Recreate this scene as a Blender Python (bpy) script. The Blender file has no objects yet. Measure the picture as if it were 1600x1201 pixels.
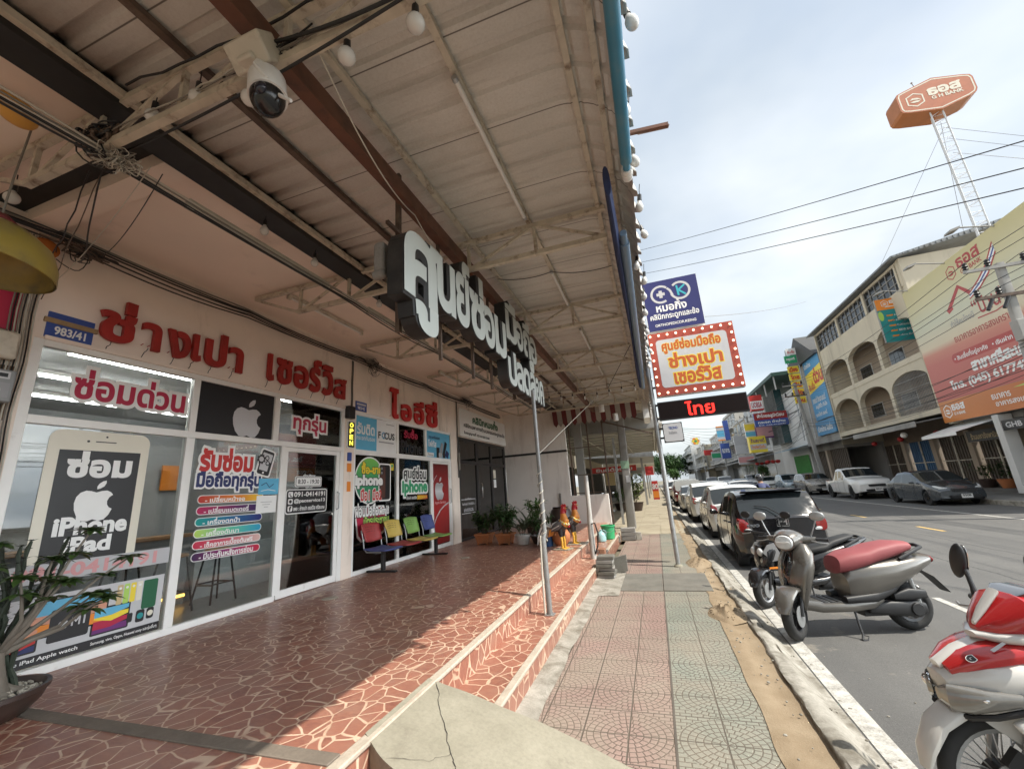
import bpy, math, random
from math import sin, cos, pi, radians, sqrt, atan2, tan
from mathutils import Vector, Matrix, noise

sc = bpy.context.scene
COL = sc.collection
random.seed(11)

# ------------------------------------------------------------------ camera
yaw, pitch, roll = radians(17.737), radians(14.4016), radians(-4.0614)
_f = Vector((-sin(yaw)*cos(pitch), cos(yaw)*cos(pitch), sin(pitch)))
_r = Vector((cos(yaw), sin(yaw), 0)); _u = _r.cross(_f)
_r2 = cos(roll)*_r + sin(roll)*_u
_u2 = -sin(roll)*_r + cos(roll)*_u
cam = bpy.data.cameras.new('camera'); cam.sensor_width = 36.0; cam.lens = 36*645.99/1600
cam.clip_start = 0.05; cam.clip_end = 3000
co = bpy.data.objects.new('camera', cam); COL.objects.link(co)
co.matrix_world = Matrix(((_r2.x, _u2.x, -_f.x, 0), (_r2.y, _u2.y, -_f.y, 0), (_r2.z, _u2.z, -_f.z, 1.7), (0, 0, 0, 1)))
sc.camera = co

# ------------------------------------------------------------------ sky, sun, exposure
SUN = Vector((0.672, -0.20, 1.0)).normalized()
w = bpy.data.worlds.new('World'); sc.world = w; w.use_nodes = True
t = w.node_tree; t.nodes.clear()
wo = t.nodes.new('ShaderNodeOutputWorld'); bg = t.nodes.new('ShaderNodeBackground')
sky = t.nodes.new('ShaderNodeTexSky'); sky.sky_type = 'NISHITA'; sky.sun_disc = False
sky.sun_elevation = math.asin(SUN.z); sky.sun_rotation = atan2(SUN.x, SUN.y)
sky.air_density = 1.3; sky.dust_density = 2.0
tc = t.nodes.new('ShaderNodeTexCoord')
sep = t.nodes.new('ShaderNodeSeparateXYZ'); t.links.new(tc.outputs['Generated'], sep.inputs[0])
def wm(op, a, b=0.0, c=0.0):
    n = t.nodes.new('ShaderNodeMath'); n.operation = op
    for i, v in enumerate((a, b, c)):
        if hasattr(v, 'links'): t.links.new(v, n.inputs[i])
        else: n.inputs[i].default_value = v
    return n.outputs[0]
den = wm('ADD', wm('MAXIMUM', sep.outputs[2], 0.0), 0.22)
cmb = t.nodes.new('ShaderNodeCombineXYZ')
t.links.new(wm('DIVIDE', sep.outputs[0], den), cmb.inputs[0]); t.links.new(wm('DIVIDE', sep.outputs[1], den), cmb.inputs[1])
n1 = t.nodes.new('ShaderNodeTexNoise'); n1.inputs['Scale'].default_value = 0.75; n1.inputs['Detail'].default_value = 7; n1.inputs['Roughness'].default_value = 0.52
n1.inputs['Distortion'].default_value = 0.25
t.links.new(cmb.outputs[0], n1.inputs['Vector'])
n2 = t.nodes.new('ShaderNodeTexNoise'); n2.inputs['Scale'].default_value = 0.9; n2.inputs['Detail'].default_value = 5
mp = t.nodes.new('ShaderNodeMapping'); mp.inputs['Location'].default_value = (3.1, 7.7, 1.0); t.links.new(cmb.outputs[0], mp.inputs['Vector']); t.links.new(mp.outputs[0], n2.inputs['Vector'])
cr = t.nodes.new('ShaderNodeValToRGB'); cr.color_ramp.elements[0].position = 0.30; cr.color_ramp.elements[1].position = 0.62
cr.color_ramp.elements[0].color = (0.45, 0.45, 0.45, 1); cr.color_ramp.elements[1].color = (1, 1, 1, 1)
t.links.new(n1.outputs[0], cr.inputs[0])
c2 = t.nodes.new('ShaderNodeValToRGB'); c2.color_ramp.elements[0].position = 0.35; c2.color_ramp.elements[1].position = 0.66
c2.color_ramp.elements[0].color = (3.7, 4.25, 4.8, 1); c2.color_ramp.elements[1].color = (7.4, 7.6, 7.55, 1)
t.links.new(n2.outputs[0], c2.inputs[0])
fill_glow = wm('ADD', wm('MULTIPLY', wm('MAXIMUM', wm('SUBTRACT', sep.outputs[0], 0.60), 0.0), 11.0), 0.74)     # unseen bright cloud added on the street side to fill the canopy's shade
c3 = t.nodes.new('ShaderNodeVectorMath'); c3.operation = 'SCALE'; t.links.new(c2.outputs[0], c3.inputs[0]); t.links.new(fill_glow, c3.inputs['Scale'])
mx = t.nodes.new('ShaderNodeMix'); mx.data_type = 'RGBA'
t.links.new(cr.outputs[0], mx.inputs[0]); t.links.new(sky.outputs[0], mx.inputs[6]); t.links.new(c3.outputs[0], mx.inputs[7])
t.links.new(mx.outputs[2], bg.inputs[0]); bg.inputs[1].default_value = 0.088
t.links.new(bg.outputs[0], wo.inputs[0])

sl = bpy.data.lights.new('sun', 'SUN'); sl.energy = 2.6; sl.angle = radians(0.6); sl.color = (1.0, 0.94, 0.84)
so = bpy.data.objects.new('sun', sl); COL.objects.link(so); so.location = (20, -10, 40)
so.rotation_euler = SUN.to_track_quat('Z', 'Y').to_euler()
sc.view_settings.view_transform = 'Standard'; sc.view_settings.look = 'None'; sc.view_settings.gamma = 1.0
sc.view_settings.use_curve_mapping = False; sc.view_settings.exposure = 1.34
try:
    sc.cycles.max_bounces = 10; sc.cycles.diffuse_bounces = 6; sc.cycles.transparent_max_bounces = 12
    sc.cycles.caustics_reflective = False; sc.cycles.caustics_refractive = False; sc.cycles.use_denoising = True
except Exception: pass

# ------------------------------------------------------------------ shader helpers
class V:
    """node socket with arithmetic"""
    def __init__(s, sh, k): s.sh, s.k = sh, k
    def _m(s, op, a, b=0.0): return s.sh.math(op, a, b)
    def __add__(s, o): return s._m('ADD', s, o)
    def __radd__(s, o): return s._m('ADD', o, s)
    def __sub__(s, o): return s._m('SUBTRACT', s, o)
    def __rsub__(s, o): return s._m('SUBTRACT', o, s)
    def __mul__(s, o): return s._m('MULTIPLY', s, o)
    def __rmul__(s, o): return s._m('MULTIPLY', o, s)
    def __truediv__(s, o): return s._m('DIVIDE', s, o)
    def __rtruediv__(s, o): return s._m('DIVIDE', o, s)
    def __lt__(s, o): return s._m('LESS_THAN', s, o)
    def __gt__(s, o): return s._m('GREATER_THAN', s, o)

class Sh:
    def __init__(s, name):
        s.m = bpy.data.materials.new(name); s.m.use_nodes = True; s.t = s.m.node_tree; s.t.nodes.clear()
        s.out = s.t.nodes.new('ShaderNodeOutputMaterial'); s._geo = None
    def n(s, typ, ins=None, **at):
        nd = s.t.nodes.new(typ)
        for k, v in at.items(): setattr(nd, k, v)
        for k, v in (ins or {}).items(): s.put(nd.inputs[k], v)
        return nd
    def put(s, sock, v):
        if isinstance(v, V): v = v.k
        if hasattr(v, 'links'): s.t.links.new(v, sock)
        else:
            if isinstance(v, (tuple, list)) and len(v) == 3 and len(sock.default_value) == 4: v = (*v, 1)
            sock.default_value = v
    def o(s, nd, i=0): return V(s, nd.outputs[i])
    def math(s, op, a, b=0.0, c=0.0):
        nd = s.n('ShaderNodeMath', operation=op)
        for i, v in enumerate((a, b, c)): s.put(nd.inputs[i], v)
        return V(s, nd.outputs[0])
    def pos(s):
        if s._geo is None: s._geo = s.n('ShaderNodeNewGeometry')
        return s.o(s._geo, 'Position')
    def obj(s): return s.o(s.n('ShaderNodeTexCoord'), 'Object')
    def xyz(s, v=None):
        nd = s.n('ShaderNodeSeparateXYZ', {0: v or s.pos()}); return s.o(nd, 0), s.o(nd, 1), s.o(nd, 2)
    def vec(s, x, y, z=0.0): return s.o(s.n('ShaderNodeCombineXYZ', {0: x, 1: y, 2: z}))
    def map(s, v, scale=(1, 1, 1), loc=(0, 0, 0), rot=(0, 0, 0)):
        return s.o(s.n('ShaderNodeMapping', {'Vector': v, 'Scale': scale, 'Location': loc, 'Rotation': rot}))
    def noise(s, v, scale=5.0, detail=4.0, rough=0.55, dist=0.0):
        return s.o(s.n('ShaderNodeTexNoise', {'Vector': v, 'Scale': scale, 'Detail': detail, 'Roughness': rough, 'Distortion': dist}))
    def ramp(s, f, stops):
        nd = s.n('ShaderNodeValToRGB', {0: f}); e = nd.color_ramp.elements
        while len(e) < len(stops): e.new(0.5)
        for el, (p, c) in zip(e, stops):
            el.position = p; el.color = (c, c, c, 1) if isinstance(c, (int, float)) else (*c, 1)
        return s.o(nd)
    def mix(s, f, a, b, mode='MIX'):
        nd = s.n('ShaderNodeMix', data_type='RGBA', blend_type=mode)
        s.put(nd.inputs[0], f); s.put(nd.inputs[6], a); s.put(nd.inputs[7], b); return V(s, nd.outputs[2])
    def bump(s, h, strength=0.3, dist=0.01):
        return s.o(s.n('ShaderNodeBump', {'Height': h, 'Strength': strength, 'Distance': dist}))
    def bsdf(s, col, rough=0.6, metal=0.0, normal=None, spec=0.5, emit=None, es=0.0, coat=0.0, alpha=None, trans=None):
        b = s.n('ShaderNodeBsdfPrincipled')
        s.put(b.inputs['Base Color'], col); s.put(b.inputs['Roughness'], rough); s.put(b.inputs['Metallic'], metal)
        s.put(b.inputs['Specular IOR Level'], spec); s.put(b.inputs['Coat Weight'], coat)
        if normal is not None: s.put(b.inputs['Normal'], normal)
        if emit is not None: s.put(b.inputs['Emission Color'], emit); s.put(b.inputs['Emission Strength'], es)
        s.put(s.out.inputs[0], V(s, b.outputs[0])); return s.m

MATS = {}
def paint(name, col, rough=0.55, var=0.12, scale=2.5, metal=0.0, bump=0.0, bscale=40.0, spec=0.5, coat=0.0, dirt=None, dscale=1.3, dth=(0.5, 0.75), streak=False):
    if name in MATS: return MATS[name]
    s = Sh(name); p = s.obj()
    a = tuple(c*(1-var) for c in col); b = tuple(min(1, c*(1+var)) for c in col)
    c = s.mix(s.ramp(s.noise(p, scale, 6.0, 0.6), [(0.3, 0), (0.7, 1)]), a, b)
    if dirt is not None:
        dp = s.map(p, (1, 1, 0.18)) if streak else p
        c = s.mix(s.ramp(s.noise(dp, dscale, 8.0, 0.65), [(dth[0], 0), (dth[1], 1)]), c, dirt)
    r = s.noise(p, scale*3, 3.0)*0.16 + (rough-0.08)
    nrm = s.bump(s.noise(p, bscale, 4.0), bump, 0.004) if bump else None
    MATS[name] = s.bsdf(c, r, metal, nrm, spec, coat=coat); return MATS[name]
def emis(name, col, strength):
    if name in MATS: return MATS[name]
    s = Sh(name); MATS[name] = s.bsdf(col, 0.5, emit=col, es=strength); return MATS[name]
def grad(name, stops, axis=1, lo=0.0, hi=1.0, rough=0.35, diag=0.0):
    """printed vinyl with a printed colour gradient along a world axis"""
    s = Sh(name); x = s.xyz(); v = x[axis]
    if diag: v = v + x[2]*diag
    f = (v-lo)/(hi-lo)
    return s.bsdf(s.ramp(f, stops), rough)

# ------------------------------------------------------------------ mesh builder
def vv(p): return p if isinstance(p, Vector) else Vector(p)
class MB:
    def __init__(s): s.v = []; s.f = []; s.m = []
    def add(s, vs, fs, m=0):
        b = len(s.v); s.v.extend(tuple(p) for p in vs)
        s.f.extend(tuple(i+b for i in f) for f in fs); s.m.extend([m]*len(fs)); return s
    def poly(s, pts, m=0): return s.add(pts, [tuple(range(len(pts)))], m)
    def box(s, x0, x1, y0, y1, z0, z1, m=0):
        if x0 > x1: x0, x1 = x1, x0
        if y0 > y1: y0, y1 = y1, y0
        if z0 > z1: z0, z1 = z1, z0
        v = [(x0,y0,z0),(x1,y0,z0),(x1,y1,z0),(x0,y1,z0),(x0,y0,z1),(x1,y0,z1),(x1,y1,z1),(x0,y1,z1)]
        return s.add(v, [(0,3,2,1),(4,5,6,7),(0,1,5,4),(1,2,6,5),(2,3,7,6),(3,0,4,7)], m)
    def obox(s, c, a, b, d, m=0):
        c, a, b, d = vv(c), vv(a), vv(b), vv(d)
        v = [c-a-b-d, c+a-b-d, c+a+b-d, c-a+b-d, c-a-b+d, c+a-b+d, c+a+b+d, c-a+b+d]
        return s.add(v, [(0,3,2,1),(4,5,6,7),(0,1,5,4),(1,2,6,5),(2,3,7,6),(3,0,4,7)], m)
    def bar(s, p0, p1, w, h=None, up=(0,0,1), m=0):
        """rectangular bar between two points"""
        p0, p1 = vv(p0), vv(p1); h = h or w; d = p1-p0; L = d.length
        if L < 1e-6: return s
        d /= L; u = vv(up)
        if abs(d.dot(u)) > 0.95: u = Vector((1, 0, 0))
        r = d.cross(u).normalized(); u = r.cross(d)
        return s.obox((p0+p1)/2, d*L/2, r*w/2, u*h/2, m)
    def ring(s, c, d, r, n, up=None):
        d = vv(d).normalized(); u = Vector((0,0,1)) if abs(d.z) < 0.9 else Vector((1,0,0))
        a = d.cross(u).normalized(); b = d.cross(a)
        return [vv(c)+a*cos(2*pi*i/n)*r+b*sin(2*pi*i/n)*r for i in range(n)]
    def skin(s, rings, m=0, caps=True, closed=True):
        n = len(rings[0]); vs = [p for r in rings for p in r]; fs = []
        for k in range(len(rings)-1):
            for i in range(n if closed else n-1):
                j = (i+1) % n; fs.append((k*n+i, k*n+j, (k+1)*n+j, (k+1)*n+i))
        if caps: fs.append(tuple(range(n-1, -1, -1))); fs.append(tuple((len(rings)-1)*n+i for i in range(n)))
        return s.add(vs, fs, m)
    def cyl(s, p0, p1, r0, r1=None, n=16, m=0, caps=True):
        p0, p1 = vv(p0), vv(p1); r1 = r0 if r1 is None else r1
        return s.skin([s.ring(p0, p1-p0, r0, n), s.ring(p1, p1-p0, r1, n)], m, caps)
    def tube(s, pts, r, n=6, m=0, caps=True):
        pts = [vv(p) for p in pts]; rs = []; N = len(pts)
        d0 = (pts[1]-pts[0]).normalized(); u = Vector((0,0,1)) if abs(d0.z) < 0.9 else Vector((1,0,0))
        a = d0.cross(u).normalized()
        for k in range(N):
            d = (pts[min(k+1, N-1)]-pts[max(k-1, 0)]).normalized()
            a = (a-d*a.dot(d)).normalized(); b = d.cross(a)
            rr = r[k] if isinstance(r, (list, tuple)) else r
            rs.append([pts[k]+a*cos(2*pi*i/n)*rr+b*sin(2*pi*i/n)*rr for i in range(n)])
        return s.skin(rs, m, caps)
    def lathe(s, prof, c=(0,0,0), axis=(0,0,1), n=24, m=0, caps=True):
        c, ax = vv(c), vv(axis).normalized()
        return s.skin([s.ring(c+ax*z, ax, max(r, 1e-4), n) for r, z in prof], m, caps)
    def ell(s, c, rx, ry, rz, nu=16, nv=10, m=0, rot=None):
        c = vv(c); rs = []
        for k in range(nv+1):
            th = pi*k/nv; r = max(sin(th), 1e-3)
            ring = [Vector((rx*r*cos(2*pi*i/nu), ry*r*sin(2*pi*i/nu), -rz*cos(th))) for i in range(nu)]
            rs.append([c+((rot @ p) if rot else p) for p in ring])
        return s.skin(rs, m, True)
    def prism(s, pts, O, U, Vv, N, d, m=0):
        """closed 2D outline extruded along N from O by d (front face at O+N*d)"""
        O, U, Vv, N = vv(O), vv(U), vv(Vv), vv(N); n = len(pts)
        b = [O+U*p[0]+Vv*p[1] for p in pts]; f = [p+N*d for p in b]
        fs = [tuple(range(n-1, -1, -1)), tuple(range(n, 2*n))]+[(i, (i+1) % n, n+(i+1) % n, n+i) for i in range(n)]
        return s.add(b+f, fs, m)
    def loft(s, st, n=20, m=0, caps=True):
        """stations: (center, A, B, e) superellipse half-axes vectors A, B, exponent e"""
        rs = []
        for c, A, B, e in st:
            c, A, B = vv(c), vv(A), vv(B); ring = []
            for i in range(n):
                a = 2*pi*i/n; ca, sa = cos(a), sin(a)
                ring.append(c+A*(abs(ca)**(2/e)*(1 if ca >= 0 else -1))+B*(abs(sa)**(2/e)*(1 if sa >= 0 else -1)))
            rs.append(ring)
        return s.skin(rs, m, caps)
    def grid(s, nx, ny, fn, m=0):
        vs = [fn(i/nx, j/ny) for j in range(ny+1) for i in range(nx+1)]
        fs = [(j*(nx+1)+i, j*(nx+1)+i+1, (j+1)*(nx+1)+i+1, (j+1)*(nx+1)+i) for j in range(ny) for i in range(nx)]
        return s.add(vs, fs, m)
    def xf(s, M):
        s.v = [tuple(M @ Vector(p)) for p in s.v]; return s

OFF = {}
def obj(name, mb, mats, parent=None, smooth=True, ang=35, bevel=0.0, local=False):
    """links one mesh object; world-space vertices unless local"""
    me = bpy.data.meshes.new(name)
    me.from_pydata([tuple(p) for p in mb.v], [], mb.f)
    if not isinstance(mats, (list, tuple)): mats = [mats]
    for m in mats: me.materials.append(m)
    me.polygons.foreach_set('material_index', mb.m)
    if smooth:
        me.polygons.foreach_set('use_smooth', [True]*len(me.polygons))
        me.set_sharp_from_angle(angle=radians(ang))
    o = bpy.data.objects.new(name, me); COL.objects.link(o)
    if parent is not None:
        o.parent = parent
        off = OFF.get(parent.name); OFF[o.name] = off
        if off is not None and not local: me.transform(Matrix.Translation(-off))
    if bevel:
        md = o.modifiers.new('bevel', 'BEVEL'); md.width = bevel; md.segments = 2; md.limit_method = 'ANGLE'; md.angle_limit = radians(40)
    me.update(); return o
def tag(o, label=None, cat=None, group=None, kind=None):
    if label: o['label'] = label
    if cat: o['category'] = cat
    if group: o['group'] = group
    if kind: o['kind'] = kind
    return o
def thing(name, label, cat, loc=(0,0,0), rz=0.0, group=None):
    o = bpy.data.objects.new(name, None); COL.objects.link(o); o.empty_display_size = 0.2
    o.location = loc; o.rotation_euler = (0, 0, rz); tag(o, label, cat, group)
    OFF[o.name] = Vector(loc) if rz == 0.0 else Vector((0,0,0)); return o
def one(name, label, cat, mb, mats, group=None, **k):
    """a thing that is one mesh, origin kept at its base centre"""
    xs = [p[0] for p in mb.v]; ys = [p[1] for p in mb.v]; zs = [p[2] for p in mb.v]
    c = Vector(((min(xs)+max(xs))/2, (min(ys)+max(ys))/2, min(zs)))
    mb.xf(Matrix.Translation(-c)); o = obj(name, mb, mats, **k); o.location = c
    return tag(o, label, cat, group)
def struct(name, mb, mats, **k): return tag(obj(name, mb, mats, **k), kind='structure')
KIDS = {}
def dup(root, loc=None, rz=None, label=None, group=None):
    def rec(o, par):
        c = o.copy(); COL.objects.link(c)
        if par is not None: c.parent = par
        OFF[c.name] = OFF.get(o.name)
        for ch in list(o.children): rec(ch, c)
        return c
    r = rec(root, None)
    if loc is not None: r.location = loc
    if rz is not None: r.rotation_euler = (0, 0, rz)
    if label: r['label'] = label
    if group: r['group'] = group
    return r

# ------------------------------------------------------------------ lettering
_TC = {}
TS = bpy.data.scenes.new('lettering'); TL = TS.view_layers[0]          # small scratch scene, removed at the end
def tdg():
    with bpy.context.temp_override(scene=TS, view_layer=TL): dg = bpy.context.evaluated_depsgraph_get()
    dg.update(); return dg
def tmesh(o):
    TS.collection.objects.link(o); dg = tdg(); return bpy.data.meshes.new_from_object(o.evaluated_get(dg))
def isl(vs, fs):
    """tags each vertex with the number of its loose piece, so overlapping strokes can be laid apart"""
    pa = list(range(len(vs)))
    def fd(i):
        while pa[i] != i: pa[i] = pa[pa[i]]; i = pa[i]
        return i
    for f in fs:
        r = fd(f[0])
        for i in f[1:]: pa[fd(i)] = r
    ids = {}
    return [(*p, ids.setdefault(fd(i), len(ids)) % 6) for i, p in enumerate(vs)]
TONES = '\u0e48\u0e49\u0e4a\u0e4b\u0e4c'
UPV = '\u0e31\u0e34\u0e35\u0e36\u0e37'
def _raw(s, b, res, want_adv=False):
    c = bpy.data.curves.new('t', 'FONT'); c.body = s; c.size = 1.0; c.resolution_u = res
    if b: c.bevel_depth = b; c.bevel_resolution = 0
    o = bpy.data.objects.new('t', c)
    if any(ord(ch) > 3584 for ch in s) and not want_adv: return strokes(o, b, res)
    me = tmesh(o)
    vs = [tuple(p.co) for p in me.vertices]; fs = [tuple(p.vertices) for p in me.polygons]; vs = isl(vs, fs)
    bpy.data.objects.remove(o); bpy.data.curves.remove(c); bpy.data.meshes.remove(me)
    return vs, fs
def inside(p, poly):
    r = False; n = len(poly)
    for i in range(n):
        a, b = poly[i], poly[i-1]
        if (a[1] > p[1]) != (b[1] > p[1]) and p[0] < (b[0]-a[0])*(p[1]-a[1])/(b[1]-a[1])+a[0]: r = not r
    return r
def strokes(o, b, res, ext=0.0):
    """fills every outer contour on its own, so overlapping strokes of a glyph stay solid"""
    TS.collection.objects.link(o); dg = tdg(); cv = o.evaluated_get(dg).to_curve(dg)
    sp = []
    for q in cv.splines:
        P = []
        pts = q.bezier_points
        for i, k in enumerate(pts):
            n_ = pts[(i+1) % len(pts)]
            for f in (0, 0.34, 0.67):
                g = 1-f; v = k.co*g**3+k.handle_right*3*g*g*f+n_.handle_left*3*g*f*f+n_.co*f**3; P.append((v.x, v.y))
        A = sum(P[i-1][0]*P[i][1]-P[i][0]*P[i-1][1] for i in range(len(P)))
        sp.append((A, P, [(k.co.copy(), k.handle_left.copy(), k.handle_right.copy()) for k in pts]))
    old = o.data; bpy.data.objects.remove(o); bpy.data.curves.remove(old)
    if not sp: return [], []
    hole = lambda q: any(u is not q and u[0]*q[0] < 0 and abs(u[0]) > abs(q[0]) and inside(q[1][0], u[1]) for u in sp)
    holes = [q for q in sp if hole(q)]; outs = [q for q in sp if not hole(q)]; vs, fs = [], []
    for i, q in enumerate(outs):
        c = bpy.data.curves.new('t', 'CURVE'); c.dimensions = '2D'; c.fill_mode = 'BOTH'; c.resolution_u = res; c.extrude = ext
        if b: c.bevel_depth = b; c.bevel_resolution = 0
        mine = [h for h in holes if h[0]*q[0] < 0 and inside(h[1][0], q[1]) and not any(u[0]*h[0] < 0 and abs(u[0]) < abs(q[0]) and inside(h[1][0], u[1]) for u in outs)]
        for _, _, pts in [q]+mine:
            z = c.splines.new('BEZIER'); z.bezier_points.add(len(pts)-1); z.use_cyclic_u = True
            for k, (co_, hl, hr) in zip(z.bezier_points, pts): k.handle_left_type = k.handle_right_type = 'FREE'; k.co = co_; k.handle_left = hl; k.handle_right = hr
        oc = bpy.data.objects.new('t', c); me = tmesh(oc); n = len(vs)
        vs += [(*p.co, i % 6) for p in me.vertices]; fs += [tuple(j+n for j in p.vertices) for p in me.polygons]
        bpy.data.objects.remove(oc); bpy.data.curves.remove(c); bpy.data.meshes.remove(me)
    return vs, fs
def _mx(s):
    v, f = _raw(s, 0, 2, True); return max(p[0] for p in v)
def text_geo(s, b=0.0, res=4):
    k = (s, b, res)
    if k in _TC: return _TC[k]
    main = ''; marks = []
    for ch in s:
        if ch in TONES and main and main[-1] in UPV: marks.append((len(main), ch))
        else: main += ch
    vs, fs = _raw(main, b, res); vs = list(vs); fs = list(fs)
    for i, ch in marks:
        adv = _mx(main[:i]+'|')-_mx('|')
        v2, f2 = _raw(ch, b, res); n = len(vs)
        vs += [(p[0]+adv, p[1]+0.20, p[2], p[3]) for p in v2]; fs += [tuple(j+n for j in f) for f in f2]
    _TC[k] = (vs, fs); return _TC[k]
def text(mb, s, fr, box, n=0.003, b=0.0, m=0, res=4, fit=True, thick=0.0015):
    """letters fitted into box (u0,u1,v0,v1) of frame fr=(O,U,V,N)"""
    vs, fs = text_geo(s, b, res); O, U, Vv, N = fr
    bs, _ = text_geo(s, 0.0, res)
    x0 = min(p[0] for p in bs); x1 = max(p[0] for p in bs); y0 = min(p[1] for p in bs); y1 = max(p[1] for p in bs)
    u0, u1, v0, v1 = box; sx = (u1-u0)/(x1-x0); sy = (v1-v0)/(y1-y0)
    if not fit: sx = sy = min(sx, sy)
    zb = max(abs(p[2]) for p in vs) or 1.0
    mb.add([O+U*(u0+(p[0]-x0)*sx)+Vv*(v0+(p[1]-y0)*sy)+N*(n+p[2]/zb*thick+p[3]*1e-4) for p in vs], fs, m); return mb
def text_solid(mb, s, fr, box, depth, n0=0.0, b=0.03, mf=0, ms=1, res=5, grow=0.0):
    """box letters: faces and side walls (extruded outline)"""
    c = bpy.data.curves.new('t', 'FONT'); c.body = s; c.size = 1.0; c.resolution_u = res; c.extrude = 0.5
    if b: c.bevel_depth = b; c.bevel_resolution = 0
    c.extrude = 0.0; c.bevel_depth = 0.0
    T_, fs = strokes(bpy.data.objects.new('t', c), b, res, 0.5); vs = [Vector(p[:3]) for p in T_]
    nz = [(vs[f[1]]-vs[f[0]]).cross(vs[f[2]]-vs[f[0]]).normalized().z for f in fs]
    O, U, Vv, N = fr
    x0 = min(p.x for p in vs); x1 = max(p.x for p in vs); y0 = min(p.y for p in vs); y1 = max(p.y for p in vs); zm = max(abs(p.z) for p in vs)
    u0, u1, v0, v1 = box; sx = (u1-u0)/(x1-x0); sy = (v1-v0)/(y1-y0)
    P = [O+U*(u0+(p.x-x0)*sx)+Vv*(v0+(p.y-y0)*sy)+N*(n0+(p.z/zm*0.5+0.5)*depth+q[3]*2e-4) for p, q in zip(vs, T_)]
    A = [f for f, z in zip(fs, nz) if abs(z) > 0.9]; B = [f for f, z in zip(fs, nz) if abs(z) <= 0.9]
    base = len(mb.v); mb.add(P, A, mf)
    mb.f.extend(tuple(i+base for i in f) for f in B); mb.m.extend([ms]*len(B)); return mb
def rrect(mb, fr, u0, u1, v0, v1, r, n=0.001, d=0.001, m=0, k=5):
    O, U, Vv, N = fr; r = min(r, (u1-u0)/2-1e-4, (v1-v0)/2-1e-4); pts = []
    for cx, cy, a0 in ((u1-r, v0+r, -90), (u1-r, v1-r, 0), (u0+r, v1-r, 90), (u0+r, v0+r, 180)):
        for i in range(k+1):
            a = radians(a0+90*i/k); pts.append((cx+r*cos(a), cy+r*sin(a)))
    return mb.prism(pts, O+N*n, U, Vv, N, d, m)
def disc(mb, fr, u, v, ru, rv=None, n=0.001, d=0.001, m=0, k=32):
    O, U, Vv, N = fr; rv = rv or ru
    return mb.prism([(u+ru*cos(2*pi*i/k), v+rv*sin(2*pi*i/k)) for i in range(k)], O+N*n, U, Vv, N, d, m)
def band(mb, fr, pts, wd, n=0.002, d=0.001, m=0, closed=False):
    """flat stroke following 2D points"""
    O, U, Vv, N = fr; P = [Vector((p[0], p[1])) for p in pts]; L = []; R = []; k = len(P)
    for i in range(k):
        a = P[(i-1) % k] if (closed or i > 0) else P[i]; c = P[(i+1) % k] if (closed or i < k-1) else P[i]
        t_ = (c-a).normalized(); nn = Vector((-t_.y, t_.x))*wd/2; L.append(P[i]+nn); R.append(P[i]-nn)
    for i in range(k if closed else k-1):
        j = (i+1) % k
        mb.prism([tuple(R[i]), tuple(R[j]), tuple(L[j]), tuple(L[i])], O+N*n, U, Vv, N, d, m)
    return mb
def apple(mb, fr, cx, cy, h, n=0.002, m=0, d=0.001):
    """bitten fruit mark with a leaf"""
    half = [(0, -0.44), (-0.10, -0.48), (-0.22, -0.47), (-0.33, -0.36), (-0.40, -0.20), (-0.425, -0.03), (-0.40, 0.12), (-0.33, 0.22), (-0.22, 0.27), (-0.11, 0.255), (0, 0.22)]
    right = [(0.11, 0.255), (0.22, 0.265), (0.31, 0.22), (0.365, 0.155), (0.29, 0.09), (0.255, 0.0), (0.265, -0.09), (0.31, -0.16), (0.385, -0.205), (0.33, -0.35), (0.24, -0.46), (0.12, -0.485), (0.06, -0.46)]
    pts = [(cx+x*h*0.98, cy+y*h-0.02*h) for x, y in [(0, -0.44)]+[(0.06, -0.46), (0.12, -0.485), (0.24, -0.46), (0.33, -0.35), (0.385, -0.205), (0.31, -0.16), (0.265, -0.09), (0.255, 0.0), (0.29, 0.09), (0.365, 0.155), (0.31, 0.22), (0.22, 0.265), (0.11, 0.255)]+half[::-1][:-1]]
    O, U, Vv, N = fr; mb.prism(pts, O+N*n, U, Vv, N, d, m)
    leaf = [(0.0, 0.30), (0.06, 0.315), (0.14, 0.37), (0.175, 0.45), (0.17, 0.52), (0.10, 0.50), (0.03, 0.44), (-0.005, 0.37)]
    mb.prism([(cx+x*h, cy+y*h-0.02*h) for x, y in leaf], O+N*n, U, Vv, N, d, m); return mb
def wire(p0, p1, sag=0.1, n=12, wob=0.0):
    p0, p1 = vv(p0), vv(p1); out = []
    for i in range(n+1):
        f = i/n; p = p0.lerp(p1, f); p.z -= sag*4*f*(1-f)
        if wob and 0 < i < n: p += Vector((random.uniform(-1,1), random.uniform(-1,1), random.uniform(-1,1)))*wob
        out.append(p)
    return out
UX, UY, UZ = Vector((1,0,0)), Vector((0,1,0)), Vector((0,0,1))
def frx(X, N=1): return (Vector((X,0,0)), UY*N, UZ, UX*N)          # wall at X; u runs along +-Y
def fry(Y, x0=0): return (Vector((x0, Y, 0)), UX, UZ, -UY)            # board at Y facing the camera side
ORD = ['nearest', 'second', 'third', 'fourth', 'fifth', 'sixth', 'seventh', 'eighth', 'ninth', 'tenth']

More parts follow.
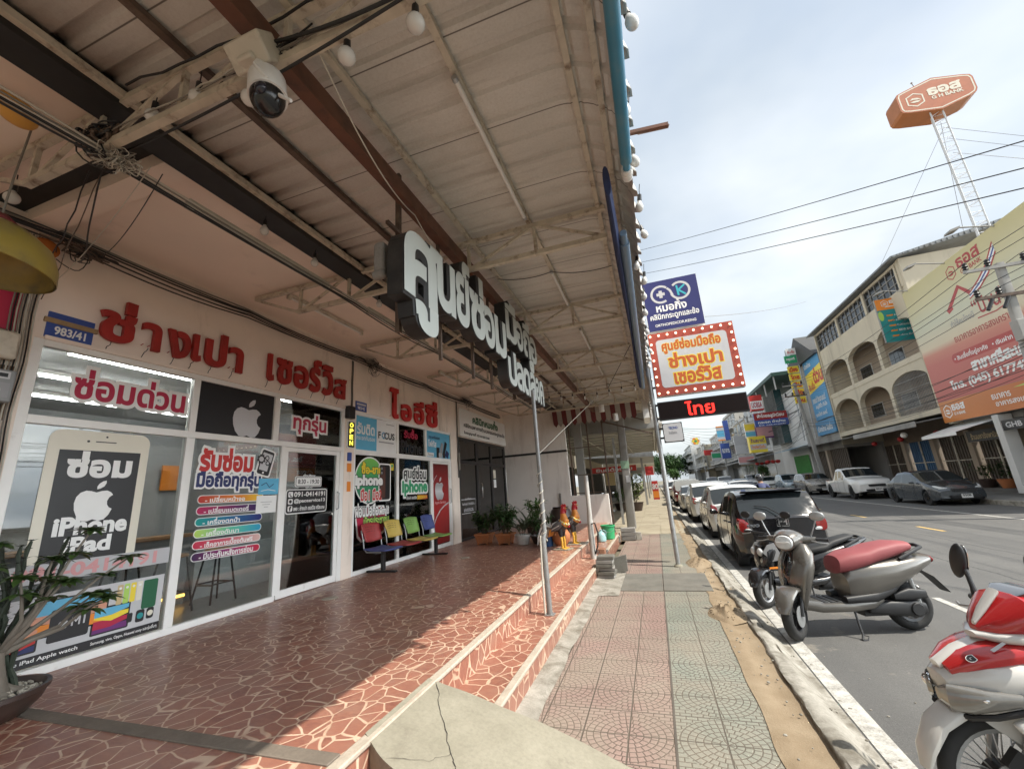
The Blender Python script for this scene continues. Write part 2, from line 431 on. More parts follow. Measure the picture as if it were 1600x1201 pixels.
# ================================================================== ground materials
def m_tile():
    s = Sh('crazy_tile'); p = s.pos()
    q = s.map(p, (1.0, 0.86, 0.62)); wob = s.n('ShaderNodeVectorMath', {0: s.o(s.n('ShaderNodeTexNoise', {'Vector': q, 'Scale': 3.0, 'Detail': 2.0}), 1), 1: (0.5, 0.5, 0.5)}, operation='SUBTRACT')
    q2 = s.o(s.n('ShaderNodeVectorMath', {0: q, 1: V(s, s.n('ShaderNodeVectorMath', {0: V(s, wob.outputs[0]), 'Scale': 0.10}, operation='SCALE').outputs[0])}, operation='ADD'))
    e = s.o(s.n('ShaderNodeTexVoronoi', {'Vector': q2, 'Scale': 7.6, 'Randomness': 1.0}, feature='DISTANCE_TO_EDGE'), 0)
    cell = s.n('ShaderNodeTexVoronoi', {'Vector': q2, 'Scale': 7.6, 'Randomness': 1.0}, feature='F1')
    g = s.ramp(e, [(0.022, 1), (0.045, 0)])
    cv = s.o(s.n('ShaderNodeSeparateXYZ', {0: V(s, cell.outputs['Color'])}), 0)
    fine = s.noise(s.map(p, (1, 2.2, 1)), 14.0, 8.0, 0.7); big = s.noise(p, 1.1, 4.0)
    c = s.mix(cv, (0.20, 0.076, 0.056), (0.32, 0.138, 0.098))
    c = s.mix(s.ramp(fine, [(0.35, 0), (0.72, 1)]), c, (0.36, 0.16, 0.105))
    c = s.mix(s.ramp(big, [(0.3, 0), (0.8, 0.35)]), c, (0.13, 0.06, 0.045))
    gc = s.mix(s.ramp(s.noise(p, 5.0, 5.0), [(0.35, 0), (0.7, 1)]), (0.46, 0.30, 0.21), (0.66, 0.50, 0.37))
    col = s.mix(g, c, gc)
    h = s.mix(g, s.ramp(fine, [(0, 0.75), (1, 1.0)]), (0.25, 0.25, 0.25))
    dust = s.ramp(s.noise(p, 2.2, 8.0, 0.7), [(0.5, 0), (0.8, 0.35)])
    col = s.mix(dust, col, (0.42, 0.33, 0.25))
    return s.bsdf(col, s.noise(p, 3.5, 4.0)*0.25+0.22, normal=s.bump(h, 0.35, 0.006), spec=0.45)
TILE = m_tile()

def m_pave(name, ca, cb, x0, y0=3.45):
    """stamped paver: concentric fan rings two slabs wide"""
    s = Sh(name); p = s.pos(); x, y, z = s.xyz(p); T = 0.64; K = 0.0495
    jx = s.noise(p, 30.0, 2.0)*0.006-0.003
    fx = s.math('FLOORED_MODULO', x-x0+T/2, T)-T/2; fy = s.math('FLOORED_MODULO', y-y0+T/2, T)-T/2
    r = s.math('SQRT', fx*fx+fy*fy)+jx; th = s.math('ARCTAN2', fy, fx)/(2*pi)+0.5
    k = s.math('FLOOR', r/K); fr = s.math('FRACT', r/K)
    g1 = s.math('MINIMUM', fr, 1.0-fr)*K                            # distance to ring groove
    nseg = k*6.0+5.0; ft = s.math('FRACT', th*nseg+k*0.37); g2 = s.math('MINIMUM', ft, 1.0-ft)/nseg*(2*pi)*r
    gin = s.math('MINIMUM', g1, g2)
    by = s.math('FRACT', fy/0.046); row = s.math('FLOOR', fy/0.046); bx = s.math('FRACT', fx/0.08+row*0.5)
    gout = s.math('MINIMUM', s.math('MINIMUM', by, 1.0-by)*0.046, s.math('MINIMUM', bx, 1.0-bx)*0.08)
    inside = r < 0.312
    g = gin*inside+gout*(1.0-inside)
    tx = s.math('FRACT', (x-x0)/0.32); ty = s.math('FRACT', (y-y0)/0.32)
    gt = s.math('MINIMUM', s.math('MINIMUM', tx, 1.0-tx), s.math('MINIMUM', ty, 1.0-ty))*0.32
    gr = s.ramp(g, [(0.0022, 1), (0.0048, 0)]); gj = s.ramp(gt, [(0.003, 1), (0.0065, 0)])
    tid = s.o(s.n('ShaderNodeTexWhiteNoise', {'Vector': s.vec(s.math('FLOOR', (x-x0)/0.32), s.math('FLOOR', (y-y0)/0.32))}), 0)
    n = s.noise(p, 1.6, 8.0, 0.65); f = s.noise(p, 60.0, 4.0, 0.7)
    c = s.mix(s.ramp(n, [(0.3, 0), (0.7, 1)]), ca, cb)
    c = s.mix(tid*0.30, c, tuple(v*0.6 for v in ca)); c = s.mix(s.ramp(f, [(0.35, 0.0), (0.75, 0.35)]), c, tuple(min(1, v*1.5) for v in cb))
    dust = s.ramp(s.noise(p, 0.9, 8.0, 0.7, 0.5), [(0.38, 0), (0.66, 0.85)])
    c = s.mix(dust, c, (0.27, 0.235, 0.19))
    grc = s.mix(dust, (0.075, 0.060, 0.050), (0.20, 0.165, 0.12))
    c = s.mix(gr, c, grc); c = s.mix(gj, c, (0.10, 0.085, 0.068))
    h = s.mix(gj, s.mix(gr, (1, 1, 1), (0.2, 0.2, 0.2)), (0, 0, 0))
    return s.bsdf(c, 0.82, normal=s.bump(s.o(s.n('ShaderNodeSeparateXYZ', {0: h}), 0)+f*0.12, 0.7, 0.006), spec=0.3)
PINK = m_pave('pink_paver', (0.225, 0.15, 0.128), (0.31, 0.215, 0.185), -0.43)
GREEN = m_pave('green_paver', (0.165, 0.18, 0.148), (0.235, 0.25, 0.21), 0.20)

def m_concrete(name, a, b, scale=1.5, cracks=0.0, grime=(0.12, 0.10, 0.08), gth=(0.55, 0.8), bump=0.5):
    s = Sh(name); p = s.pos()
    n = s.noise(p, scale, 9.0, 0.66); f = s.noise(p, 45.0, 5.0, 0.7)
    c = s.mix(s.ramp(n, [(0.3, 0), (0.7, 1)]), a, b)
    c = s.mix(s.ramp(f, [(0.4, 0), (0.8, 0.4)]), c, tuple(v*0.55 for v in a))
    c = s.mix(s.ramp(s.noise(p, scale*0.8+0.4, 8.0, 0.7, 0.8), [(gth[0], 0), (gth[1], 0.75)]), c, grime)
    h = f*0.5+n
    if cracks:
        e = s.o(s.n('ShaderNodeTexVoronoi', {'Vector': s.o(s.n('ShaderNodeVectorMath', {0: p, 1: V(s, s.n('ShaderNodeTexNoise', {'Vector': p, 'Scale': 4.0, 'Detail': 5.0}).outputs[1])}, operation='ADD')), 'Scale': cracks}, feature='DISTANCE_TO_EDGE'), 0)
        ck = s.ramp(e, [(0.004, 1), (0.012, 0)]); c = s.mix(ck, c, (0.07, 0.06, 0.05))
    return s.bsdf(c, 0.85, normal=s.bump(h, bump, 0.008), spec=0.3)
CEMENT = m_concrete('cement_ramp', (0.215, 0.198, 0.15), (0.31, 0.288, 0.226), 2.2)
KERB = m_concrete('kerb_concrete', (0.25, 0.235, 0.20), (0.40, 0.38, 0.335), 4.0, grime=(0.10, 0.085, 0.06), gth=(0.44, 0.64), bump=1.0)
SLAB = m_concrete('drain_slab', (0.12, 0.115, 0.10), (0.19, 0.18, 0.155), 3.0)
TAN = m_concrete('tan_pavement', (0.29, 0.25, 0.18), (0.40, 0.355, 0.265), 1.0)
GREYP = m_concrete('grey_pavement', (0.20, 0.19, 0.175), (0.29, 0.28, 0.26), 0.8)
NOSE = m_concrete('nosing_terrazzo', (0.36, 0.31, 0.25), (0.50, 0.44, 0.36), 6.0, grime=(0.28, 0.17, 0.12), bump=0.2)
def m_sand():
    s = Sh('sand'); p = s.pos(); f = s.noise(p, 70.0, 6.0, 0.75); n = s.noise(p, 3.0, 6.0)
    c = s.mix(s.ramp(n, [(0.3, 0), (0.7, 1)]), (0.22, 0.165, 0.105), (0.32, 0.255, 0.175)); c = s.mix(s.ramp(f, [(0.45, 0), (0.8, 0.5)]), c, (0.22, 0.15, 0.09))
    return s.bsdf(c, 0.95, normal=s.bump(f+n, 0.6, 0.012), spec=0.2)
SAND = m_sand()
def m_asphalt():
    s = Sh('asphalt'); p = s.pos(); f = s.noise(p, 120.0, 3.0, 0.8); n = s.noise(p, 0.7, 8.0, 0.62, 0.4); x, y, z = s.xyz(p)
    c = s.mix(s.ramp(n, [(0.3, 0), (0.72, 1)]), (0.080, 0.079, 0.076), (0.118, 0.116, 0.110))
    c = s.mix(s.ramp(f, [(0.40, 0), (0.72, 0.65)]), c, (0.20, 0.195, 0.185))
    lane = s.ramp(s.noise(s.vec(x*0.9, y*0.03), 1.3, 4.0), [(0.4, 0), (0.7, 0.5)]); c = s.mix(lane, c, (0.075, 0.075, 0.075))
    du = s.ramp(s.noise(p, 1.8, 9.0, 0.72), [(0.56, 0), (0.72, 1)]); near = s.ramp(x, [(0.0, 1), (1.0, 0.0)])
    near = s.ramp((x-1.1)/2.2, [(0.0, 0.85), (1.0, 0.06)])
    c = s.mix(du*near, c, (0.32, 0.285, 0.23))
    sp = s.o(s.n('ShaderNodeTexVoronoi', {'Vector': p, 'Scale': 9.0}, feature='F1'), 0); spk = s.ramp(sp, [(0.035, 1), (0.06, 0)])
    c = s.mix(spk*s.ramp(n, [(0.45, 0), (0.6, 0.7)]), c, (0.36, 0.34, 0.30))
    # sealed cracks running with the road
    w1 = s.math('ABSOLUTE', x-5.0+s.noise(s.vec(0.0, y*0.3), 1.0, 5.0)*1.1-0.5); c = s.mix(s.ramp(w1, [(0.012, 0.7), (0.02, 0)]), c, (0.035, 0.035, 0.036))
    w2 = s.math('ABSOLUTE', x-6.3+s.noise(s.vec(3.0, y*0.25), 1.0, 5.0)*0.8-0.4); c = s.mix(s.ramp(w2, [(0.01, 0.7), (0.018, 0)]), c, (0.035, 0.035, 0.036))
    return s.bsdf(c, 0.82, normal=s.bump(f, 0.6, 0.006), spec=0.35)
ASPH = m_asphalt()
def m_line(name, col):
    s = Sh(name); p = s.pos(); n = s.noise(p, 9.0, 8.0, 0.75); f = s.noise(p, 70.0, 4.0, 0.75)
    k = s.ramp(n*0.65+f*0.35, [(0.44, 0), (0.60, 0.85)]); c = s.mix(k, col, (0.20, 0.19, 0.17))
    return s.bsdf(c, 0.75, normal=s.bump(f, 0.3, 0.003), spec=0.35)
WLINE = m_line('white_road_paint', (0.50, 0.49, 0.45)); YLINE = m_line('yellow_road_paint', (0.62, 0.40, 0.10))

# ================================================================== ground
g = MB().poly([(-600, -300, -0.30), (700, -300, -0.30), (700, 1500, -0.30), (-600, 1500, -0.30)]); struct('ground', g, m_concrete('earth', (0.16, 0.14, 0.10), (0.22, 0.20, 0.15), 0.05))
RZ = -0.12
road = MB().grid(12, 60, lambda a, b: Vector((1.02+a*11.5, -8+b*200, RZ))); struct('road', road, ASPH)
def strip(name, x0, x1, y0, y1, z, mat):
    return struct(name, MB().poly([(x0, y0, z), (x1, y0, z), (x1, y1, z), (x0, y1, z)]), mat)
strip('white_parking_line', 1.13, 1.27, -6, 140, RZ+0.004, WLINE)
strip('white_parking_line', 3.36, 3.45, 4.6, 7.75, RZ+0.004, WLINE)
strip('white_edge_line', 9.90, 10.02, -6, 150, RZ+0.004, WLINE)
ml = MB()
for k in range(34):
    y = 10.2+k*4.45-4.45*3
    ml.poly([(7.0, y, RZ+0.004), (7.11, y, RZ+0.004), (7.11, y+1.25, RZ+0.004), (7.0, y+1.25, RZ+0.004)])
struct('yellow_centre_line', ml, YLINE)
# near pavement
strip('pavement_pink', -1.12, -0.12, -6, 15.2, 0.0, PINK); strip('pavement_green', -0.12, 0.56, -6, 15.2, 0.0, GREEN)
strip('pavement_joint', -0.128, -0.112, -6, 15.2, 0.004, paint('joint_dark', (0.10, 0.085, 0.07), 0.9))
tp = MB()
for i in range(5):
    for j in range(60):
        x0 = -3.2+i*0.78; y0 = 15.2+j*1.5
        tp.box(x0+0.006, x0+0.774, y0+0.008, y0+1.492, -0.06, 0.0+random.uniform(-0.004, 0.006))
tp.box(-3.2, 0.7, 15.2, 110, -0.2, -0.012)
struct('pavement_tan', tp, TAN, smooth=False)
# mortar fillet along the steps, sand gutter, kerb
mo = MB().grid(3, 90, lambda a, b: Vector((-1.30+a*(0.19+0.03*noise.noise(Vector((b*30, 2, 0)))), -6+b*16, 0.022*(1-a)+0.006*noise.noise(Vector((a*4, b*60, 1)))*(1-a)+0.004)))
struct('mortar_strip', mo, KERB)
def kz(y): return noise.noise(Vector((y*1.3, 0.3, 0)))
sd = MB().grid(10, 420, lambda a, b: Vector((0.49+0.05*noise.noise(Vector((b*70, 5, 0)))*(1-a)+a*0.38, -6+b*34, 0.006-0.05*max(0.0, a-0.25)*(1.05-a)*3+0.010*noise.noise(Vector((a*3, b*90, 2)))*min(1, a*3))))
struct('sand_verge', sd, SAND)
prof = [(0.80, -0.06), (0.803, 0.016), (0.83, 0.026), (0.905, 0.022), (0.93, 0.006), (1.03, -0.085), (1.05, -0.108), (1.125, -0.114), (1.14, -0.2)]
def kerbpt(a, b):
    y = -6+b*130; k = a*(len(prof)-1); i = min(int(k), len(prof)-2); f = k-i
    x = prof[i][0]*(1-f)+prof[i+1][0]*f; z = prof[i][1]*(1-f)+prof[i+1][1]*f
    e = noise.noise(Vector((y*2.1, i*0.8, 0))); e2 = noise.noise(Vector((y*7, a*5, 3)))
    if i < 2: x += 0.035*e+0.012*e2
    e3 = noise.noise(Vector((y*19, a*16, 7))); e4 = noise.noise(Vector((y*0.9, 4, 7))); chip = -0.03*max(0.0, e-0.28)*(1 if i < 4 else 0); return Vector((x, y, z+(0.005*e+0.006*e2+0.006*e3)*(1 if i < 6 else 0)+chip*2.5))
struct('kerb', MB().grid(20, 1900, kerbpt), KERB, ang=60)
def heap(name, label, cx, cy, rx, ry, h, seed, mat):
    def fn(a, b):
        r = a; th = 2*pi*b; x = r*cos(th); y = r*sin(th)
        z = h*(1-r*r)**1.3*(0.8+0.5*noise.noise(Vector((x*3+seed, y*3, 0))))+0.02*noise.noise(Vector((x*9+seed, y*9, 0)))*(1-r)
        return Vector((cx+x*rx*(1+0.3*noise.noise(Vector((cos(th), sin(th), seed)))), cy+y*ry*(1+0.3*noise.noise(Vector((cos(th), sin(th), seed+4)))), max(z, 0)+0.010-0.014*r*r))
    mb = MB().grid(14, 44, fn)
    for k in range(70):
        a = random.random()**0.5; th = random.uniform(0, 2*pi); p = fn(a*0.95, th/(2*pi)); s_ = random.uniform(0.004, 0.012)
        mb.ell(p+Vector((0, 0, s_*0.4)), s_, s_*random.uniform(0.6, 1), s_*0.7, 6, 4)
    one(name, label, 'sand heap', mb, mat)
heap('sand_heap', 'small heap of loose sand on the verge beside the green pavers', 0.62, 6.35, 0.24, 0.42, 0.11, 3, SAND)
heap('sand_heap', 'low sand and rubble pile on the verge past the leaning sign pole', 0.60, 9.9, 0.26, 0.6, 0.10, 8, SAND)
ds = MB()
for x0, x1 in ((-0.80, -0.135), (-0.125, 0.60)): ds.box(x0, x1, 7.52, 8.83, -0.03, 0.012+random.uniform(0, 0.004))
struct('drain_cover', ds, SLAB, bevel=0.006)
dm = MB().grid(4, 8, lambda a, b: Vector((-1.2+a*0.4, 7.2+b*1.9, 0.008+0.006*noise.noise(Vector((a*5, b*9, 0)))))); struct('drain_patch', dm, KERB)
gv = MB()
for k in range(420):
    y = random.uniform(2.2, 15)**1.0; x = random.choice((random.uniform(0.52, 0.80), random.uniform(0.95, 1.25), random.uniform(1.2, 2.2))); s_ = random.uniform(0.004, 0.013)*(1 if x < 1.2 else 0.8); z = (0.0 if x < 0.8 else RZ if x > 1.1 else -0.06)
    gv.ell((x, y, z+s_*0.3+(0.0 if x > 0.8 else 0.004)), s_*random.uniform(0.8, 1.4), s_, s_*0.7, 6, 4)
tag(obj('gravel', gv, KERB), kind='stuff')
# far pavement on the other side of the road
fp = MB(); fp.box(12.5, 12.72, -5, 150, -0.3, 0.06); struct('far_kerb', fp, KERB, bevel=0.02)
fp = MB().box(12.72, 15.4, -5, 150, -0.3, 0.05); struct('far_pavement', fp, GREYP, smooth=False)
fp = MB().box(15.4, 24, -5, 150, -0.3, 0.24); fp.box(15.9, 24, -5, 40, 0.24, 0.44); struct('far_steps', fp, m_concrete('dark_step', (0.12, 0.115, 0.11), (0.17, 0.165, 0.155)), smooth=False)

# ================================================================== porch and steps
po = MB(); po.box(-5.5, -1.80, -4, 15.5, -0.1, 0.40); struct('porch_floor', po, TILE, smooth=False)
pr_ = MB(); pr_.box(-1.80, -1.735, -4, 15.5, -0.1, 0.375); struct('porch_riser', pr_, TILE, smooth=False)
ns = MB(); ns.box(-1.80, -1.722, -4, 15.5, 0.375, 0.404); struct('porch_nosing', ns, NOSE, bevel=0.008)
st = MB(); st.box(-1.735, -1.36, -4, 14.2, -0.1, 0.20); struct('porch_step', st, TILE, smooth=False)
st = MB(); st.box(-1.36, -1.30, -4, 14.2, -0.1, 0.175); struct('step_riser', st, TILE, smooth=False)
ns = MB(); ns.box(-1.36, -1.288, -4, 14.2, 0.175, 0.204); struct('step_nosing', ns, NOSE, bevel=0.008)
fs = MB(); fs.box(-5.46, -1.80, 2.07, 2.17, 0.39, 0.410); struct('floor_joint_strip', fs, m_concrete('joint_cement', (0.15, 0.125, 0.10), (0.21, 0.175, 0.14), 4.0), bevel=0.004)
# cement ramp poured over the steps
def ramp(a, b):
    y = (2.36-0.6*a)+b*(0.72+0.6*a)+0.03*noise.noise(Vector((a*4, b*2, 9)))
    x = -1.79+a*1.30+0.05*a*noise.noise(Vector((b*3, 1, 4)))+(0.12*a*b)
    z = 0.412*(1-a)**0.92+0.02*sin(a*pi)
    return Vector((x, y, max(z, 0.004)+0.008*noise.noise(Vector((x*5, y*5, 0)))*min(1, a*6)*(1-a)))
rm = MB().grid(40, 26, ramp); n0 = len(rm.v)
for b in (0, 1):                                                   # vertical sides of the wedge
    top = [ramp(i/40, b) for i in range(41)]; rm.add(top+[Vector((p.x, p.y, -0.02)) for p in top], [(i, i+1, 41+i+1, 41+i) for i in range(40)])
rm = struct('cement_ramp', rm, CEMENT, ang=50)
ck = MB()
def crack(pts, w0):
    P = []
    for (a0, b0), (a1, b1) in zip(pts, pts[1:]):
        for k in range(7):
            f = k/7; P.append((a0+(a1-a0)*f+random.uniform(-.006, .006), b0+(b1-b0)*f+random.uniform(-.012, .012)))
    P.append(pts[-1]); L = []; R = []
    for i, (a, b) in enumerate(P):
        q = P[min(i+1, len(P)-1)]; o = P[max(i-1, 0)]; d = (ramp(*q)-ramp(*o)); d.z = 0; d.normalize(); nn = Vector((-d.y, d.x, 0))*w0*random.uniform(0.5, 1.2)*(0.4 if i in (0, len(P)-1) else 1)
        c = ramp(a, b)+Vector((0, 0, 0.004)); L.append(c+nn); R.append(c-nn)
    k = len(L); ck.add(L+R, [(i, i+1, k+i+1, k+i) for i in range(k-1)])
crack([(0.05, 0.97), (0.20, 0.62), (0.36, 0.35), (0.42, 0.27)], 0.0025); crack([(0.42, 0.27), (0.55, 0.30), (0.68, 0.21), (0.80, 0.20), (0.97, 0.02)], 0.006); crack([(0.36, 0.35), (0.30, 0.2), (0.16, 0.02)], 0.0015); crack([(0.68, 0.21), (0.72, 0.05)], 0.003)
struct('ramp_crack', ck, paint('crack_dark', (0.035, 0.03, 0.026), 0.95))
one('drain_plug', 'small round pale drain cap set in the porch tiles by the glass door', 'drain cap', MB().lathe([(0.11, 0.0), (0.115, 0.006), (0.10, 0.010), (0.0, 0.010)], (-4.62, 5.25, 0.40), n=28), NOSE)
one('drain_plug', 'small round pale drain cap in the porch tiles before the coloured bench', 'drain cap', MB().lathe([(0.10, 0.0), (0.105, 0.006), (0.09, 0.010), (0.0, 0.010)], (-4.05, 8.55, 0.40), n=28), NOSE)

# ================================================================== shop row on the left
PLASTER = paint('plaster_cream', (0.82, 0.71, 0.615), 0.8, 0.06, 1.2, bump=0.15, dirt=(0.36, 0.29, 0.22), dscale=2.2, dth=(0.60, 0.82), streak=True)
PLAST2 = paint('plaster_stained', (0.81, 0.71, 0.615), 0.8, 0.08, 1.6, bump=0.15, dirt=(0.30, 0.24, 0.18), dscale=2.6, dth=(0.54, 0.80), streak=True)
SOFF = paint('soffit_pink', (0.82, 0.70, 0.60), 0.85, 0.05, 0.8, bump=0.1, dirt=(0.40, 0.30, 0.24), dscale=0.9, dth=(0.58, 0.85))
SIDEW = paint('white_side_wall', (0.76, 0.72, 0.67), 0.8, 0.06, 1.2, bump=0.1, dirt=(0.40, 0.34, 0.29), dscale=2.0, dth=(0.52, 0.85), streak=True)
ALUW = paint('white_aluminium', (0.80, 0.79, 0.76), 0.38, 0.04, 3, dirt=(0.36, 0.33, 0.28), dscale=4.0, dth=(0.62, 0.85))
BLKF = paint('black_frame', (0.018, 0.017, 0.018), 0.35, 0.1)
BEAMB = paint('beam_black', (0.016, 0.014, 0.013), 0.6, 0.2)
STEELP = paint('cream_painted_steel', (0.54, 0.48, 0.385), 0.6, 0.14, 8, bump=0.2, dirt=(0.13, 0.07, 0.035), dscale=7.0, dth=(0.52, 0.72))
RUST = paint('red_oxide_steel', (0.125, 0.050, 0.028), 0.55, 0.2, 4, bump=0.15, dirt=(0.05, 0.028, 0.02), dscale=6)
DRUST = paint('dark_rusty_steel', (0.085, 0.055, 0.04), 0.65, 0.25, 6, dirt=(0.16, 0.12, 0.085), dscale=8)
GALV = paint('galvanised_pipe', (0.40, 0.41, 0.41), 0.38, 0.10, 6, metal=0.6, dirt=(0.22, 0.20, 0.18), dscale=5)
BLACKP = paint('black_plastic', (0.014, 0.014, 0.015), 0.42, 0.1)
WHITEP = paint('white_plastic', (0.72, 0.71, 0.68), 0.35, 0.03)
CREAMP = paint('cream_plastic', (0.58, 0.54, 0.45), 0.5, 0.06, dirt=(0.30, 0.26, 0.2), dscale=4)
CHROME = paint('chrome', (0.75, 0.75, 0.75), 0.12, 0.02, metal=1.0)
def m_glass(name, tint=(0.80, 0.84, 0.84), ior=1.5, add=0.03):
    s = Sh(name); tr = s.n('ShaderNodeBsdfTransparent', {'Color': tint}); gl = s.n('ShaderNodeBsdfGlossy', {'Color': (1, 1, 1), 'Roughness': 0.015})
    fz = s.o(s.n('ShaderNodeFresnel', {'IOR': ior})); m = s.n('ShaderNodeMixShader', {0: fz*1.0+add, 1: V(s, tr.outputs[0]), 2: V(s, gl.outputs[0])})
    s.put(s.out.inputs[0], V(s, m.outputs[0])); return s.m
GLASS = m_glass('shop_glass', (0.82, 0.85, 0.85), 1.42, 0.02)
DGLASS = m_glass('dark_film_glass', (0.16, 0.17, 0.17), 1.5, 0.04)
ROOMW = paint('room_wall', (0.33, 0.335, 0.34), 0.7, 0.06); ROOMC = paint('room_ceiling', (0.45, 0.45, 0.445), 0.8, 0.05); ROOMF = paint('room_floor', (0.17, 0.165, 0.155), 0.3, 0.1)
TUBE = emis('lit_tube', (1.0, 0.98, 0.94), 20.0)

VCOL = dict(white=(0.78, 0.78, 0.76), black=(0.016, 0.016, 0.018), red=(0.52, 0.035, 0.03), dred=(0.30, 0.016, 0.016), crim=(0.42, 0.02, 0.06), rose=(0.62, 0.30, 0.30), blue=(0.04, 0.08, 0.30),
            sky=(0.12, 0.42, 0.62), marq=(0.50, 0.10, 0.02), cyan=(0.05, 0.40, 0.47), green=(0.03, 0.32, 0.14), lime=(0.40, 0.62, 0.12), yellow=(0.80, 0.62, 0.05), orange=(0.78, 0.25, 0.03), grey=(0.30, 0.30, 0.31), lgrey=(0.52, 0.52, 0.53),
            silver=(0.45, 0.45, 0.46), cream=(0.70, 0.66, 0.55), gold=(0.55, 0.42, 0.22), navy=(0.02, 0.03, 0.12), purple=(0.14, 0.03, 0.16), teal=(0.02, 0.25, 0.26), brown=(0.10, 0.04, 0.03), peach=(0.62, 0.30, 0.20), pinkw=(0.60, 0.32, 0.34), dgreen=(0.015, 0.11, 0.05))
VIN = {}
def vin(n):
    if n not in VIN: VIN[n] = paint('vinyl_'+n, VCOL[n], 0.38, 0.03, 3.0)
    return VIN[n]
class SB(MB):
    """mesh builder with named vinyl colours"""
    def __init__(s, fr): super().__init__(); s.fr = fr; s.names = []; s.mats = []
    def c(s, n):
        key = n if isinstance(n, str) else n.name
        if key not in s.names: s.names.append(key); s.mats.append(vin(n) if isinstance(n, str) else n)
        return s.names.index(key)
    def T(s, tx, box, col, b=0.03, n=0.004, out=None, ow=0.10, res=4, shadow=None):
        if out: text(s, tx, s.fr, box, n-0.0012, b+ow, s.c(out), res, thick=0.0005)
        if shadow: text(s, tx, s.fr, (box[0]-0.012, box[1]-0.012, box[2]-0.012, box[3]-0.012), n-0.0006, b+0.01, s.c(shadow), res, thick=0.0003)
        text(s, tx, s.fr, box, n, b, s.c(col), res, thick=0.0005); return s
    def R(s, u0, u1, v0, v1, col, r=0.0, n=0.001, d=0.0008):
        rrect(s, s.fr, u0, u1, v0, v1, max(r, 0.0005), n, d, s.c(col), 6 if r else 1); return s
    def D(s, u, v, ru, col, rv=None, n=0.001, d=0.0008): disc(s, s.fr, u, v, ru, rv, n, d, s.c(col)); return s
    def A(s, u, v, h, col, n=0.002): apple(s, s.fr, u, v, h, n, s.c(col)); return s
    def P(s, pts, col, n=0.001, d=0.0008): O, U, Vv, N = s.fr; s.prism(pts, O+N*n, U, Vv, N, d, s.c(col)); return s
    def B(s, pts, wd, col, n=0.002, closed=False): band(s, s.fr, pts, wd, n, 0.0008, s.c(col), closed); return s
    def end(s, name, parent, **k): return obj(name, s, s.mats, parent, smooth=False, **k)
    def sign(s, name, label, cat, group=None): return one(name, label, cat, s, s.mats, group, smooth=False)

def room(t, y0, y1, depth=4.0):
    X0, X1 = -5.62, -5.62-depth
    m = MB()
    m.box(X1-0.1, X1, y0, y1, 0.3, 3.7, 0); m.box(X1, X0, y0-0.05, y0+0.03, 0.3, 3.7, 0); m.box(X1, X0, y1-0.03, y1+0.05, 0.3, 3.7, 0)
    m.box(X1, X0, y0+0.03, y1-0.03, 3.58, 3.7, 1); m.box(X1, X0, y0+0.03, y1-0.03, 0.25, 0.398, 2)
    obj('interior', m, [ROOMW, ROOMC, ROOMF], t, smooth=False); L = y1-y0
    for x, a, b_ in ((-5.95, 0.10, 0.42), (-5.95, 0.48, 0.80), (-7.1, 0.16, 0.46), (-7.1, 0.54, 0.84), (-8.3, 0.2, 0.5), (-8.3, 0.58, 0.9)):
        if x < X1+0.3: continue
        fx = obj('tube_fitting', MB().box(x-0.05, x+0.05, y0+L*a, y0+L*b_, 3.53, 3.58), WHITEP, t, smooth=False); obj('tube', MB().cyl((x, y0+L*a+0.03, 3.508), (x, y0+L*b_-0.03, 3.508), 0.014, n=10), TUBE, fx)
    fx = obj('tube_fitting', MB().box(-7.05, -6.0, y0+0.22, y0+0.30, 3.53, 3.58), WHITEP, t, smooth=False); obj('tube', MB().cyl((-7.0, y0+0.26, 3.508), (-6.05, y0+0.26, 3.508), 0.014, n=10), TUBE, fx)
def pane(t, y0, y1, z0, z1, mat=None, name='window_pane'):
    return obj(name, MB().box(-5.478, -5.472, y0, y1, z0, z1), mat or GLASS, t, smooth=False)
def frame(t, bars, mat, x0=-5.52, x1=-5.445, name='window_frame'):
    m = MB()
    for i, (y0, y1, z0, z1) in enumerate(bars): m.box(x0+0.001*(i % 3), x1+0.0015*(i % 4), y0, y1, z0, z1)
    return obj(name, m, mat, t, smooth=False, bevel=0.004)

# ---- bay one: phone repair shop
s1 = thing('repair_shop', 'phone repair shop front with white framed glass, red letters above and stickers on the panes', 'shop', (-5.45, 4.4, 0.4))
m = MB(); m.box(-5.62, -5.45, 2.02, 6.68, 3.45, 4.70); m.box(-5.62, -5.43, 1.96, 2.09, 0.3, 4.66); m.box(-5.62, -5.44, 6.42, 6.69, 0.3, 3.448)
m.box(-5.50, -5.425, 2.16, 6.42, 3.449, 3.49); obj('wall', m, PLASTER, s1, smooth=False, bevel=0.006)
frame(s1, [(2.09, 2.17, 0.4, 3.449), (2.17, 6.42, 3.385, 3.448), (2.17, 6.42, 2.625, 2.705), (2.17, 5.06, 0.402, 0.475), (3.60, 3.70, 0.475, 2.625), (3.61, 3.69, 2.705, 3.385), (5.02, 5.08, 0.475, 2.625), (4.84, 4.94, 2.705, 3.385), (6.32, 6.42, 0.40, 2.625), (6.34, 6.42, 2.705, 3.385)], ALUW)
for y0, y1, z0, z1 in ((2.17, 3.60, 0.475, 2.625), (3.70, 5.02, 0.475, 2.625), (2.17, 3.61, 2.705, 3.385), (4.94, 6.34, 2.705, 3.385)): pane(s1, y0, y1, z0, z1)
pane(s1, 3.69, 4.84, 2.705, 3.385, vin('black'), 'black_panel')
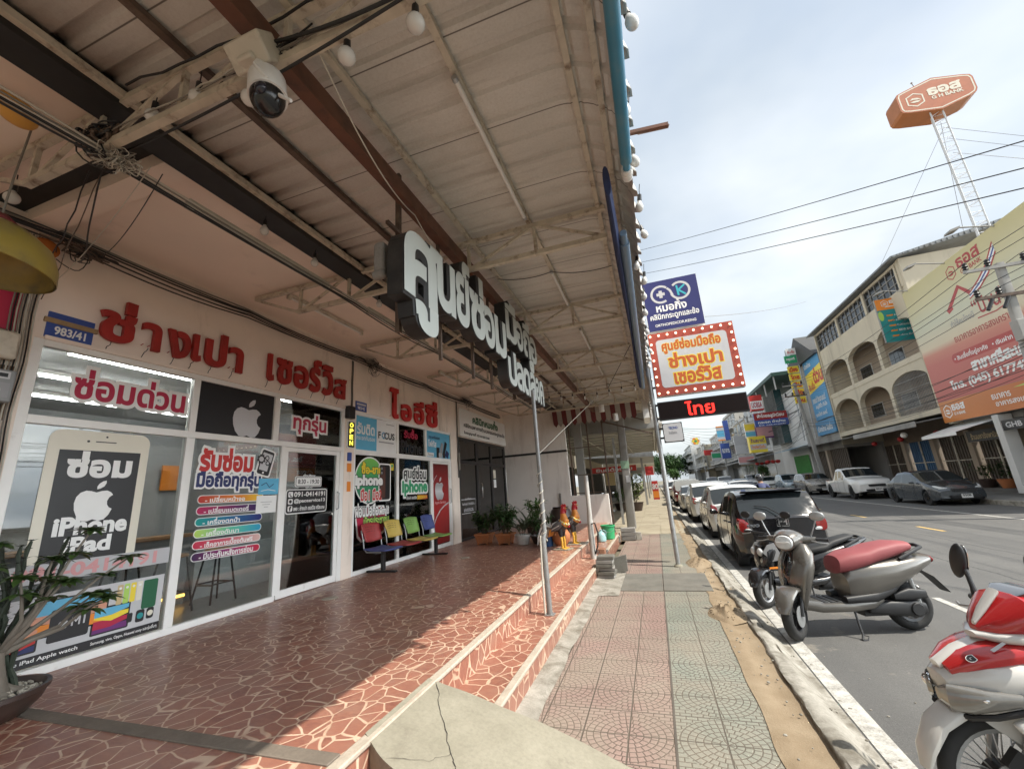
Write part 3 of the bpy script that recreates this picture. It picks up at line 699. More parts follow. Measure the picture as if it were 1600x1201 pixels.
d1 = obj('door', MB().box(-5.505, -5.452, 5.085, 5.16, 0.41, 2.62).box(-5.505, -5.452, 6.235, 6.315, 0.41, 2.62).box(-5.504, -5.453, 5.16, 6.235, 0.41, 0.52).box(-5.504, -5.453, 5.16, 6.235, 2.55, 2.62), ALUW, s1, smooth=False, bevel=0.004)
obj('door_pane', MB().box(-5.481, -5.475, 5.16, 6.235, 0.52, 2.55), GLASS, d1, smooth=False)
obj('handle', MB().tube([(-5.452, 6.275, 1.60), (-5.40, 6.275, 1.62), (-5.40, 6.275, 1.88), (-5.452, 6.275, 1.90)], 0.011, 8), GALV, d1)
room(s1, 2.1, 6.6)
FG = frx(-5.470)
def fruit(t, u, v, h, col, name='window_mark'):
    b = SB(FG); b.A(u, v, h, col, 0.003); return b.end(name, t)
fruit(s1, 4.42, 2.99, 0.56, 'lgrey')
b = SB(FG); b.T('ซ่อมด่วน', (2.47, 3.53, 2.93, 3.23), 'crim', 0.035, out='white', ow=0.11); b.end('window_lettering', s1)
b = SB(FG); b.T('ทุกรุ่น', (5.24, 5.95, 2.86, 3.20), 'crim', 0.035, out='white', ow=0.11); b.end('window_lettering', s1)
# big handset poster
b = SB(FG)
b.R(2.36, 3.22, 1.20, 2.60, 'cream', 0.10, 0.001); b.R(2.45, 3.14, 1.30, 2.40, 'black', 0.0, 0.002)
b.R(2.72, 2.90, 2.49, 2.50, 'black', 0.004, 0.002); b.D(2.66, 2.495, 0.012, 'black', n=0.002); b.D(2.81, 2.55, 0.010, 'black', n=0.002)
b.T('ซ่อม', (2.54, 3.06, 2.14, 2.38), 'white', 0.05); b.A(2.80, 1.90, 0.40, 'white', 0.004)
b.T('iPhone', (2.52, 3.10, 1.585, 1.74), 'white', 0.045); b.T('iPad', (2.62, 2.98, 1.41, 1.55), 'white', 0.045); b.end('window_sticker', s1)
b = SB(FG); b.R(2.18, 3.58, 1.18, 1.345, 'silver', 0.0, 0.0045); b.T('091-0414191', (2.30, 3.44, 1.205, 1.32), 'rose', 0.035, n=0.0065); b.end('window_sticker', s1)
# lower gadget poster
b = SB(FG); b.R(2.20, 3.56, 0.50, 1.06, 'lgrey', 0.0, 0.001); b.R(2.20, 3.56, 0.49, 0.575, 'black', 0.0, 0.002)
b.T('iPhone iPad Apple watch', (2.30, 2.86, 0.515, 0.555), 'white', 0.02); b.T('Samsung, vivo, Oppo, Huawei sony และรุ่นอื่นๆ', (2.96, 3.54, 0.512, 0.56), 'white', 0.02)
for (u0, u1, v0, v1, cs) in ((2.46, 3.06, 0.70, 1.02, ('sky', 'peach', 'orange')), (2.94, 3.26, 0.60, 0.85, ('sky', 'yellow', 'crim', 'purple')), (2.28, 2.56, 0.60, 0.80, ('peach', 'orange', 'red', 'navy'))):
    b.R(u0, u1, v0, v1, 'black', 0.015, 0.002); k = len(cs)
    for i, cc in enumerate(cs):
        va = v1-0.015-(v1-v0-0.03)*i/k; vb = v1-0.015-(v1-v0-0.03)*(i+1)/k; w_ = u1-u0-0.03
        b.P([(u0+0.015, vb if i == k-1 else vb+0.02*(1 if i % 2 else -1)), (u0+0.015+w_*0.5, vb if i == k-1 else vb-0.02), (u1-0.015, vb if i == k-1 else vb+0.018), (u1-0.015, va), (u0+0.015+w_*0.5, va), (u0+0.015, va)], cc, 0.003+0.0004*(k-i))
b.R(2.62, 2.92, 0.64, 0.92, 'black', 0.02, 0.0055); b.A(2.72, 0.785, 0.09, 'lgrey', 0.0068); b.T('M1', (2.78, 2.88, 0.75, 0.82), 'lgrey', 0.02, n=0.008)
for i, cc in enumerate(('gold', 'lime', 'yellow', 'cream', 'teal')):
    b.R(3.12+i*0.06, 3.17+i*0.06, 0.84, 1.03, cc, 0.01, 0.003); b.D(3.145+i*0.06, 0.995, 0.012, 'white', n=0.0045)
b.R(3.36, 3.50, 0.74, 1.03, 'dgreen', 0.02, 0.005); b.R(3.24, 3.29, 0.64, 0.73, 'black', 0.015, 0.005); b.R(3.32, 3.40, 0.62, 0.74, 'black', 0.02, 0.007); b.D(3.36, 0.68, 0.03, 'teal', n=0.0085); b.R(3.42, 3.49, 0.63, 0.74, 'black', 0.02, 0.007); b.D(3.455, 0.685, 0.028, 'cream', n=0.0085)
b.end('window_sticker', s1)
# service list
b = SB(FG); b.T('รับซ่อม', (3.82, 4.55, 2.23, 2.52), 'red', 0.05, out='white', ow=0.10); b.T('มือถือทุกรุ่น', (3.80, 4.70, 1.97, 2.22), 'navy', 0.05, out='white', ow=0.10)
U2 = Vector((0, 1, 0))
rot = lambda p, a, c: (c[0]+(p[0]-c[0])*cos(a)-(p[1]-c[1])*sin(a), c[1]+(p[0]-c[0])*sin(a)+(p[1]-c[1])*cos(a))
fr0 = b.fr; a_ = radians(-14); b.fr = (fr0[0]+UY*4.77+UZ*2.36, UY*cos(a_)+UZ*sin(a_), UZ*cos(a_)-UY*sin(a_), UX)
b.R(-0.13, 0.13, -0.20, 0.20, 'white', 0.04, 0.004); b.R(-0.105, 0.105, -0.18, 0.18, 'black', 0.03, 0.0052); b.R(-0.085, 0.085, -0.12, 0.14, 'lgrey', 0.01, 0.0064); b.D(0, -0.15, 0.016, 'white', n=0.0064)
for u, v, r in ((-0.09, 0.03, 0.075), (0.0, 0.07, 0.042), (0.03, 0.0, 0.042)):
    b.P([(u+r*(1 if (i//2) % 2 else 0.78)*cos(2*pi*i/32), v+r*(1 if (i//2) % 2 else 0.78)*sin(2*pi*i/32)) for i in range(32)], 'black', 0.008); b.D(u, v, r*0.5, 'lgrey', n=0.0095)
b.R(0.06, 0.10, -0.14, 0.02, 'black', 0.015, 0.0078); b.fr = fr0
LIST = [('- เปลี่ยนหน้าจอ', [(0, (0.42, 0.02, 0.02)), (0.6, (0.66, 0.20, 0.02)), (1, (0.80, 0.55, 0.05))]), ('- เปลี่ยนแบตเตอรี่', [(0, (0.42, 0.01, 0.08)), (0.6, (0.10, 0.01, 0.10)), (1, (0.02, 0.02, 0.10))]),
        ('- เครื่องตกน้ำ', [(0, (0.0, 0.28, 0.25)), (0.5, (0.01, 0.12, 0.28)), (1, (0.02, 0.02, 0.15))]), ('- เครื่องดับมา', [(0, (0.42, 0.62, 0.10)), (0.5, (0.10, 0.48, 0.30)), (1, (0.02, 0.30, 0.50))]),
        ('- เช็คอาการเบื้องต้นฟรี', [(0, (0.50, 0.02, 0.06)), (0.5, (0.56, 0.10, 0.14)), (1, (0.62, 0.42, 0.38))]), ('- มีประกันหลังการซ่อม', [(0, (0.03, 0.01, 0.06)), (0.5, (0.25, 0.01, 0.12)), (1, (0.50, 0.02, 0.05))])]
for i, (tx, stp) in enumerate(LIST):
    v = 1.865-i*0.137
    b.R(3.83, 4.78, v-0.052, v+0.052, 'white', 0.052, 0.001); b.R(3.84, 4.77, v-0.044, v+0.044, grad('print_gradient', stp, 1, 3.84, 4.77), 0.044, 0.0022)
    b.T(tx, (3.93, 3.93+(0.55, 0.62, 0.50, 0.50, 0.72, 0.74)[i], v-0.036, v+0.040), 'white', 0.03, n=0.0045)
b.end('window_sticker', s1)
b = SB(FG); b.R(4.68, 5.02, 1.90, 2.13, 'sky', 0.0, 0.008); b.B([(4.72, 2.03), (4.80, 2.07), (4.86, 2.0), (4.93, 2.05)], 0.012, 'navy', 0.0095); b.B([(4.72, 1.95), (4.84, 1.97), (4.97, 1.95)], 0.008, 'white', 0.0095); b.R(4.66, 5.0, 1.64, 1.885, 'white', 0.0, 0.009)
for k in range(3): b.R(4.73+0.03*k, 4.92-0.03*k, 1.79-k*0.035, 1.797-k*0.035, 'grey', 0, 0.0105)
b.end('paper_notice', s1)
# door stickers
b = SB((Vector((-5.473, 0, 0)), UY, UZ, UX)); b.R(5.34, 5.91, 2.0, 2.17, 'white', 0.03, 0.001); b.R(5.355, 5.895, 2.012, 2.158, 'black', 0.025, 0.0021); b.R(5.365, 5.885, 2.022, 2.148, 'white', 0.022, 0.0032)
b.T('8:30 - 19:30', (5.40, 5.85, 2.05, 2.12), 'black', 0.02, n=0.005); b.T('เปิดบริการ', (5.50, 5.76, 2.155, 2.20), 'white', 0.03, out='black', ow=0.05); b.T('ทุกวัน', (5.56, 5.70, 1.972, 2.01), 'white', 0.03, n=0.006, out='black', ow=0.05)
b.R(5.18, 6.05, 1.585, 1.965, 'white', 0.05, 0.001); b.R(5.195, 6.035, 1.60, 1.95, 'black', 0.04, 0.0022)
for k, tx in enumerate(('091-0414191', '@paoservice13', 'เพจ : ช่างเปา เซอร์วิส ศรีสะเกษ')):
    v = 1.885-k*0.108; b.R(5.225, 5.315, v-0.042, v+0.042, 'white', 0.02, 0.0035); b.T(tx, (5.34, 6.0, v-0.036, v+0.036), 'white', 0.025, n=0.0045)
b.B([(5.25, 1.905), (5.255, 1.875), (5.275, 1.855), (5.295, 1.862)], 0.014, 'black', 0.005); b.D(5.27, 1.777, 0.026, 'black', n=0.005); b.T('f', (5.255, 5.287, 1.64, 1.70), 'black', 0.06, n=0.005)
b.end('door_sticker', d1)
# red wall letters
def wall_letters(t, pieces, mat):
    for tx, bx in pieces:
        mb = MB(); text_solid(mb, tx, (Vector((-5.45, 0, 0)), UY, UZ, UX), bx, 0.05, 0.02, 0.032, 0, 0)
        mb2 = mb; n_ = 3
        for i in range(n_):
            u = bx[0]+(bx[1]-bx[0])*(i+0.5)/n_; mb.tube([(-5.45, u, bx[2]+0.05), (-5.41, u, bx[2]+0.06)], 0.005, 5)
        obj('letter', mb, mat, t, smooth=False)
REDL = paint('red_letter_paint', (0.36, 0.022, 0.016), 0.5, 0.1, 3, dirt=(0.20, 0.02, 0.015), dscale=3)
w1 = thing('wall_lettering', 'dark red raised Thai letters fixed on the cream wall above the repair shop windows', 'lettering', (-5.45, 4.4, 3.5))
for tx, bx in (('ช่', (2.53, 2.86, 3.58, 4.08)), ('า', (2.93, 3.13, 3.59, 3.92)), ('ง', (3.20, 3.47, 3.58, 3.93)), ('เ', (3.50, 3.61, 3.60, 3.96)), ('ป', (3.66, 3.95, 3.59, 4.07)), ('า', (3.99, 4.20, 3.59, 3.95)),
               ('เ', (4.62, 4.73, 3.60, 4.03)), ('ซ', (4.79, 5.07, 3.60, 4.01)), ('อ', (5.13, 5.42, 3.60, 3.99)), ('ร์', (5.46, 5.70, 3.60, 4.19)), ('วิ', (5.74, 6.00, 3.60, 4.16)), ('ส', (6.05, 6.36, 3.60, 3.99))):
    wall_letters(w1, [(tx, bx)], REDL)
    obj('feed_wire', MB().tube(wire((-5.43, (bx[0]+bx[1])/2, bx[2]+0.03), (-5.44, (bx[0]+bx[1])/2-0.05, 3.49), -0.0, 4, 0.008), 0.004, 5), BLACKP, w1)
# furniture seen through the glass
WOODT = paint('counter_wood', (0.30, 0.15, 0.055), 0.45, 0.2, 8)
t = thing('bar_counter', 'wooden topped counter with a yellow glowing strip at its foot inside the repair shop', 'counter', (-7.2, 3.6, 0.4))
obj('counter_top', MB().box(-7.45, -6.95, 2.15, 4.95, 1.36, 1.41), WOODT, t, smooth=False, bevel=0.004); obj('counter_base', MB().box(-7.40, -7.05, 2.2, 4.9, 0.40, 1.359), paint('counter_grey', (0.22, 0.23, 0.24), 0.5), t, smooth=False); obj('glow_strip', MB().box(-7.049, -7.03, 2.2, 4.9, 0.50, 0.535), emis('amber_strip', (1.0, 0.52, 0.08), 2.5), t, smooth=False)
def stool(label, y, x=-6.55):
    t = thing('bar_stool', label, 'stool', (x, y, 0.4), group='bar stools inside the repair shop'); obj('seat', MB().lathe([(0.17, 0), (0.18, 0.015), (0.17, 0.04), (0, 0.045)], (x, y, 1.12), n=20), WOODT, t)
    for sx in (-1, 1):
        for sy in (-1, 1): obj('leg', MB().tube([(x+sx*0.11, y+sy*0.11, 1.12), (x+sx*0.2, y+sy*0.2, 0.40)], 0.014, 6), BLACKP, t)
    obj('foot_ring', MB().bar((x-0.17, y-0.17, 0.66), (x+0.17, y-0.17, 0.66), 0.02).bar((x-0.17, y+0.17, 0.66), (x+0.17, y+0.17, 0.66), 0.02).bar((x-0.17, y-0.17, 0.67), (x-0.17, y+0.17, 0.67), 0.02).bar((x+0.17, y-0.17, 0.67), (x+0.17, y+0.17, 0.67), 0.02), BLACKP, t, smooth=False)
stool('bar stool inside the repair shop, leftmost behind the service list', 3.75); stool('bar stool inside the repair shop, second behind the service list', 4.35); stool('bar stool inside the repair shop, nearest the glass door', 5.0)
t = thing('display_counter', 'pale grey display counter behind the glass door of the repair shop', 'counter', (-7.5, 5.8, 0.4)); obj('base', MB().box(-7.8, -7.1, 5.05, 6.55, 0.40, 1.15), paint('counter_pale', (0.42, 0.43, 0.43), 0.4), t, smooth=False); obj('glass_case', MB().box(-7.78, -7.12, 5.07, 6.53, 1.151, 1.45), GLASS, t, smooth=False)
b = SB((Vector((-9.55, 0, 0)), UY, UZ, UX)); b.R(2.5, 4.2, 1.6, 2.7, 'black', 0.0, 0.0, 0.05); b.R(4.6, 5.6, 1.7, 2.9, 'lgrey', 0, 0, 0.03); b.R(5.9, 6.4, 2.2, 2.7, 'orange', 0, 0, 0.03); b.sign('wall_poster', 'dark and orange posters on the back wall inside the repair shop', 'posters')
b = SB((Vector((-9.55, 0, 0)), UY, UZ, UX)); b.R(7.2, 8.6, 1.5, 2.6, 'grey', 0.0, 0.0, 0.05); b.R(8.9, 10.4, 1.3, 2.2, 'teal', 0, 0, 0.03); b.sign('wall_poster', 'grey and teal posters on the back wall inside the second phone shop', 'posters')
# ---- bay two
s2 = thing('phone_shop', 'second phone shop front with green round sticker, blue panel and red door poster', 'shop', (-5.45, 8.95, 0.4))
m = MB(); m.box(-5.62, -5.45, 6.68, 11.22, 3.45, 4.70); m.box(-5.62, -5.435, 10.80, 11.18, 0.3, 3.449); obj('wall', m, PLAST2, s2, smooth=False, bevel=0.006)
frame(s2, [(6.69, 6.74, 0.4, 3.449), (6.74, 10.80, 3.385, 3.449), (6.74, 10.80, 2.60, 2.70), (6.74, 9.72, 0.402, 0.475), (8.12, 8.22, 0.475, 2.60), (8.13, 8.21, 2.70, 3.385), (9.62, 9.72, 0.475, 2.60), (9.40, 9.47, 2.70, 3.385), (10.72, 10.80, 0.40, 2.60)], ALUW)
pane(s2, 6.74, 8.12, 0.475, 2.60); pane(s2, 8.22, 9.62, 0.475, 2.60); pane(s2, 8.21, 9.40, 2.70, 3.385)
pane(s2, 6.74, 8.13, 2.70, 3.385, vin('white'), 'printed_panel'); pane(s2, 9.47, 10.80, 2.70, 3.385, vin('sky'), 'printed_panel')
d2 = obj('door', MB().box(-5.505, -5.452, 9.725, 9.78, 0.41, 2.595).box(-5.505, -5.452, 10.655, 10.715, 0.41, 2.595).box(-5.504, -5.453, 9.78, 10.655, 0.41, 0.50).box(-5.504, -5.453, 9.78, 10.655, 2.54, 2.595), ALUW, s2, smooth=False, bevel=0.004)
obj('door_panel', MB().box(-5.481, -5.475, 9.78, 10.655, 0.50, 2.54), GLASS, d2, smooth=False)
obj('handle', MB().tube([(-5.452, 10.69, 1.5), (-5.40, 10.69, 1.52), (-5.40, 10.69, 1.86), (-5.452, 10.69, 1.88)], 0.011, 8), GALV, d2)
room(s2, 6.7, 11.1)
b = SB((Vector((-5.474, 0, 0)), UY, UZ, UX)); b.R(9.785, 10.65, 0.52, 2.53, grad('red_poster', [(0, (0.20, 0.004, 0.006)), (0.45, (0.36, 0.015, 0.016)), (0.8, (0.24, 0.008, 0.01)), (1, (0.12, 0.004, 0.006))], 2, 0.5, 2.55), 0, 0.001)
b.A(10.14, 1.90, 0.60, grad('chrome_print', [(0, (0.28, 0.28, 0.29)), (0.35, (0.62, 0.62, 0.63)), (0.6, (0.36, 0.36, 0.37)), (1, (0.70, 0.70, 0.71))], 2, 1.6, 2.25), 0.003); b.T('Apple Service', (9.86, 10.46, 1.49, 1.58), 'rose', 0.02)
b.B([(9.80, 1.00), (9.95, 1.18), (10.15, 1.34), (10.40, 1.45), (10.645, 1.52)], 0.035, 'silver'); b.B([(9.80, 2.05), (9.90, 2.16), (10.0, 2.24)], 0.02, 'silver'); b.end('door_poster', d2)
b = SB(FG); b.R(6.745, 7.42, 2.705, 3.38, 'sky', 0, 0.001); b.T('รับติด', (6.80, 7.34, 3.02, 3.25), 'white', 0.03); b.T('กระจกกันรอย', (6.78, 7.36, 2.90, 2.99), 'white', 0.01)
b.T('F  CUS', (7.48, 8.06, 2.99, 3.13), 'black', 0.03); b.D(7.67, 3.06, 0.075, 'sky', n=0.002); b.D(7.67, 3.06, 0.05, 'white', n=0.0032)
for k in range(6): b.B([(7.67+0.03*cos(k*pi/3), 3.06+0.03*sin(k*pi/3)), (7.67+0.07*cos(k*pi/3+0.5), 3.06+0.07*sin(k*pi/3+0.5))], 0.014, 'navy', 0.0045)
b.R(7.5, 8.04, 2.90, 2.925, 'grey', 0, 0.002); b.R(7.75, 8.05, 3.31, 3.325, 'grey', 0, 0.002); b.end('window_sticker', s2)
b = SB(FG); b.T('รับซื้อ', (8.46, 9.05, 3.10, 3.33), 'crim', 0.03); b.T('iPhone', (8.25, 9.24, 2.74, 3.02), 'black', 0.03); b.end('window_lettering', s2)
b = SB(FG); b.T('กระจกกันรอย', (9.62, 10.2, 3.20, 3.28), 'navy', 0.02); b.T('โฟกัส', (9.58, 10.0, 2.98, 3.15), 'white', 0.03)
for u, v, w_, h_, a, cc in ((10.10, 2.84, 0.16, 0.28, 0, 'black'), (10.30, 2.95, 0.14, 0.34, 15, 'grey'), (10.48, 2.96, 0.13, 0.42, 25, 'black'), (10.24, 2.78, 0.2, 0.12, 0, 'silver'), (10.62, 2.82, 0.18, 0.18, 30, 'navy'), (10.44, 2.78, 0.14, 0.14, 0, 'black')):
    a = radians(-a); q = [(-w_/2, -h_/2), (w_/2, -h_/2), (w_/2, h_/2), (-w_/2, h_/2)]; b.P([(u+x*cos(a)-y*sin(a), v+x*sin(a)+y*cos(a)) for x, y in q], cc, 0.001+random.random()*0.004)
b.R(9.52, 9.86, 2.72, 2.82, 'white', 0, 0.001); b.T('Focus', (9.56, 9.82, 2.74, 2.80), 'grey', 0.02); b.end('window_sticker', s2)
b = SB(FG); b.D(7.22, 2.11, 0.47, 'white', 0.47); b.D(7.22, 2.11, 0.44, grad('green_disc', [(0, (0.02, 0.16, 0.10)), (0.5, (0.03, 0.30, 0.12)), (1, (0.20, 0.52, 0.10))], 2, 1.68, 2.55), 0.44, n=0.0022)
b.T('ซื้อ-ขาย', (6.96, 7.62, 2.24, 2.46), 'yellow', 0.05, n=0.007, out='black', ow=0.05); b.T('iphone', (6.78, 7.62, 1.96, 2.20), 'white', 0.06, n=0.009, out='black', ow=0.05); b.T('มือ1 มือ2', (6.95, 7.60, 1.72, 1.93), 'red', 0.04, n=0.007, out='white', ow=0.06)
b.R(7.50, 7.93, 1.68, 2.46, 'white', 0.06, 0.0035); b.R(7.53, 7.90, 1.71, 2.43, 'black', 0.05, 0.0046); b.R(7.56, 7.73, 1.75, 2.39, 'brown', 0.03, 0.0058); b.R(7.55, 7.66, 2.22, 2.40, 'black', 0.02, 0.007)
for v in (2.26, 2.35): b.D(7.605, v, 0.028, 'grey', n=0.0085)
b.end('window_sticker', s2)
b = SB(FG); b.P([(6.76, 1.62), (7.70, 1.60), (7.90, 1.15), (7.55, 1.00), (6.98, 0.95), (6.86, 1.05)], 'white', 0.001); b.P([(6.80, 1.58), (7.66, 1.56), (7.84, 1.17), (7.52, 1.04), (7.0, 0.99), (6.90, 1.08)], 'crim', 0.0022)
b.T('ผ่อนมือถือ', (6.80, 7.50, 1.42, 1.66), 'white', 0.04, n=0.006, out='black', ow=0.06); b.T('เพียงใช้', (7.52, 7.86, 1.42, 1.58), 'white', 0.04, n=0.006, out='black', ow=0.06); b.T('บัตรประชาชน', (7.05, 7.86, 1.25, 1.41), 'lime', 0.03, n=0.007, out='black', ow=0.09); b.end('window_sticker', s2)
b = SB(FG); b.R(7.92, 8.04, 2.32, 2.47, 'yellow', 0.01, 0.001); b.D(7.98, 2.42, 0.035, 'green', n=0.0022); b.R(7.97, 7.99, 2.34, 2.40, 'brown', 0, 0.0022); b.end('window_sticker', s2)
b = SB(FG); b.T('ศูนย์ซ่อม', (8.44, 9.44, 2.06, 2.42), 'black', 0.035, n=0.006, out='white', ow=0.11); b.T('iphone', (8.38, 9.46, 1.76, 2.10), 'green', 0.05, n=0.009, out='white', ow=0.11)
b.R(8.52, 9.0, 1.66, 1.76, 'black', 0.01, 0.010); b.R(9.0, 9.48, 1.66, 1.76, grad('or_red', [(0, (0.7, 0.4, 0.03)), (1, (0.42, 0.02, 0.02))], 1, 9.0, 9.48), 0.01, 0.010); b.T('ช่างเปา เซอร์วิส', (8.54, 8.97, 1.68, 1.75), 'white', 0.02, n=0.0125); b.T('091-0414191', (9.04, 9.45, 1.685, 1.74), 'yellow', 0.02, n=0.0125); b.end('window_sticker', s2)
w2 = thing('wall_lettering', 'bright red flat Thai letters on the stained wall above the second phone shop', 'lettering', (-5.45, 8.9, 3.5))
REDL2 = paint('bright_red_letter', (0.48, 0.022, 0.02), 0.5, 0.06)
for tx, bx in (('ไ', (7.80, 8.12, 3.47, 4.18)), ('อ', (8.25, 8.68, 3.47, 3.88)), ('อี', (8.82, 9.27, 3.47, 4.06)), ('ซี่', (9.38, 9.98, 3.47, 4.18))): wall_letters(w2, [(tx, bx)], REDL2)
b = SB((Vector((-5.449, 0, 0)), UY, UZ, UX))
# ---- clinic bay
s3 = thing('clinic_shop', 'clinic front with black framed dark glass and white fascia board', 'clinic', (-5.45, 13.4, 0.4))
m = MB(); m.box(-5.62, -5.45, 11.22, 15.6, 3.40, 4.70); m.box(-5.62, -5.44, 11.18, 11.30, 0.3, 3.40); obj('wall', m, PLASTER, s3, smooth=False)
obj('fascia_board', MB().box(-5.45, -5.37, 11.33, 15.45, 3.42, 4.28), vin('white'), s3, smooth=False, bevel=0.004)
b = SB((Vector((-5.37, 0, 0)), UY, UZ, UX)); b.T('คลินิกหมอกิ๋ง', (12.3, 14.6, 3.92, 4.24), 'dgreen', 0.05); b.T('คลินิกเฉพาะทางด้านเวชกรรมกระดูกและข้อ', (11.6, 15.3, 3.68, 3.86), 'black', 0.03); b.T('ใบอนุญาตที่ 33101001568', (11.6, 13.7, 3.49, 3.62), 'black', 0.04); b.end('board_lettering', s3)
frame(s3, [(11.30, 11.40, 0.4, 3.40), (15.30, 15.45, 0.4, 3.40), (12.62, 12.78, 0.4, 3.40), (13.90, 14.06, 0.4, 3.40), (11.40, 15.30, 3.30, 3.40), (11.40, 15.30, 2.60, 2.70), (11.40, 15.30, 0.40, 0.47)], BLKF)
for y0, y1 in ((11.40, 12.62), (12.78, 13.90), (14.06, 15.30)):
    pane(s3, y0, y1, 0.47, 2.60, DGLASS); pane(s3, y0, y1, 2.70, 3.30, DGLASS)
obj('handle', MB().tube([(-5.44, 12.92, 1.55), (-5.39, 12.92, 1.57), (-5.39, 12.92, 2.0), (-5.44, 12.92, 2.02)], 0.014, 8), CHROME, s3)
b = SB(FG); b.B([(11.42, 1.15), (12.46, 1.15), (12.46, 1.55), (11.42, 1.55)], 0.02, 'lgrey', closed=True); b.T('เวลาทำการ', (11.7, 12.15, 1.53, 1.60), 'lgrey', 0.02, n=0.005); b.T('จันทร์-ศุกร์ 17.00-20.00 น.', (11.5, 12.38, 1.36, 1.46), 'lgrey', 0.02); b.T('เสาร์-อาทิตย์ 9.00-12.00 น.', (11.6, 12.3, 1.20, 1.30), 'lgrey', 0.02); b.end('window_sticker', s3)
b = SB(FG); b.R(14.15, 14.40, 2.18, 2.48, 'cream', 0, 0.001); b.R(14.15, 14.40, 1.86, 2.14, 'white', 0, 0.001); b.end('paper_notice', s3)
room(s3, 11.3, 15.5, 3.0)
# side wall, low wall
one('side_wall', 'tall white painted wall with a dark stripe closing the porch beside the clinic', 'wall', MB().box(-5.45, -3.0, 15.48, 15.66, 0.38, 4.66, 0).box(-5.45, -2.99, 15.455, 15.48, 2.98, 3.06, 1).box(-3.42, -3.36, 15.44, 15.481, 0.9, 1.5, 2), [SIDEW, BLKF, GREYP], smooth=False)
one('low_wall', 'low white wall standing between the porch end and the tan pavement', 'wall', MB().box(-2.99, -1.66, 15.5, 15.64, 0.0, 1.38), SIDEW, smooth=False, bevel=0.01)
# upper storey with soffit and dark beam
up = thing('upper_storey', 'overhanging pink upper storey soffit with a long black edge beam over the shops', 'upper storey', (-5.0, 6, 4.66))
obj('soffit', MB().box(-5.62, -3.50, -4, 1.62, 4.66, 4.8).box(-5.62, -3.50, 2.06, 18.6, 4.66, 4.8).box(-5.62, -3.50, 1.86, 2.06, 4.56, 4.8), SOFF, up, smooth=False)
obj('soffit_gap', MB().box(-5.62, -3.50, 1.62, 1.86, 4.70, 4.8), BEAMB, up, smooth=False)
obj('edge_beam', MB().box(-3.50, -3.24, -4, 18.6, 4.55, 4.86), BEAMB, up, smooth=False, bevel=0.004)
obj('edge_angle', MB().box(-3.238, -3.19, -4, 18.6, 4.60, 4.655), STEELP, up, smooth=False)
obj('upper_wall', MB().box(-10, -3.3, -4, 18.6, 4.87, 9.5), PLASTER, up, smooth=False)
# neighbour at the left edge
s0 = thing('neighbour_shop', 'sliver of the neighbouring cream shop wall left of the repair shop', 'shop', (-5.45, -0.5, 0.4))
obj('wall', MB().box(-5.62, -5.45, -3.5, 1.96, 3.0, 4.66).box(-5.62, -5.45, 1.45, 1.96, 0.3, 3.0), PLASTER, s0, smooth=False); obj('shutter', MB().box(-5.60, -5.52, -3.5, 1.45, 0.3, 3.0), GALV, s0, smooth=False)
b = SB((Vector((-5.43, 0, 0)), UY, UZ, UX)); b.R(1.2, 1.96, 3.45, 4.0, 'crim', 0, 0, 0.01); b.sign('cloth_banner', 'dark magenta banner hanging at the far left edge of the wall', 'banner')

# ================================================================== tin canopy
def m_tin():
    s = Sh('tin_underside'); p = s.pos(); x, y, z = s.xyz(p)
    n = s.noise(s.map(p, (0.5, 2.0, 1)), 1.2, 8.0, 0.65); f = s.noise(p, 55.0, 4.0, 0.75)
    c = s.mix(s.ramp(n, [(0.3, 0), (0.7, 1)]), (0.53, 0.505, 0.46), (0.68, 0.655, 0.61))
    c = s.mix(s.ramp(f, [(0.42, 0), (0.75, 0.35)]), c, (0.38, 0.33, 0.28))
    c = s.mix(s.ramp(s.noise(s.map(p, (0.35, 3.0, 1)), 1.5, 7.0, 0.7), [(0.55, 0), (0.72, 0.5)]), c, (0.30, 0.27, 0.24))
    seam = s.math('ABSOLUTE', s.math('FRACT', (y+0.06)/0.795)-0.5); c = s.mix(s.ramp(seam, [(0.004, 0.85), (0.008, 0)]), c, (0.06, 0.045, 0.035))
    return s.bsdf(c, 0.55, normal=s.bump(f, 0.2, 0.004), spec=0.4)
TIN = m_tin()
cn = thing('tin_canopy', 'long corrugated tin canopy on steel trusses over the porch', 'canopy', (-1.6, 6, 4.3))
PIT = 0.265
xs = [(-3.24, 4.70, 0), (-2.4, 4.70, 0), (-1.6, 4.70, 0), (-0.9, 4.695, 0), (-0.42, 4.69, 0)]
NA = 26
for i in range(NA+1):
    a = radians(4+76*i/NA); R = 0.56
    xs.append((-0.36+R*sin(a)*0.98, 4.69-R+R*cos(a), (0.007 if i % 2 else -0.004) if 3 < i < NA-3 and (i % 9) > 2 else 0))
rp = [(0.0, 0), (0.095, 0), (0.115, 0.026), (0.165, 0.026), (0.185, 0), (0.264, 0)]
ys = []
y = -3.6
while y < 18.4:
    for dy, h in rp: ys.append((y+dy, h))
    y += PIT
mb = MB(); nx = len(xs)
for (yy, h) in ys:
    for i, (x, z, cr_) in enumerate(xs):
        if i >= 5: a = radians(4+76*(i-5)/NA); nrm = (sin(a), cos(a))
        else: nrm = (0, 1)
        k = h+cr_*(1 if h == 0 else 0.3); jag = 0.0
        if i == nx-1: jag = 0.02*noise.noise(Vector((yy*9, 0, 0)))+(0.03 if h > 0 else 0)
        mb.v.append((x+nrm[0]*k+jag*0.3, yy, z+nrm[1]*k-jag))
for j in range(len(ys)-1):
    for i in range(nx-1): mb.f.append((j*nx+i, j*nx+i+1, (j+1)*nx+i+1, (j+1)*nx+i)); mb.m.append(0)
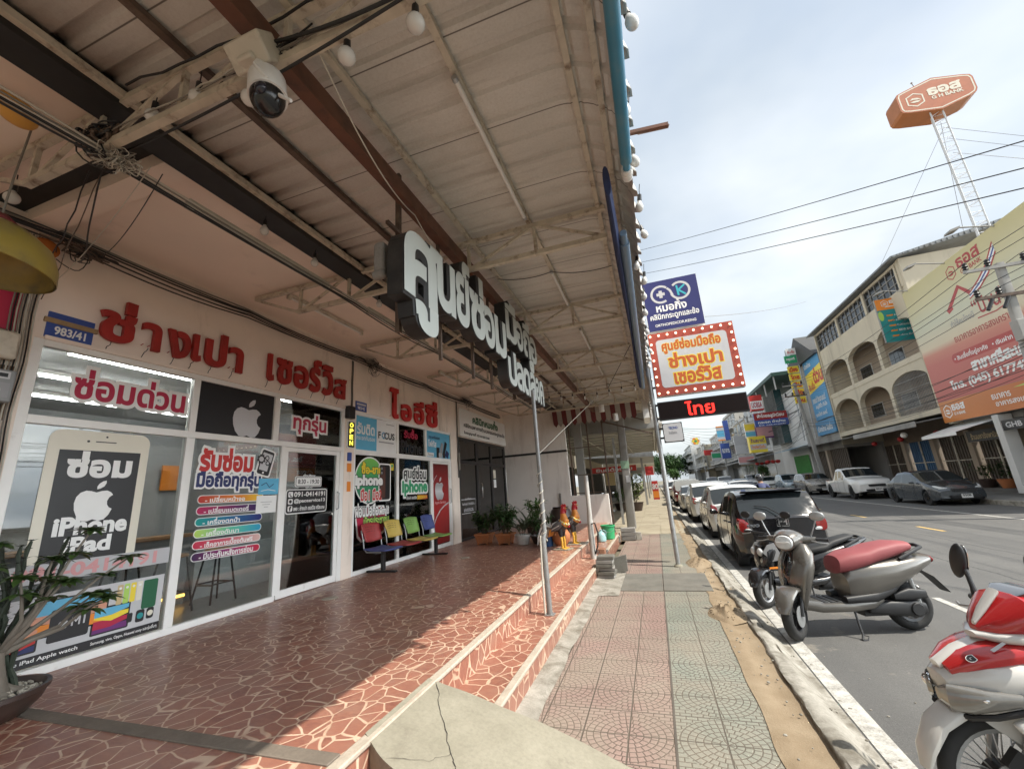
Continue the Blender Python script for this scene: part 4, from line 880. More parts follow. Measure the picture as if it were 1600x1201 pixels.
ro = obj('roof_sheet', mb, TIN, cn, ang=20); md = ro.modifiers.new('thick', 'SOLIDIFY'); md.thickness = 0.003; md.offset = 1
def beam(name, x, z, w_, h_, mat, y0=-3.4, y1=18.2, wob=0.0):
    m = MB(); n = 12
    for k in range(n):
        a = y0+(y1-y0)*k/n; b_ = y0+(y1-y0)*(k+1)/n
        m.obox((x, (a+b_)/2, z), (w_/2, 0, 0), (0, (b_-a)/2, 0), (0, 0, h_/2))
    return obj(name, m, mat, cn, smooth=False)
beam('purlin', -2.54, 4.645, 0.055, 0.045, DRUST); beam('main_beam', -1.80, 4.36, 0.10, 0.15, RUST); beam('purlin', -1.70, 4.655, 0.05, 0.045, STEELP)
beam('purlin', -0.95, 4.655, 0.05, 0.05, STEELP); beam('purlin', -0.17, 4.63, 0.045, 0.05, STEELP); beam('purlin', 0.02, 4.52, 0.045, 0.05, STEELP)
TY = [-0.9, 1.42, 4.05, 6.35, 8.9, 11.45, 13.75, 16.2]
def truss_parts():
    m = MB(); zb, zt = 4.255, 4.605
    m.bar((-4.28, 0, zb), (-0.12, 0, zb), 0.052); m.bar((-5.06, 0, zt), (-0.10, 0, zt), 0.052); m.bar((-5.06, 0, zt-0.005), (-4.28, 0, zb), 0.034)
    for x in (-4.24, -3.44, -2.60, -1.72, -0.90): m.bar((x, 0, zb), (x, 0, zt), 0.034)
    for a, b_ in ((-4.22, -3.46), (-3.42, -2.62), (-2.58, -1.74), (-1.70, -0.92)): m.bar((a, 0, zb), (b_, 0, zt), 0.030)
    m.bar((-0.88, 0, zt), (-0.12, 0, zb), 0.03); return m
tr0 = None
for k, yy in enumerate(TY):
    if tr0 is None:
        tr0 = obj('roof_truss', truss_parts(), STEELP, cn, smooth=False, local=True); tr = tr0
    else: tr = tr0.copy(); COL.objects.link(tr); tr.parent = cn
    tr.location = Vector((0, yy, 0))-OFF[cn.name]
br = MB()
for p0, p1 in (((0.20, 2.88, 4.36), (0.48, 2.88, 4.33)), ((0.27, 3.05, 4.50), (0.48, 2.90, 4.34))): br.bar(p0, p1, 0.028)
obj('edge_bracket', br, RUST, cn, smooth=False)
# fluorescent battens
def batten(name, label, x, z, y0, y1, fat=0.026, mat=None, base=True):
    t = thing(name, label, 'tube light', (x, (y0+y1)/2, z), group='unlit tube lights over the porch')
    if base: obj('batten', MB().box(x-0.03, x+0.03, y0, y1, z+0.02, z+0.06).box(x-0.02, x+0.02, y0-0.01, y0+0.05, z-0.03, z+0.02).box(x-0.02, x+0.02, y1-0.05, y1+0.01, z-0.03, z+0.02), CREAMP, t, smooth=False, bevel=0.004)
    obj('tube', MB().cyl((x, y0+0.03, z), (x, y1-0.03, z), fat/2, n=12), mat or WHITEP, t)
    obj('end_cap', MB().cyl((x, y0, z), (x, y0+0.035, z), fat/2+0.003, n=12).cyl((x, y1-0.035, z), (x, y1, z), fat/2+0.003, n=12), GALV, t)
for i, (a, b_) in enumerate(((2.12, 3.86), (5.10, 6.28), (7.45, 8.75), (9.9, 11.1), (12.3, 13.4))):
    batten('tube_light', ('%s unlit tube light under the outer canopy purlin, counted from the camera' % ORD[i]), -0.95, 4.585, a, b_, 0.04, base=False)
for i, (a, b_) in enumerate(((2.0, 3.60), (4.35, 5.95), (6.9, 8.4), (9.4, 10.9))):
    batten('tube_light', ('%s unlit tube light on the wire run below the black beam, counted from the camera' % ORD[i]), -3.38, 4.20, a, b_, 0.03)
for i, (a, b_) in enumerate(((4.14, 5.75), (8.6, 10.2))):
    batten('tube_light', ('unlit tube light fixed flat to the pink soffit above the %s shop' % ('repair' if i == 0 else 'second phone')), -4.57, 4.585, a, b_, 0.03)
# plastic drain pipes at the edge
BLUEP = paint('blue_pvc', (0.045, 0.20, 0.31), 0.42, 0.08, 4, dirt=(0.10, 0.22, 0.28), dscale=5); GBLUE = paint('grey_blue_pvc', (0.13, 0.20, 0.28), 0.4, 0.08, 3)
one('drain_pipe', 'bright blue plastic pipe lying along the canopy edge near the camera', 'pipe', MB().cyl((0.135, -2, 4.02), (0.135, 2.85, 4.09), 0.043, n=20).cyl((0.135, 2.85, 4.09), (0.135, 2.95, 4.09), 0.028, n=14), BLUEP)
one('pipe_fitting', 'white plastic end fitting below the blue pipe at the canopy edge', 'pipe fitting', MB().cyl((0.135, 2.93, 4.09), (0.136, 3.04, 4.09), 0.040, n=16).cyl((0.135, 2.97, 4.09), (0.135, 2.99, 4.09), 0.046, n=16), WHITEP)
one('drain_pipe', 'grey blue plastic pipe along the canopy edge beside the rolled navy cloth', 'pipe', MB().tube([(0.045, 4.0, 4.10), (0.04, 6.0, 4.08), (0.04, 8.6, 4.06), (0.03, 10.8, 4.02)], 0.05, 14).cyl((0.045, 3.82, 4.10), (0.045, 4.02, 4.10), 0.035, n=12), GBLUE)
rl = MB().loft([((-0.03, 3.1+i*0.75, 4.17+0.02*sin(i*1.3)-i*0.006), Vector((0.03+0.010*sin(i*0.9), 0, 0.0)), Vector((0.0, 0, 0.12+0.03*sin(i*0.7+1))), 2.2) for i in range(11)], 14)
one('rolled_awning', 'rolled navy blue awning cloth hung along the canopy edge', 'awning', rl, paint('navy_cloth', (0.022, 0.035, 0.10), 0.8, 0.15, 5))
# bulbs
BULBW = paint('bulb_white', (0.62, 0.61, 0.58), 0.22, 0.02); BULBS = BLACKP
def m_clear():
    s = Sh('bulb_clear'); return s.bsdf((0.75, 0.76, 0.76), 0.08, alpha=None, spec=0.6)
def bulb(label, p, r=0.034, hang=0.12, tilt=(0, 0), group=None):
    p = vv(p); t = thing('light_bulb', label, 'light bulb', p, group=group)
    ax = Vector((tilt[0], tilt[1], -1)).normalized()
    obj('socket', MB().cyl(p, p+ax*0.055, 0.019, 0.021, 12).tube([p-ax*0.0, p-ax*hang*0.5+Vector((0.004, 0, 0)), p-ax*hang], 0.004, 5), BULBS, t)
    obj('globe', MB().lathe([(0.014, 0.052), (0.017, 0.062), (r*0.62, 0.078), (r*0.92, 0.098), (r, 0.118), (r*0.93, 0.138), (r*0.66, 0.155), (r*0.3, 0.164), (0.001, 0.166)], p, ax, 16), BULBW, t); return t
EG = 'bulbs strung along the canopy edge'; EL = 'white round bulb in the row strung along the street edge of the canopy'
first = bulb(EL, (0.21, 1.9, 4.28), 0.037, 0.1, (0.25, 0), EG); yb = 2.45
for k in range(26):
    dup(first, (0.20+random.uniform(-0.03, 0.04), yb, 4.26+random.uniform(-0.06, 0.05)), random.uniform(0, 6)); yb += 0.52+random.uniform(-0.12, 0.12)
TG = 'bulbs hanging from the nearest truss'
for i, (x, z) in enumerate(((-2.87, 4.44), (-2.02, 4.26), (-0.84, 4.20), (-4.55, 4.36), (-2.45, 4.42), (-1.3, 4.24))):
    B_ = bulb(('small dark socket bulb hanging from the nearest truss between the beams' if i in (4,) else ['first', 'second', 'third', 'leftmost', '', 'fifth'][i]+' bulb on the truss nearest the camera, %s' % ['over the wire tangle', 'beside the camera box', 'next to the long purlin', 'left over the neighbour shop', '', 'right of the brown beam'][i]), (x, 1.42+0.03*(i % 2), z), 0.05, 0.1, group=TG)
for i, yy in enumerate((2.69, 3.35, 4.55, 5.75)): bulb('%s clear bulb hanging below the black beam, counted from the camera' % ORD[i], (-3.34, yy, 4.50), 0.04, 0.08, group='bulbs below the black beam')
for i in range(9): 
    if i == 0: fb = bulb('tiny dark bulb on the festoon wire crossing under the far end of the canopy', (-2.9, 11.4, 4.22), 0.03, 0.14, group='festoon bulbs under the far canopy')
    else: dup(fb, (-2.9+0.34*i, 11.4+0.02*(i % 3), 4.22+0.04*sin(i)), 0)
# ------------------------------------------------------------------ cables
WBLK = paint('cable_black', (0.012, 0.011, 0.011), 0.5, 0.1); WGRY = paint('cable_grey', (0.22, 0.20, 0.17), 0.6, 0.15); WWHT = paint('cable_white', (0.50, 0.47, 0.40), 0.5, 0.1); WBRN = paint('cable_brown', (0.10, 0.07, 0.05), 0.6, 0.2)
def bundle(name, label, runs, mats):
    m = MB()
    for pts, r, k in runs: m.tube(pts, r, 5, k)
    return one(name, label, 'cables', m, mats, 'cables and wires' if name != 'slung_wire' else 'slung wires')
runs = []
for i in range(7):
    x = -5.36+random.uniform(-0.02, 0.05); z = 4.50+i*0.022
    P = []
    for seg in ((0.0, 2.1), (2.1, 4.2), (4.2, 6.75), (6.75, 9.3), (9.3, 11.9), (11.9, 15.3)): P += wire((x, seg[0], z-0.05), (x, seg[1], z-0.05+random.uniform(-0.02, 0.02)), random.uniform(0.02, 0.07), 8)[:-1]
    runs.append((P, random.choice((0.007, 0.009, 0.012)), 0 if i < 6 else 1))
bundle('cable_bundle', 'bundle of black cables strung along the top of the cream shop walls', runs, [WBLK, WGRY])
runs = []
for i in range(8):
    x = -3.36+random.uniform(-0.05, 0.05); z = 4.19+random.uniform(-0.02, 0.05); P = []
    for a, b_ in ((-0.8, 1.42), (1.42, 4.05), (4.05, 6.35), (6.35, 8.9), (8.9, 11.4), (11.4, 13.7)): P += wire((x, a, z), (x+random.uniform(-0.02, 0.02), b_, z), random.uniform(0.0, 0.05), 8)[:-1]
    runs.append((P, random.choice((0.005, 0.007, 0.009)), i % 3))
bundle('cable_bundle', 'mixed black and cream cables running under the trusses below the black beam', runs, [WBLK, WWHT, WGRY])
def tangle(label, c, rx, ry, rz, n, mats, thick=0.006, seed=1, loops=0):
    rnd = random.Random(seed); runs = []
    for i in range(n):
        P = [vv(c)+Vector((rnd.gauss(0, rx*0.5), rnd.gauss(0, ry*0.5), rnd.gauss(0, rz*0.5)))]
        for k in range(14):
            d = Vector((rnd.gauss(0, rx*0.4), rnd.gauss(0, ry*0.4), rnd.gauss(0, rz*0.4))); q = vv(c)+(P[-1]-vv(c))*0.7+d; P.append(q)
        Q = []
        for k in range(len(P)-1):
            for f in (0, 0.5): Q.append(P[k].lerp(P[k+1], f))
        for _ in range(2): Q = [Q[0]]+[u.lerp(v_, f) for u, v_ in zip(Q, Q[1:]) for f in (0.25, 0.75)]+[Q[-1]]
        runs.append((Q, thick*rnd.uniform(0.5, 1.1), rnd.randrange(len(mats))))
    for i in range(loops):
        a0 = rnd.uniform(0, 6); r = rnd.uniform(0.06, 0.14); cc = vv(c)+Vector((rnd.uniform(-.03, .06), rnd.uniform(-ry, ry)*0.6, -rz*0.6-r*0.6))
        runs.append(([cc+Vector((0.03*sin(k), r*cos(a0+k*0.42), r*1.1*sin(a0+k*0.42))) for k in range(15)], thick*0.5, 0))
    return bundle('cable_tangle', label, runs, mats)
tangle('grey knotted ball of cables at the wall top between the two phone shops', (-5.30, 7.0, 4.50), 0.05, 0.17, 0.07, 26, [WBLK, WGRY, WBRN], 0.007, 4, 7)
tangle('nest of brown cables above the clinic end of the wall', (-5.28, 11.7, 4.52), 0.07, 0.30, 0.06, 24, [WBRN, WBLK, WGRY], 0.007, 9, 3)
tangle('dark wire tangle wrapped round the nearest truss by the black beam', (-3.38, 1.42, 4.33), 0.15, 0.08, 0.08, 30, [WBLK, WBLK, WBRN], 0.011, 2, 4)
tangle('frayed cream wire ends hanging under the nearest truss', (-3.30, 1.48, 4.17), 0.12, 0.10, 0.07, 18, [WWHT, WGRY], 0.0035, 6, 0)
tangle('small dark cable nest on the wall top left over the house number plate', (-5.30, 2.25, 4.42), 0.05, 0.18, 0.05, 16, [WBLK, WBRN], 0.010, 12, 3)
runs = [(wire((-3.4, 1.45, 4.15), (-5.3, 2.25, 4.30), 0.25, 10, 0.01), 0.006, 0), (wire((-3.2, 1.7, 4.2), (-5.3, 2.4, 4.45), 0.12, 10), 0.004, 0), (wire((-3.2, 1.62, 4.2), (-5.34, 2.1, 4.0), 0.1, 10), 0.0035, 1), (wire((-3.55, 1.45, 4.15), (-5.36, 2.0, 4.1), 0.2, 10, 0.01), 0.005, 0), (wire((-3.5, 1.5, 4.2), (-5.36, 2.05, 3.8), 0.12, 10, 0.01), 0.004, 2)]
bundle('loose_wires', 'loose wires sagging from the nearest truss to the wall over the number plate', runs, [WBLK, WWHT, WBRN])
runs = [([(-5.41, 1.90+0.02*i+0.01*sin(k), 4.45-k*0.16) for k in range(17)], 0.006, i % 3) for i in range(9)]
bundle('cable_bundle', 'grey cables running down the pier beside the electric meter', runs, [WGRY, WBLK, WWHT])
runs = [([(-5.44, 6.56+0.012*i+0.006*sin(k), 4.46-k*0.1) for k in range(12)], 0.005, i % 2) for i in range(5)]
bundle('cable_bundle', 'thin cables dropping down the white pier above the open sign', runs, [WGRY, WBLK])
runs = [([(-5.42, 11.20+0.02*i+0.008*sin(k*2), 4.46-k*0.12) for k in range(20)], 0.006, i % 2) for i in range(4)]
runs.append(([(-5.40, 11.25, 2.9), (-5.38, 11.22, 2.7), (-5.38, 11.22, 2.4)], 0.03, 0))
bundle('cable_bundle', 'cables and a small box on the pier between phone shop and clinic', runs, [WGRY, WBLK])
runs = [(wire((-3.1, 1.35, 4.62), (-0.6, 1.35, 4.50), 0.06, 14, 0.01), 0.008, 0), (wire((-3.3, 1.40, 4.30), (-2.0, 1.40, 4.34), -0.03, 10, 0.01), 0.006, 1), (wire((-3.2, 1.44, 4.29), (-0.3, 1.44, 4.29), 0.0, 20, 0.008), 0.006, 1), (wire((-3.25, 1.38, 4.31), (-0.3, 1.40, 4.30), 0.0, 20, 0.008), 0.005, 2), (wire((-2.0, 1.36, 4.42), (-0.3, 1.36, 4.30), 0.12, 14), 0.011, 0), (wire((-3.40, 1.52, 4.30), (-0.2, 1.3, 4.22), 0.10, 18), 0.009, 0)]
for i in range(14): runs.append(([(-1.85+random.uniform(-.25, .3)+k*0.04*random.choice((-1, 1)), 1.40+random.uniform(-.04, .04), 4.33+random.uniform(-.06, .07)) for k in range(4)], 0.005, i % 3))
bundle('loose_wires', 'black and cream wires tied along the nearest truss by the security camera', runs, [WBLK, WWHT, WGRY])
bundle('slung_wire', 'thin white cord looping from the nearest truss to the big letter sign', [(wire((-1.50, 1.45, 4.25), (-1.75, 2.9, 4.22), 0.14, 16), 0.005, 0), (wire((-1.75, 2.9, 4.22), (-1.72, 4.0, 4.2), 0.16, 10), 0.005, 0)], [WWHT])
bundle('slung_wire', 'black wire slung between the outer purlins beyond the second truss', [(wire((-1.7, 5.0, 4.60), (-0.95, 5.1, 4.58), 0.05, 10), 0.006, 0), (wire((-0.95, 5.1, 4.58), (-0.15, 5.3, 4.58), 0.05, 10), 0.006, 0), (wire((-3.0, 11.4, 4.42), (0.1, 11.4, 4.42), 0.06, 16), 0.006, 0), (wire((-0.9, 11.6, 4.3), (-0.1, 8.9, 4.58), 0.0, 6), 0.008, 0)], [WBLK])
bundle('slung_wire', 'long cream cord stretched from the porch post up to the far canopy', [(wire((-1.46, 5.5, 2.15), (-1.0, 11.6, 4.28), 0.0, 8), 0.006, 0)], [WWHT])
# ------------------------------------------------------------------ security camera
sc_ = thing('security_camera', 'white dome security camera with antennas hanging from a square cream junction box', 'camera', (-1.83, 1.38, 3.85))
jb = obj('junction_box', MB().obox((-1.87, 1.34, 4.28), (0.13, 0, 0.0), (0, 0.05, 0.05), (0, -0.055, 0.055)).box(-1.93, -1.82, 1.28, 1.40, 4.185, 4.225), CREAMP, sc_, bevel=0.012)
fn_ = MB()
for k in range(7): fn_.tube([(-1.885+k*0.012, 1.33, 4.20), (-1.86+k*0.010, 1.335, 4.12), (-1.80+k*0.006, 1.34, 4.05)], 0.004, 5)
obj('cable_fan', fn_, WHITEP, sc_)
obj('neck', MB().cyl((-1.83, 1.35, 4.20), (-1.76, 1.35, 4.03), 0.035, 0.045, 14), WHITEP, sc_)
ax = Vector((0.18, -0.05, -1)).normalized(); c0 = Vector((-1.76, 1.35, 4.06))
obj('housing', MB().lathe([(0.03, -0.01), (0.088, 0.0), (0.095, 0.02), (0.099, 0.15), (0.10, 0.16), (0.082, 0.162), (0.078, 0.10)], c0, ax, 28), WHITEP, sc_)
dm_ = obj('dome', MB().ell(c0+ax*0.155, 0.090, 0.090, 0.115, 24, 14), paint('camera_black', (0.01, 0.01, 0.011), 0.15, 0.05), sc_)
obj('lens', MB().ell(c0+ax*0.175+Vector((0.03, -0.072, -0.01)), 0.036, 0.024, 0.036, 16, 10), paint('lens_glass', (0.02, 0.02, 0.03), 0.03, 0.05), dm_)
obj('antenna', MB().cyl(c0+ax*0.13+Vector((0.07, -0.07, 0)), c0+ax*0.02+Vector((0.02, -0.10, 0)), 0.011, 0.009, 10), WHITEP, sc_); obj('antenna', MB().cyl(c0+ax*0.17+Vector((0.07, 0.0, 0)), c0+ax*0.25+Vector((0.15, 0.01, 0)), 0.011, 0.009, 10), WHITEP, sc_)
# ------------------------------------------------------------------ big hanging letter sign
ls = thing('letter_sign', 'large black box letters with white faces hung under the canopy reading along the street', 'sign', (-1.7, 4.6, 3.0))
LFACE = paint('letter_face_white', (0.50, 0.53, 0.50), 0.4, 0.04); LSIDE = paint('letter_side_black', (0.016, 0.016, 0.016), 0.5, 0.15, dirt=(0.05, 0.045, 0.04), dscale=3)
FL = (Vector((-1.765, 0, 0)), UY, UZ, UX)
for tx, bx in (('ศู', (2.52, 3.02, 3.02, 3.84)), ('น', (3.04, 3.36, 3.36, 3.84)), ('ย์', (3.42, 3.73, 3.36, 4.06)), ('ซ่', (3.76, 4.12, 3.36, 4.08)), ('อ', (4.15, 4.44, 3.36, 3.82)), ('ม', (4.50, 4.86, 3.36, 3.82)),
               ('มื', (4.95, 5.36, 3.70, 4.25)), ('อ', (5.40, 5.68, 3.70, 4.10)), ('ถื', (5.74, 6.08, 3.70, 4.25)), ('อ', (6.13, 6.45, 3.70, 4.10)),
               ('ป', (4.93, 5.24, 3.07, 3.52)), ('ล', (5.28, 5.56, 3.07, 3.44)), ('ด', (5.60, 5.90, 3.07, 3.44)), ('ล็', (5.95, 6.22, 3.07, 3.66)), ('อ', (6.27, 6.45, 3.07, 3.44)), ('ค', (6.50, 6.72, 3.07, 3.44))):
    mb = MB(); g_ = 0.035
    text_solid(mb, tx, FL, (bx[0]-g_, bx[1]+g_, bx[2]-g_, bx[3]+g_), 0.165, 0.0, 0.085, 0, 0)
    lt = obj('letter', mb, LSIDE, ls, smooth=False)
    m2 = MB(); text(m2, tx, FL, bx, 0.1665, 0.034, 0, 6, thick=0.003); obj('letter_face', m2, LFACE, lt, smooth=False)
fm = MB()
for z in (3.50, 3.98): fm.bar((-1.84, 2.6, z), (-1.84, 6.6, z), 0.03)
for y_ in (2.80, 5.9): fm.bar((-1.86, y_, 3.05), (-1.86, y_, 4.62), 0.04)
for y_ in (3.5, 4.3, 4.9): fm.bar((-1.84, y_, 3.0), (-1.84, y_, 4.3), 0.03)
obj('hanging_frame', fm, DRUST, ls, smooth=False)
obj('backing_box', MB().box(-1.93, -1.83, 2.54, 2.64, 3.50, 3.76).cyl((-1.95, 2.58, 3.48), (-1.83, 2.58, 3.48), 0.04, n=12), GREYP, ls, bevel=0.02)
# ------------------------------------------------------------------ posts on the steps
pp = MB().tube([(-1.46, 5.44, 0.2), (-1.47, 5.45, 1.1), (-1.45, 5.47, 1.15), (-1.46, 5.50, 2.0), (-1.465, 5.52, 3.06)], [0.034, 0.034, 0.028, 0.028, 0.028], 14)
pt = thing('porch_post', 'slim grey steel post with wire spiralled round it standing on the lower step', 'post', (-1.46, 5.44, 0.2))
obj('pole', pp, paint('grey_painted_pipe', (0.23, 0.23, 0.225), 0.45, 0.12, 6, metal=0.3, dirt=(0.14, 0.11, 0.08), dscale=6), pt)
sp = [(-1.46+0.037*cos(k*0.9), 5.475+0.037*sin(k*0.9), 1.05+k*0.018) for k in range(50)]; obj('wrapped_wire', MB().tube(sp, 0.006, 5).tube([(-1.51, 5.40, 0.22), (-1.51, 5.41, 0.7), (-1.50, 5.43, 1.12)], 0.013, 8), WWHT, pt)
obj('base_plate', MB().box(-1.52, -1.40, 5.38, 5.50, 0.2, 0.212), GALV, pt, bevel=0.003)
p2 = thing('pipe_post', 'thick pale pipe post with a bent cable on the porch steps by the brick stack', 'post', (-1.50, 9.40, 0.0))
obj('pole', MB().tube([(-1.47, 9.40, 0.0), (-1.47, 9.41, 0.75), (-1.46, 9.43, 1.2), (-1.455, 9.44, 1.92)], [0.066, 0.064, 0.05, 0.046], 16), paint('pale_pipe', (0.42, 0.41, 0.38), 0.5, 0.1, dirt=(0.24, 0.2, 0.16), dscale=4), p2)
obj('cable', MB().tube([(-1.45, 9.38, 0.9), (-1.36, 9.34, 0.92), (-1.31, 9.33, 0.7), (-1.35, 9.34, 0.45), (-1.42, 9.36, 0.3)], 0.016, 8), WBLK, p2)
# stack of paving slabs
for i in range(6):
    P_ = one('paving_slab', ['lowest', 'second lowest', 'third', 'fourth', 'fifth', 'topmost'][i]+' grey slab in the stack beside the lower porch step', 'paving slab', MB().obox((-1.12+random.uniform(-.02, .02), 8.55+random.uniform(-.03, .03), 0.036+i*0.066), (0.155, random.uniform(-.02, .02), 0), (random.uniform(-.02, .02), 0.16, 0), (0, 0, 0.029)), SLAB if i % 2 else GREYP, 'grey slabs stacked by the step', bevel=0.006)
one('paving_slab', 'grey slab leaning loose behind the stack of slabs by the step', 'paving slab', MB().obox((-0.90, 8.95, 0.16), (0.14, 0.02, 0.03), (0, 0.03, 0), (0, 0.0, 0.15)), SLAB, bevel=0.006)
one('paving_slab', 'short rust brown block on the step behind the pipe post', 'block', MB().box(-1.36, -1.24, 9.5, 9.75, 0.2, 0.37), paint('brown_block', (0.25, 0.12, 0.07), 0.8, 0.15), bevel=0.008)
for i in range(3): one('paving_slab', ['lowest', 'middle', 'topmost'][i]+' slab of the stack against the concrete column foot', 'paving slab', MB().obox((-1.02, 13.85, 0.07+i*0.12), (0.21, 0.01*i, 0), (0, 0.16, 0), (0, 0, 0.055)), GREYP, 'slabs stacked at the column foot', bevel=0.008)
for i in range(3): one('rubble_block', ['small square rubble block right of the column foot slabs', 'small broken block left of the column foot slabs', 'small dark stone on the pavement by the green bucket'][i], 'rubble', MB().obox(((-0.74, 13.9, 0.11), (-1.34, 13.5, 0.09), (-1.45, 12.2, 0.06))[i], (0.08, 0.02, 0), (-0.02, 0.09, 0), (0, 0, (0.11, 0.09, 0.06)[i])), KERB, 'rubble blocks on the pavement', bevel=0.01)
# column
cc_ = MB().loft([((-1.12, 17.4, 0.0), (0.17, 0, 0), (0, 0.17, 0), 8), ((-1.02, 17.3, 4.3), (0.14, 0, 0), (0, 0.14, 0), 8)], 24)
kc = thing('concrete_column', 'square grey concrete column with peeling green paint on the pavement', 'column', (-1.1, 17.4, 0)); obj('shaft', cc_, GREYP, kc)
obj('paint_patch', MB().box(-1.22, -0.90, 17.18, 17.20, 2.25, 2.55), paint('old_green', (0.25, 0.38, 0.27), 0.7, 0.3, 14), kc, smooth=False); obj('paper_tag', MB().box(-1.09, -0.95, 17.19, 17.205, 1.72, 1.98), vin('lgrey'), kc, smooth=False)
# buckets
gb = thing('green_bucket', 'green plastic bucket standing on the lower step by the low wall', 'bucket', (-1.48, 12.6, 0.2))
obj('tub', MB().lathe([(0.15, 0.0), (0.155, 0.01), (0.19, 0.34), (0.205, 0.345), (0.205, 0.38), (0.19, 0.38), (0.17, 0.03), (0.0, 0.02)], (-1.48, 12.6, 0.2), n=28), paint('green_plastic', (0.05, 0.36, 0.15), 0.35, 0.06), gb)
obj('handle', MB().tube([(-1.48+0.2*cos(k*pi/10), 12.6-0.05*sin(k*pi/10)-0.16, 0.52-0.12*sin(k*pi/10)) for k in range(11)], 0.005, 6), GALV, gb)
jg = thing('water_jug', 'pale blue translucent jug beside the green bucket', 'jug', (-1.62, 12.1, 0.2)); JB = paint('pale_blue_plastic', (0.30, 0.50, 0.52), 0.3, 0.08)
obj('body', MB().lathe([(0.10, 0), (0.125, 0.02), (0.13, 0.16), (0.09, 0.23), (0.035, 0.27), (0.03, 0.31), (0.04, 0.315), (0.0, 0.32)], (-1.62, 12.1, 0.2), n=22), JB, jg); obj('handle', MB().tube([(-1.56, 12.08, 0.5), (-1.48, 12.06, 0.47), (-1.49, 12.06, 0.36), (-1.53, 12.07, 0.32)], 0.012, 8), JB, jg)
# ------------------------------------------------------------------ wall fittings
np_ = thing('number_plate', 'blue enamel house number plate with a wooden strip on the wall top left', 'number plate', (-5.45, 2.35, 3.45))
b = SB((Vector((-5.45, 0, 0)), UY, UZ, UX)); b.R(2.155, 2.52, 3.475, 3.74, 'blue', 0.004, 0.0, 0.012); b.T('983/41', (2.22, 2.46, 3.52, 3.60), 'white', 0.03, n=0.014); b.end('plate', np_)
obj('wood_strip', MB().box(-5.45, -5.425, 2.13, 2.55, 3.625, 3.675), paint('raw_wood', (0.32, 0.22, 0.11), 0.7, 0.2, 10), np_, smooth=False, bevel=0.003)
b = SB((Vector((-5.449, 0, 0)), UY, UZ, UX)); b.R(6.70, 7.04, 3.47, 3.66, 'blue', 0.004, 0, 0.01); b.T('983/42', (6.76, 6.98, 3.50, 3.56), 'white', 0.02, n=0.012); b.R(6.73, 7.01, 3.585, 3.63, 'lgrey', 0, 0.011); b.sign('number_plate', 'small blue house number plate left above the light blue panel of the second shop', 'number plate')
em = thing('electric_meter', 'grey electric meter on a brown board at the far left pier', 'electric meter', (-5.43, 1.86, 2.8))
obj('backboard', MB().box(-5.45, -5.42, 1.70, 2.02, 2.62, 3.12), paint('meter_board', (0.16, 0.085, 0.04), 0.7, 0.2), em, smooth=False, bevel=0.004)
mc = obj('meter_case', MB().box(-5.42, -5.30, 1.76, 1.99, 2.76, 3.05), paint('meter_grey', (0.26, 0.27, 0.27), 0.4, 0.06), em, bevel=0.015); b = SB((Vector((-5.30, 0, 0)), UY, UZ, UX)); b.R(1.80, 1.95, 2.965, 3.03, 'lgrey', 0.006, 0.0, 0.002); b.R(1.815, 1.935, 2.98, 3.015, 'black', 0, 0.002); b.R(1.80, 1.96, 2.80, 2.93, 'grey', 0.004, 0.0); b.D(1.88, 2.86, 0.03, 'silver', n=0.002); b.end('dial', mc)
one('breaker_box', 'rounded cream plastic fuse cover above the electric meter', 'fuse box', MB().box(-5.43, -5.33, 1.72, 1.98, 3.16, 3.42), CREAMP, bevel=0.03)
one('breaker_box', 'cream junction box below the electric meter on the left pier', 'junction box', MB().box(-5.43, -5.36, 1.72, 2.0, 2.26, 2.46).box(-5.36, -5.345, 1.75, 1.97, 2.29, 2.43), CREAMP, bevel=0.012)
op = thing('open_sign', 'narrow vertical sign spelling OPEN in yellow letters on the white pier', 'sign', (-5.43, 6.56, 2.7))
b = SB((Vector((-5.44, 0, 0)), UY, UZ, UX)); b.R(6.455, 6.665, 2.70, 3.22, 'white', 0.03, 0.0, 0.03); b.R(6.47, 6.65, 2.715, 3.205, 'black', 0.02, 0.031)
YNEON = emis('neon_yellow', (0.95, 0.85, 0.08), 1.0)
for i, ch in enumerate('OPEN'): b.T(ch, (6.515, 6.605, 3.10-i*0.115, 3.185-i*0.115), YNEON, 0.02, n=0.034)
b.end('panel', op)
b = SB((Vector((-5.44, 0, 0)), UY, UZ, UX)); b.R(6.50, 6.60, 2.46, 2.62, 'blue', 0.01, 0, 0.02); b.R(6.50, 6.62, 2.26, 2.42, 'orange', 0.006, 0, 0.004); b.R(6.51, 6.61, 1.90, 2.08, 'orange', 0.006, 0, 0.004); b.sign('pier_stickers', 'blue and orange tags stuck below the open sign on the pier', 'stickers')
one('speaker_box', 'small dark wall box at the top of the white pier above the open sign', 'wall box', MB().box(-5.44, -5.34, 6.40, 6.58, 3.26, 3.50), BLKF, bevel=0.01)
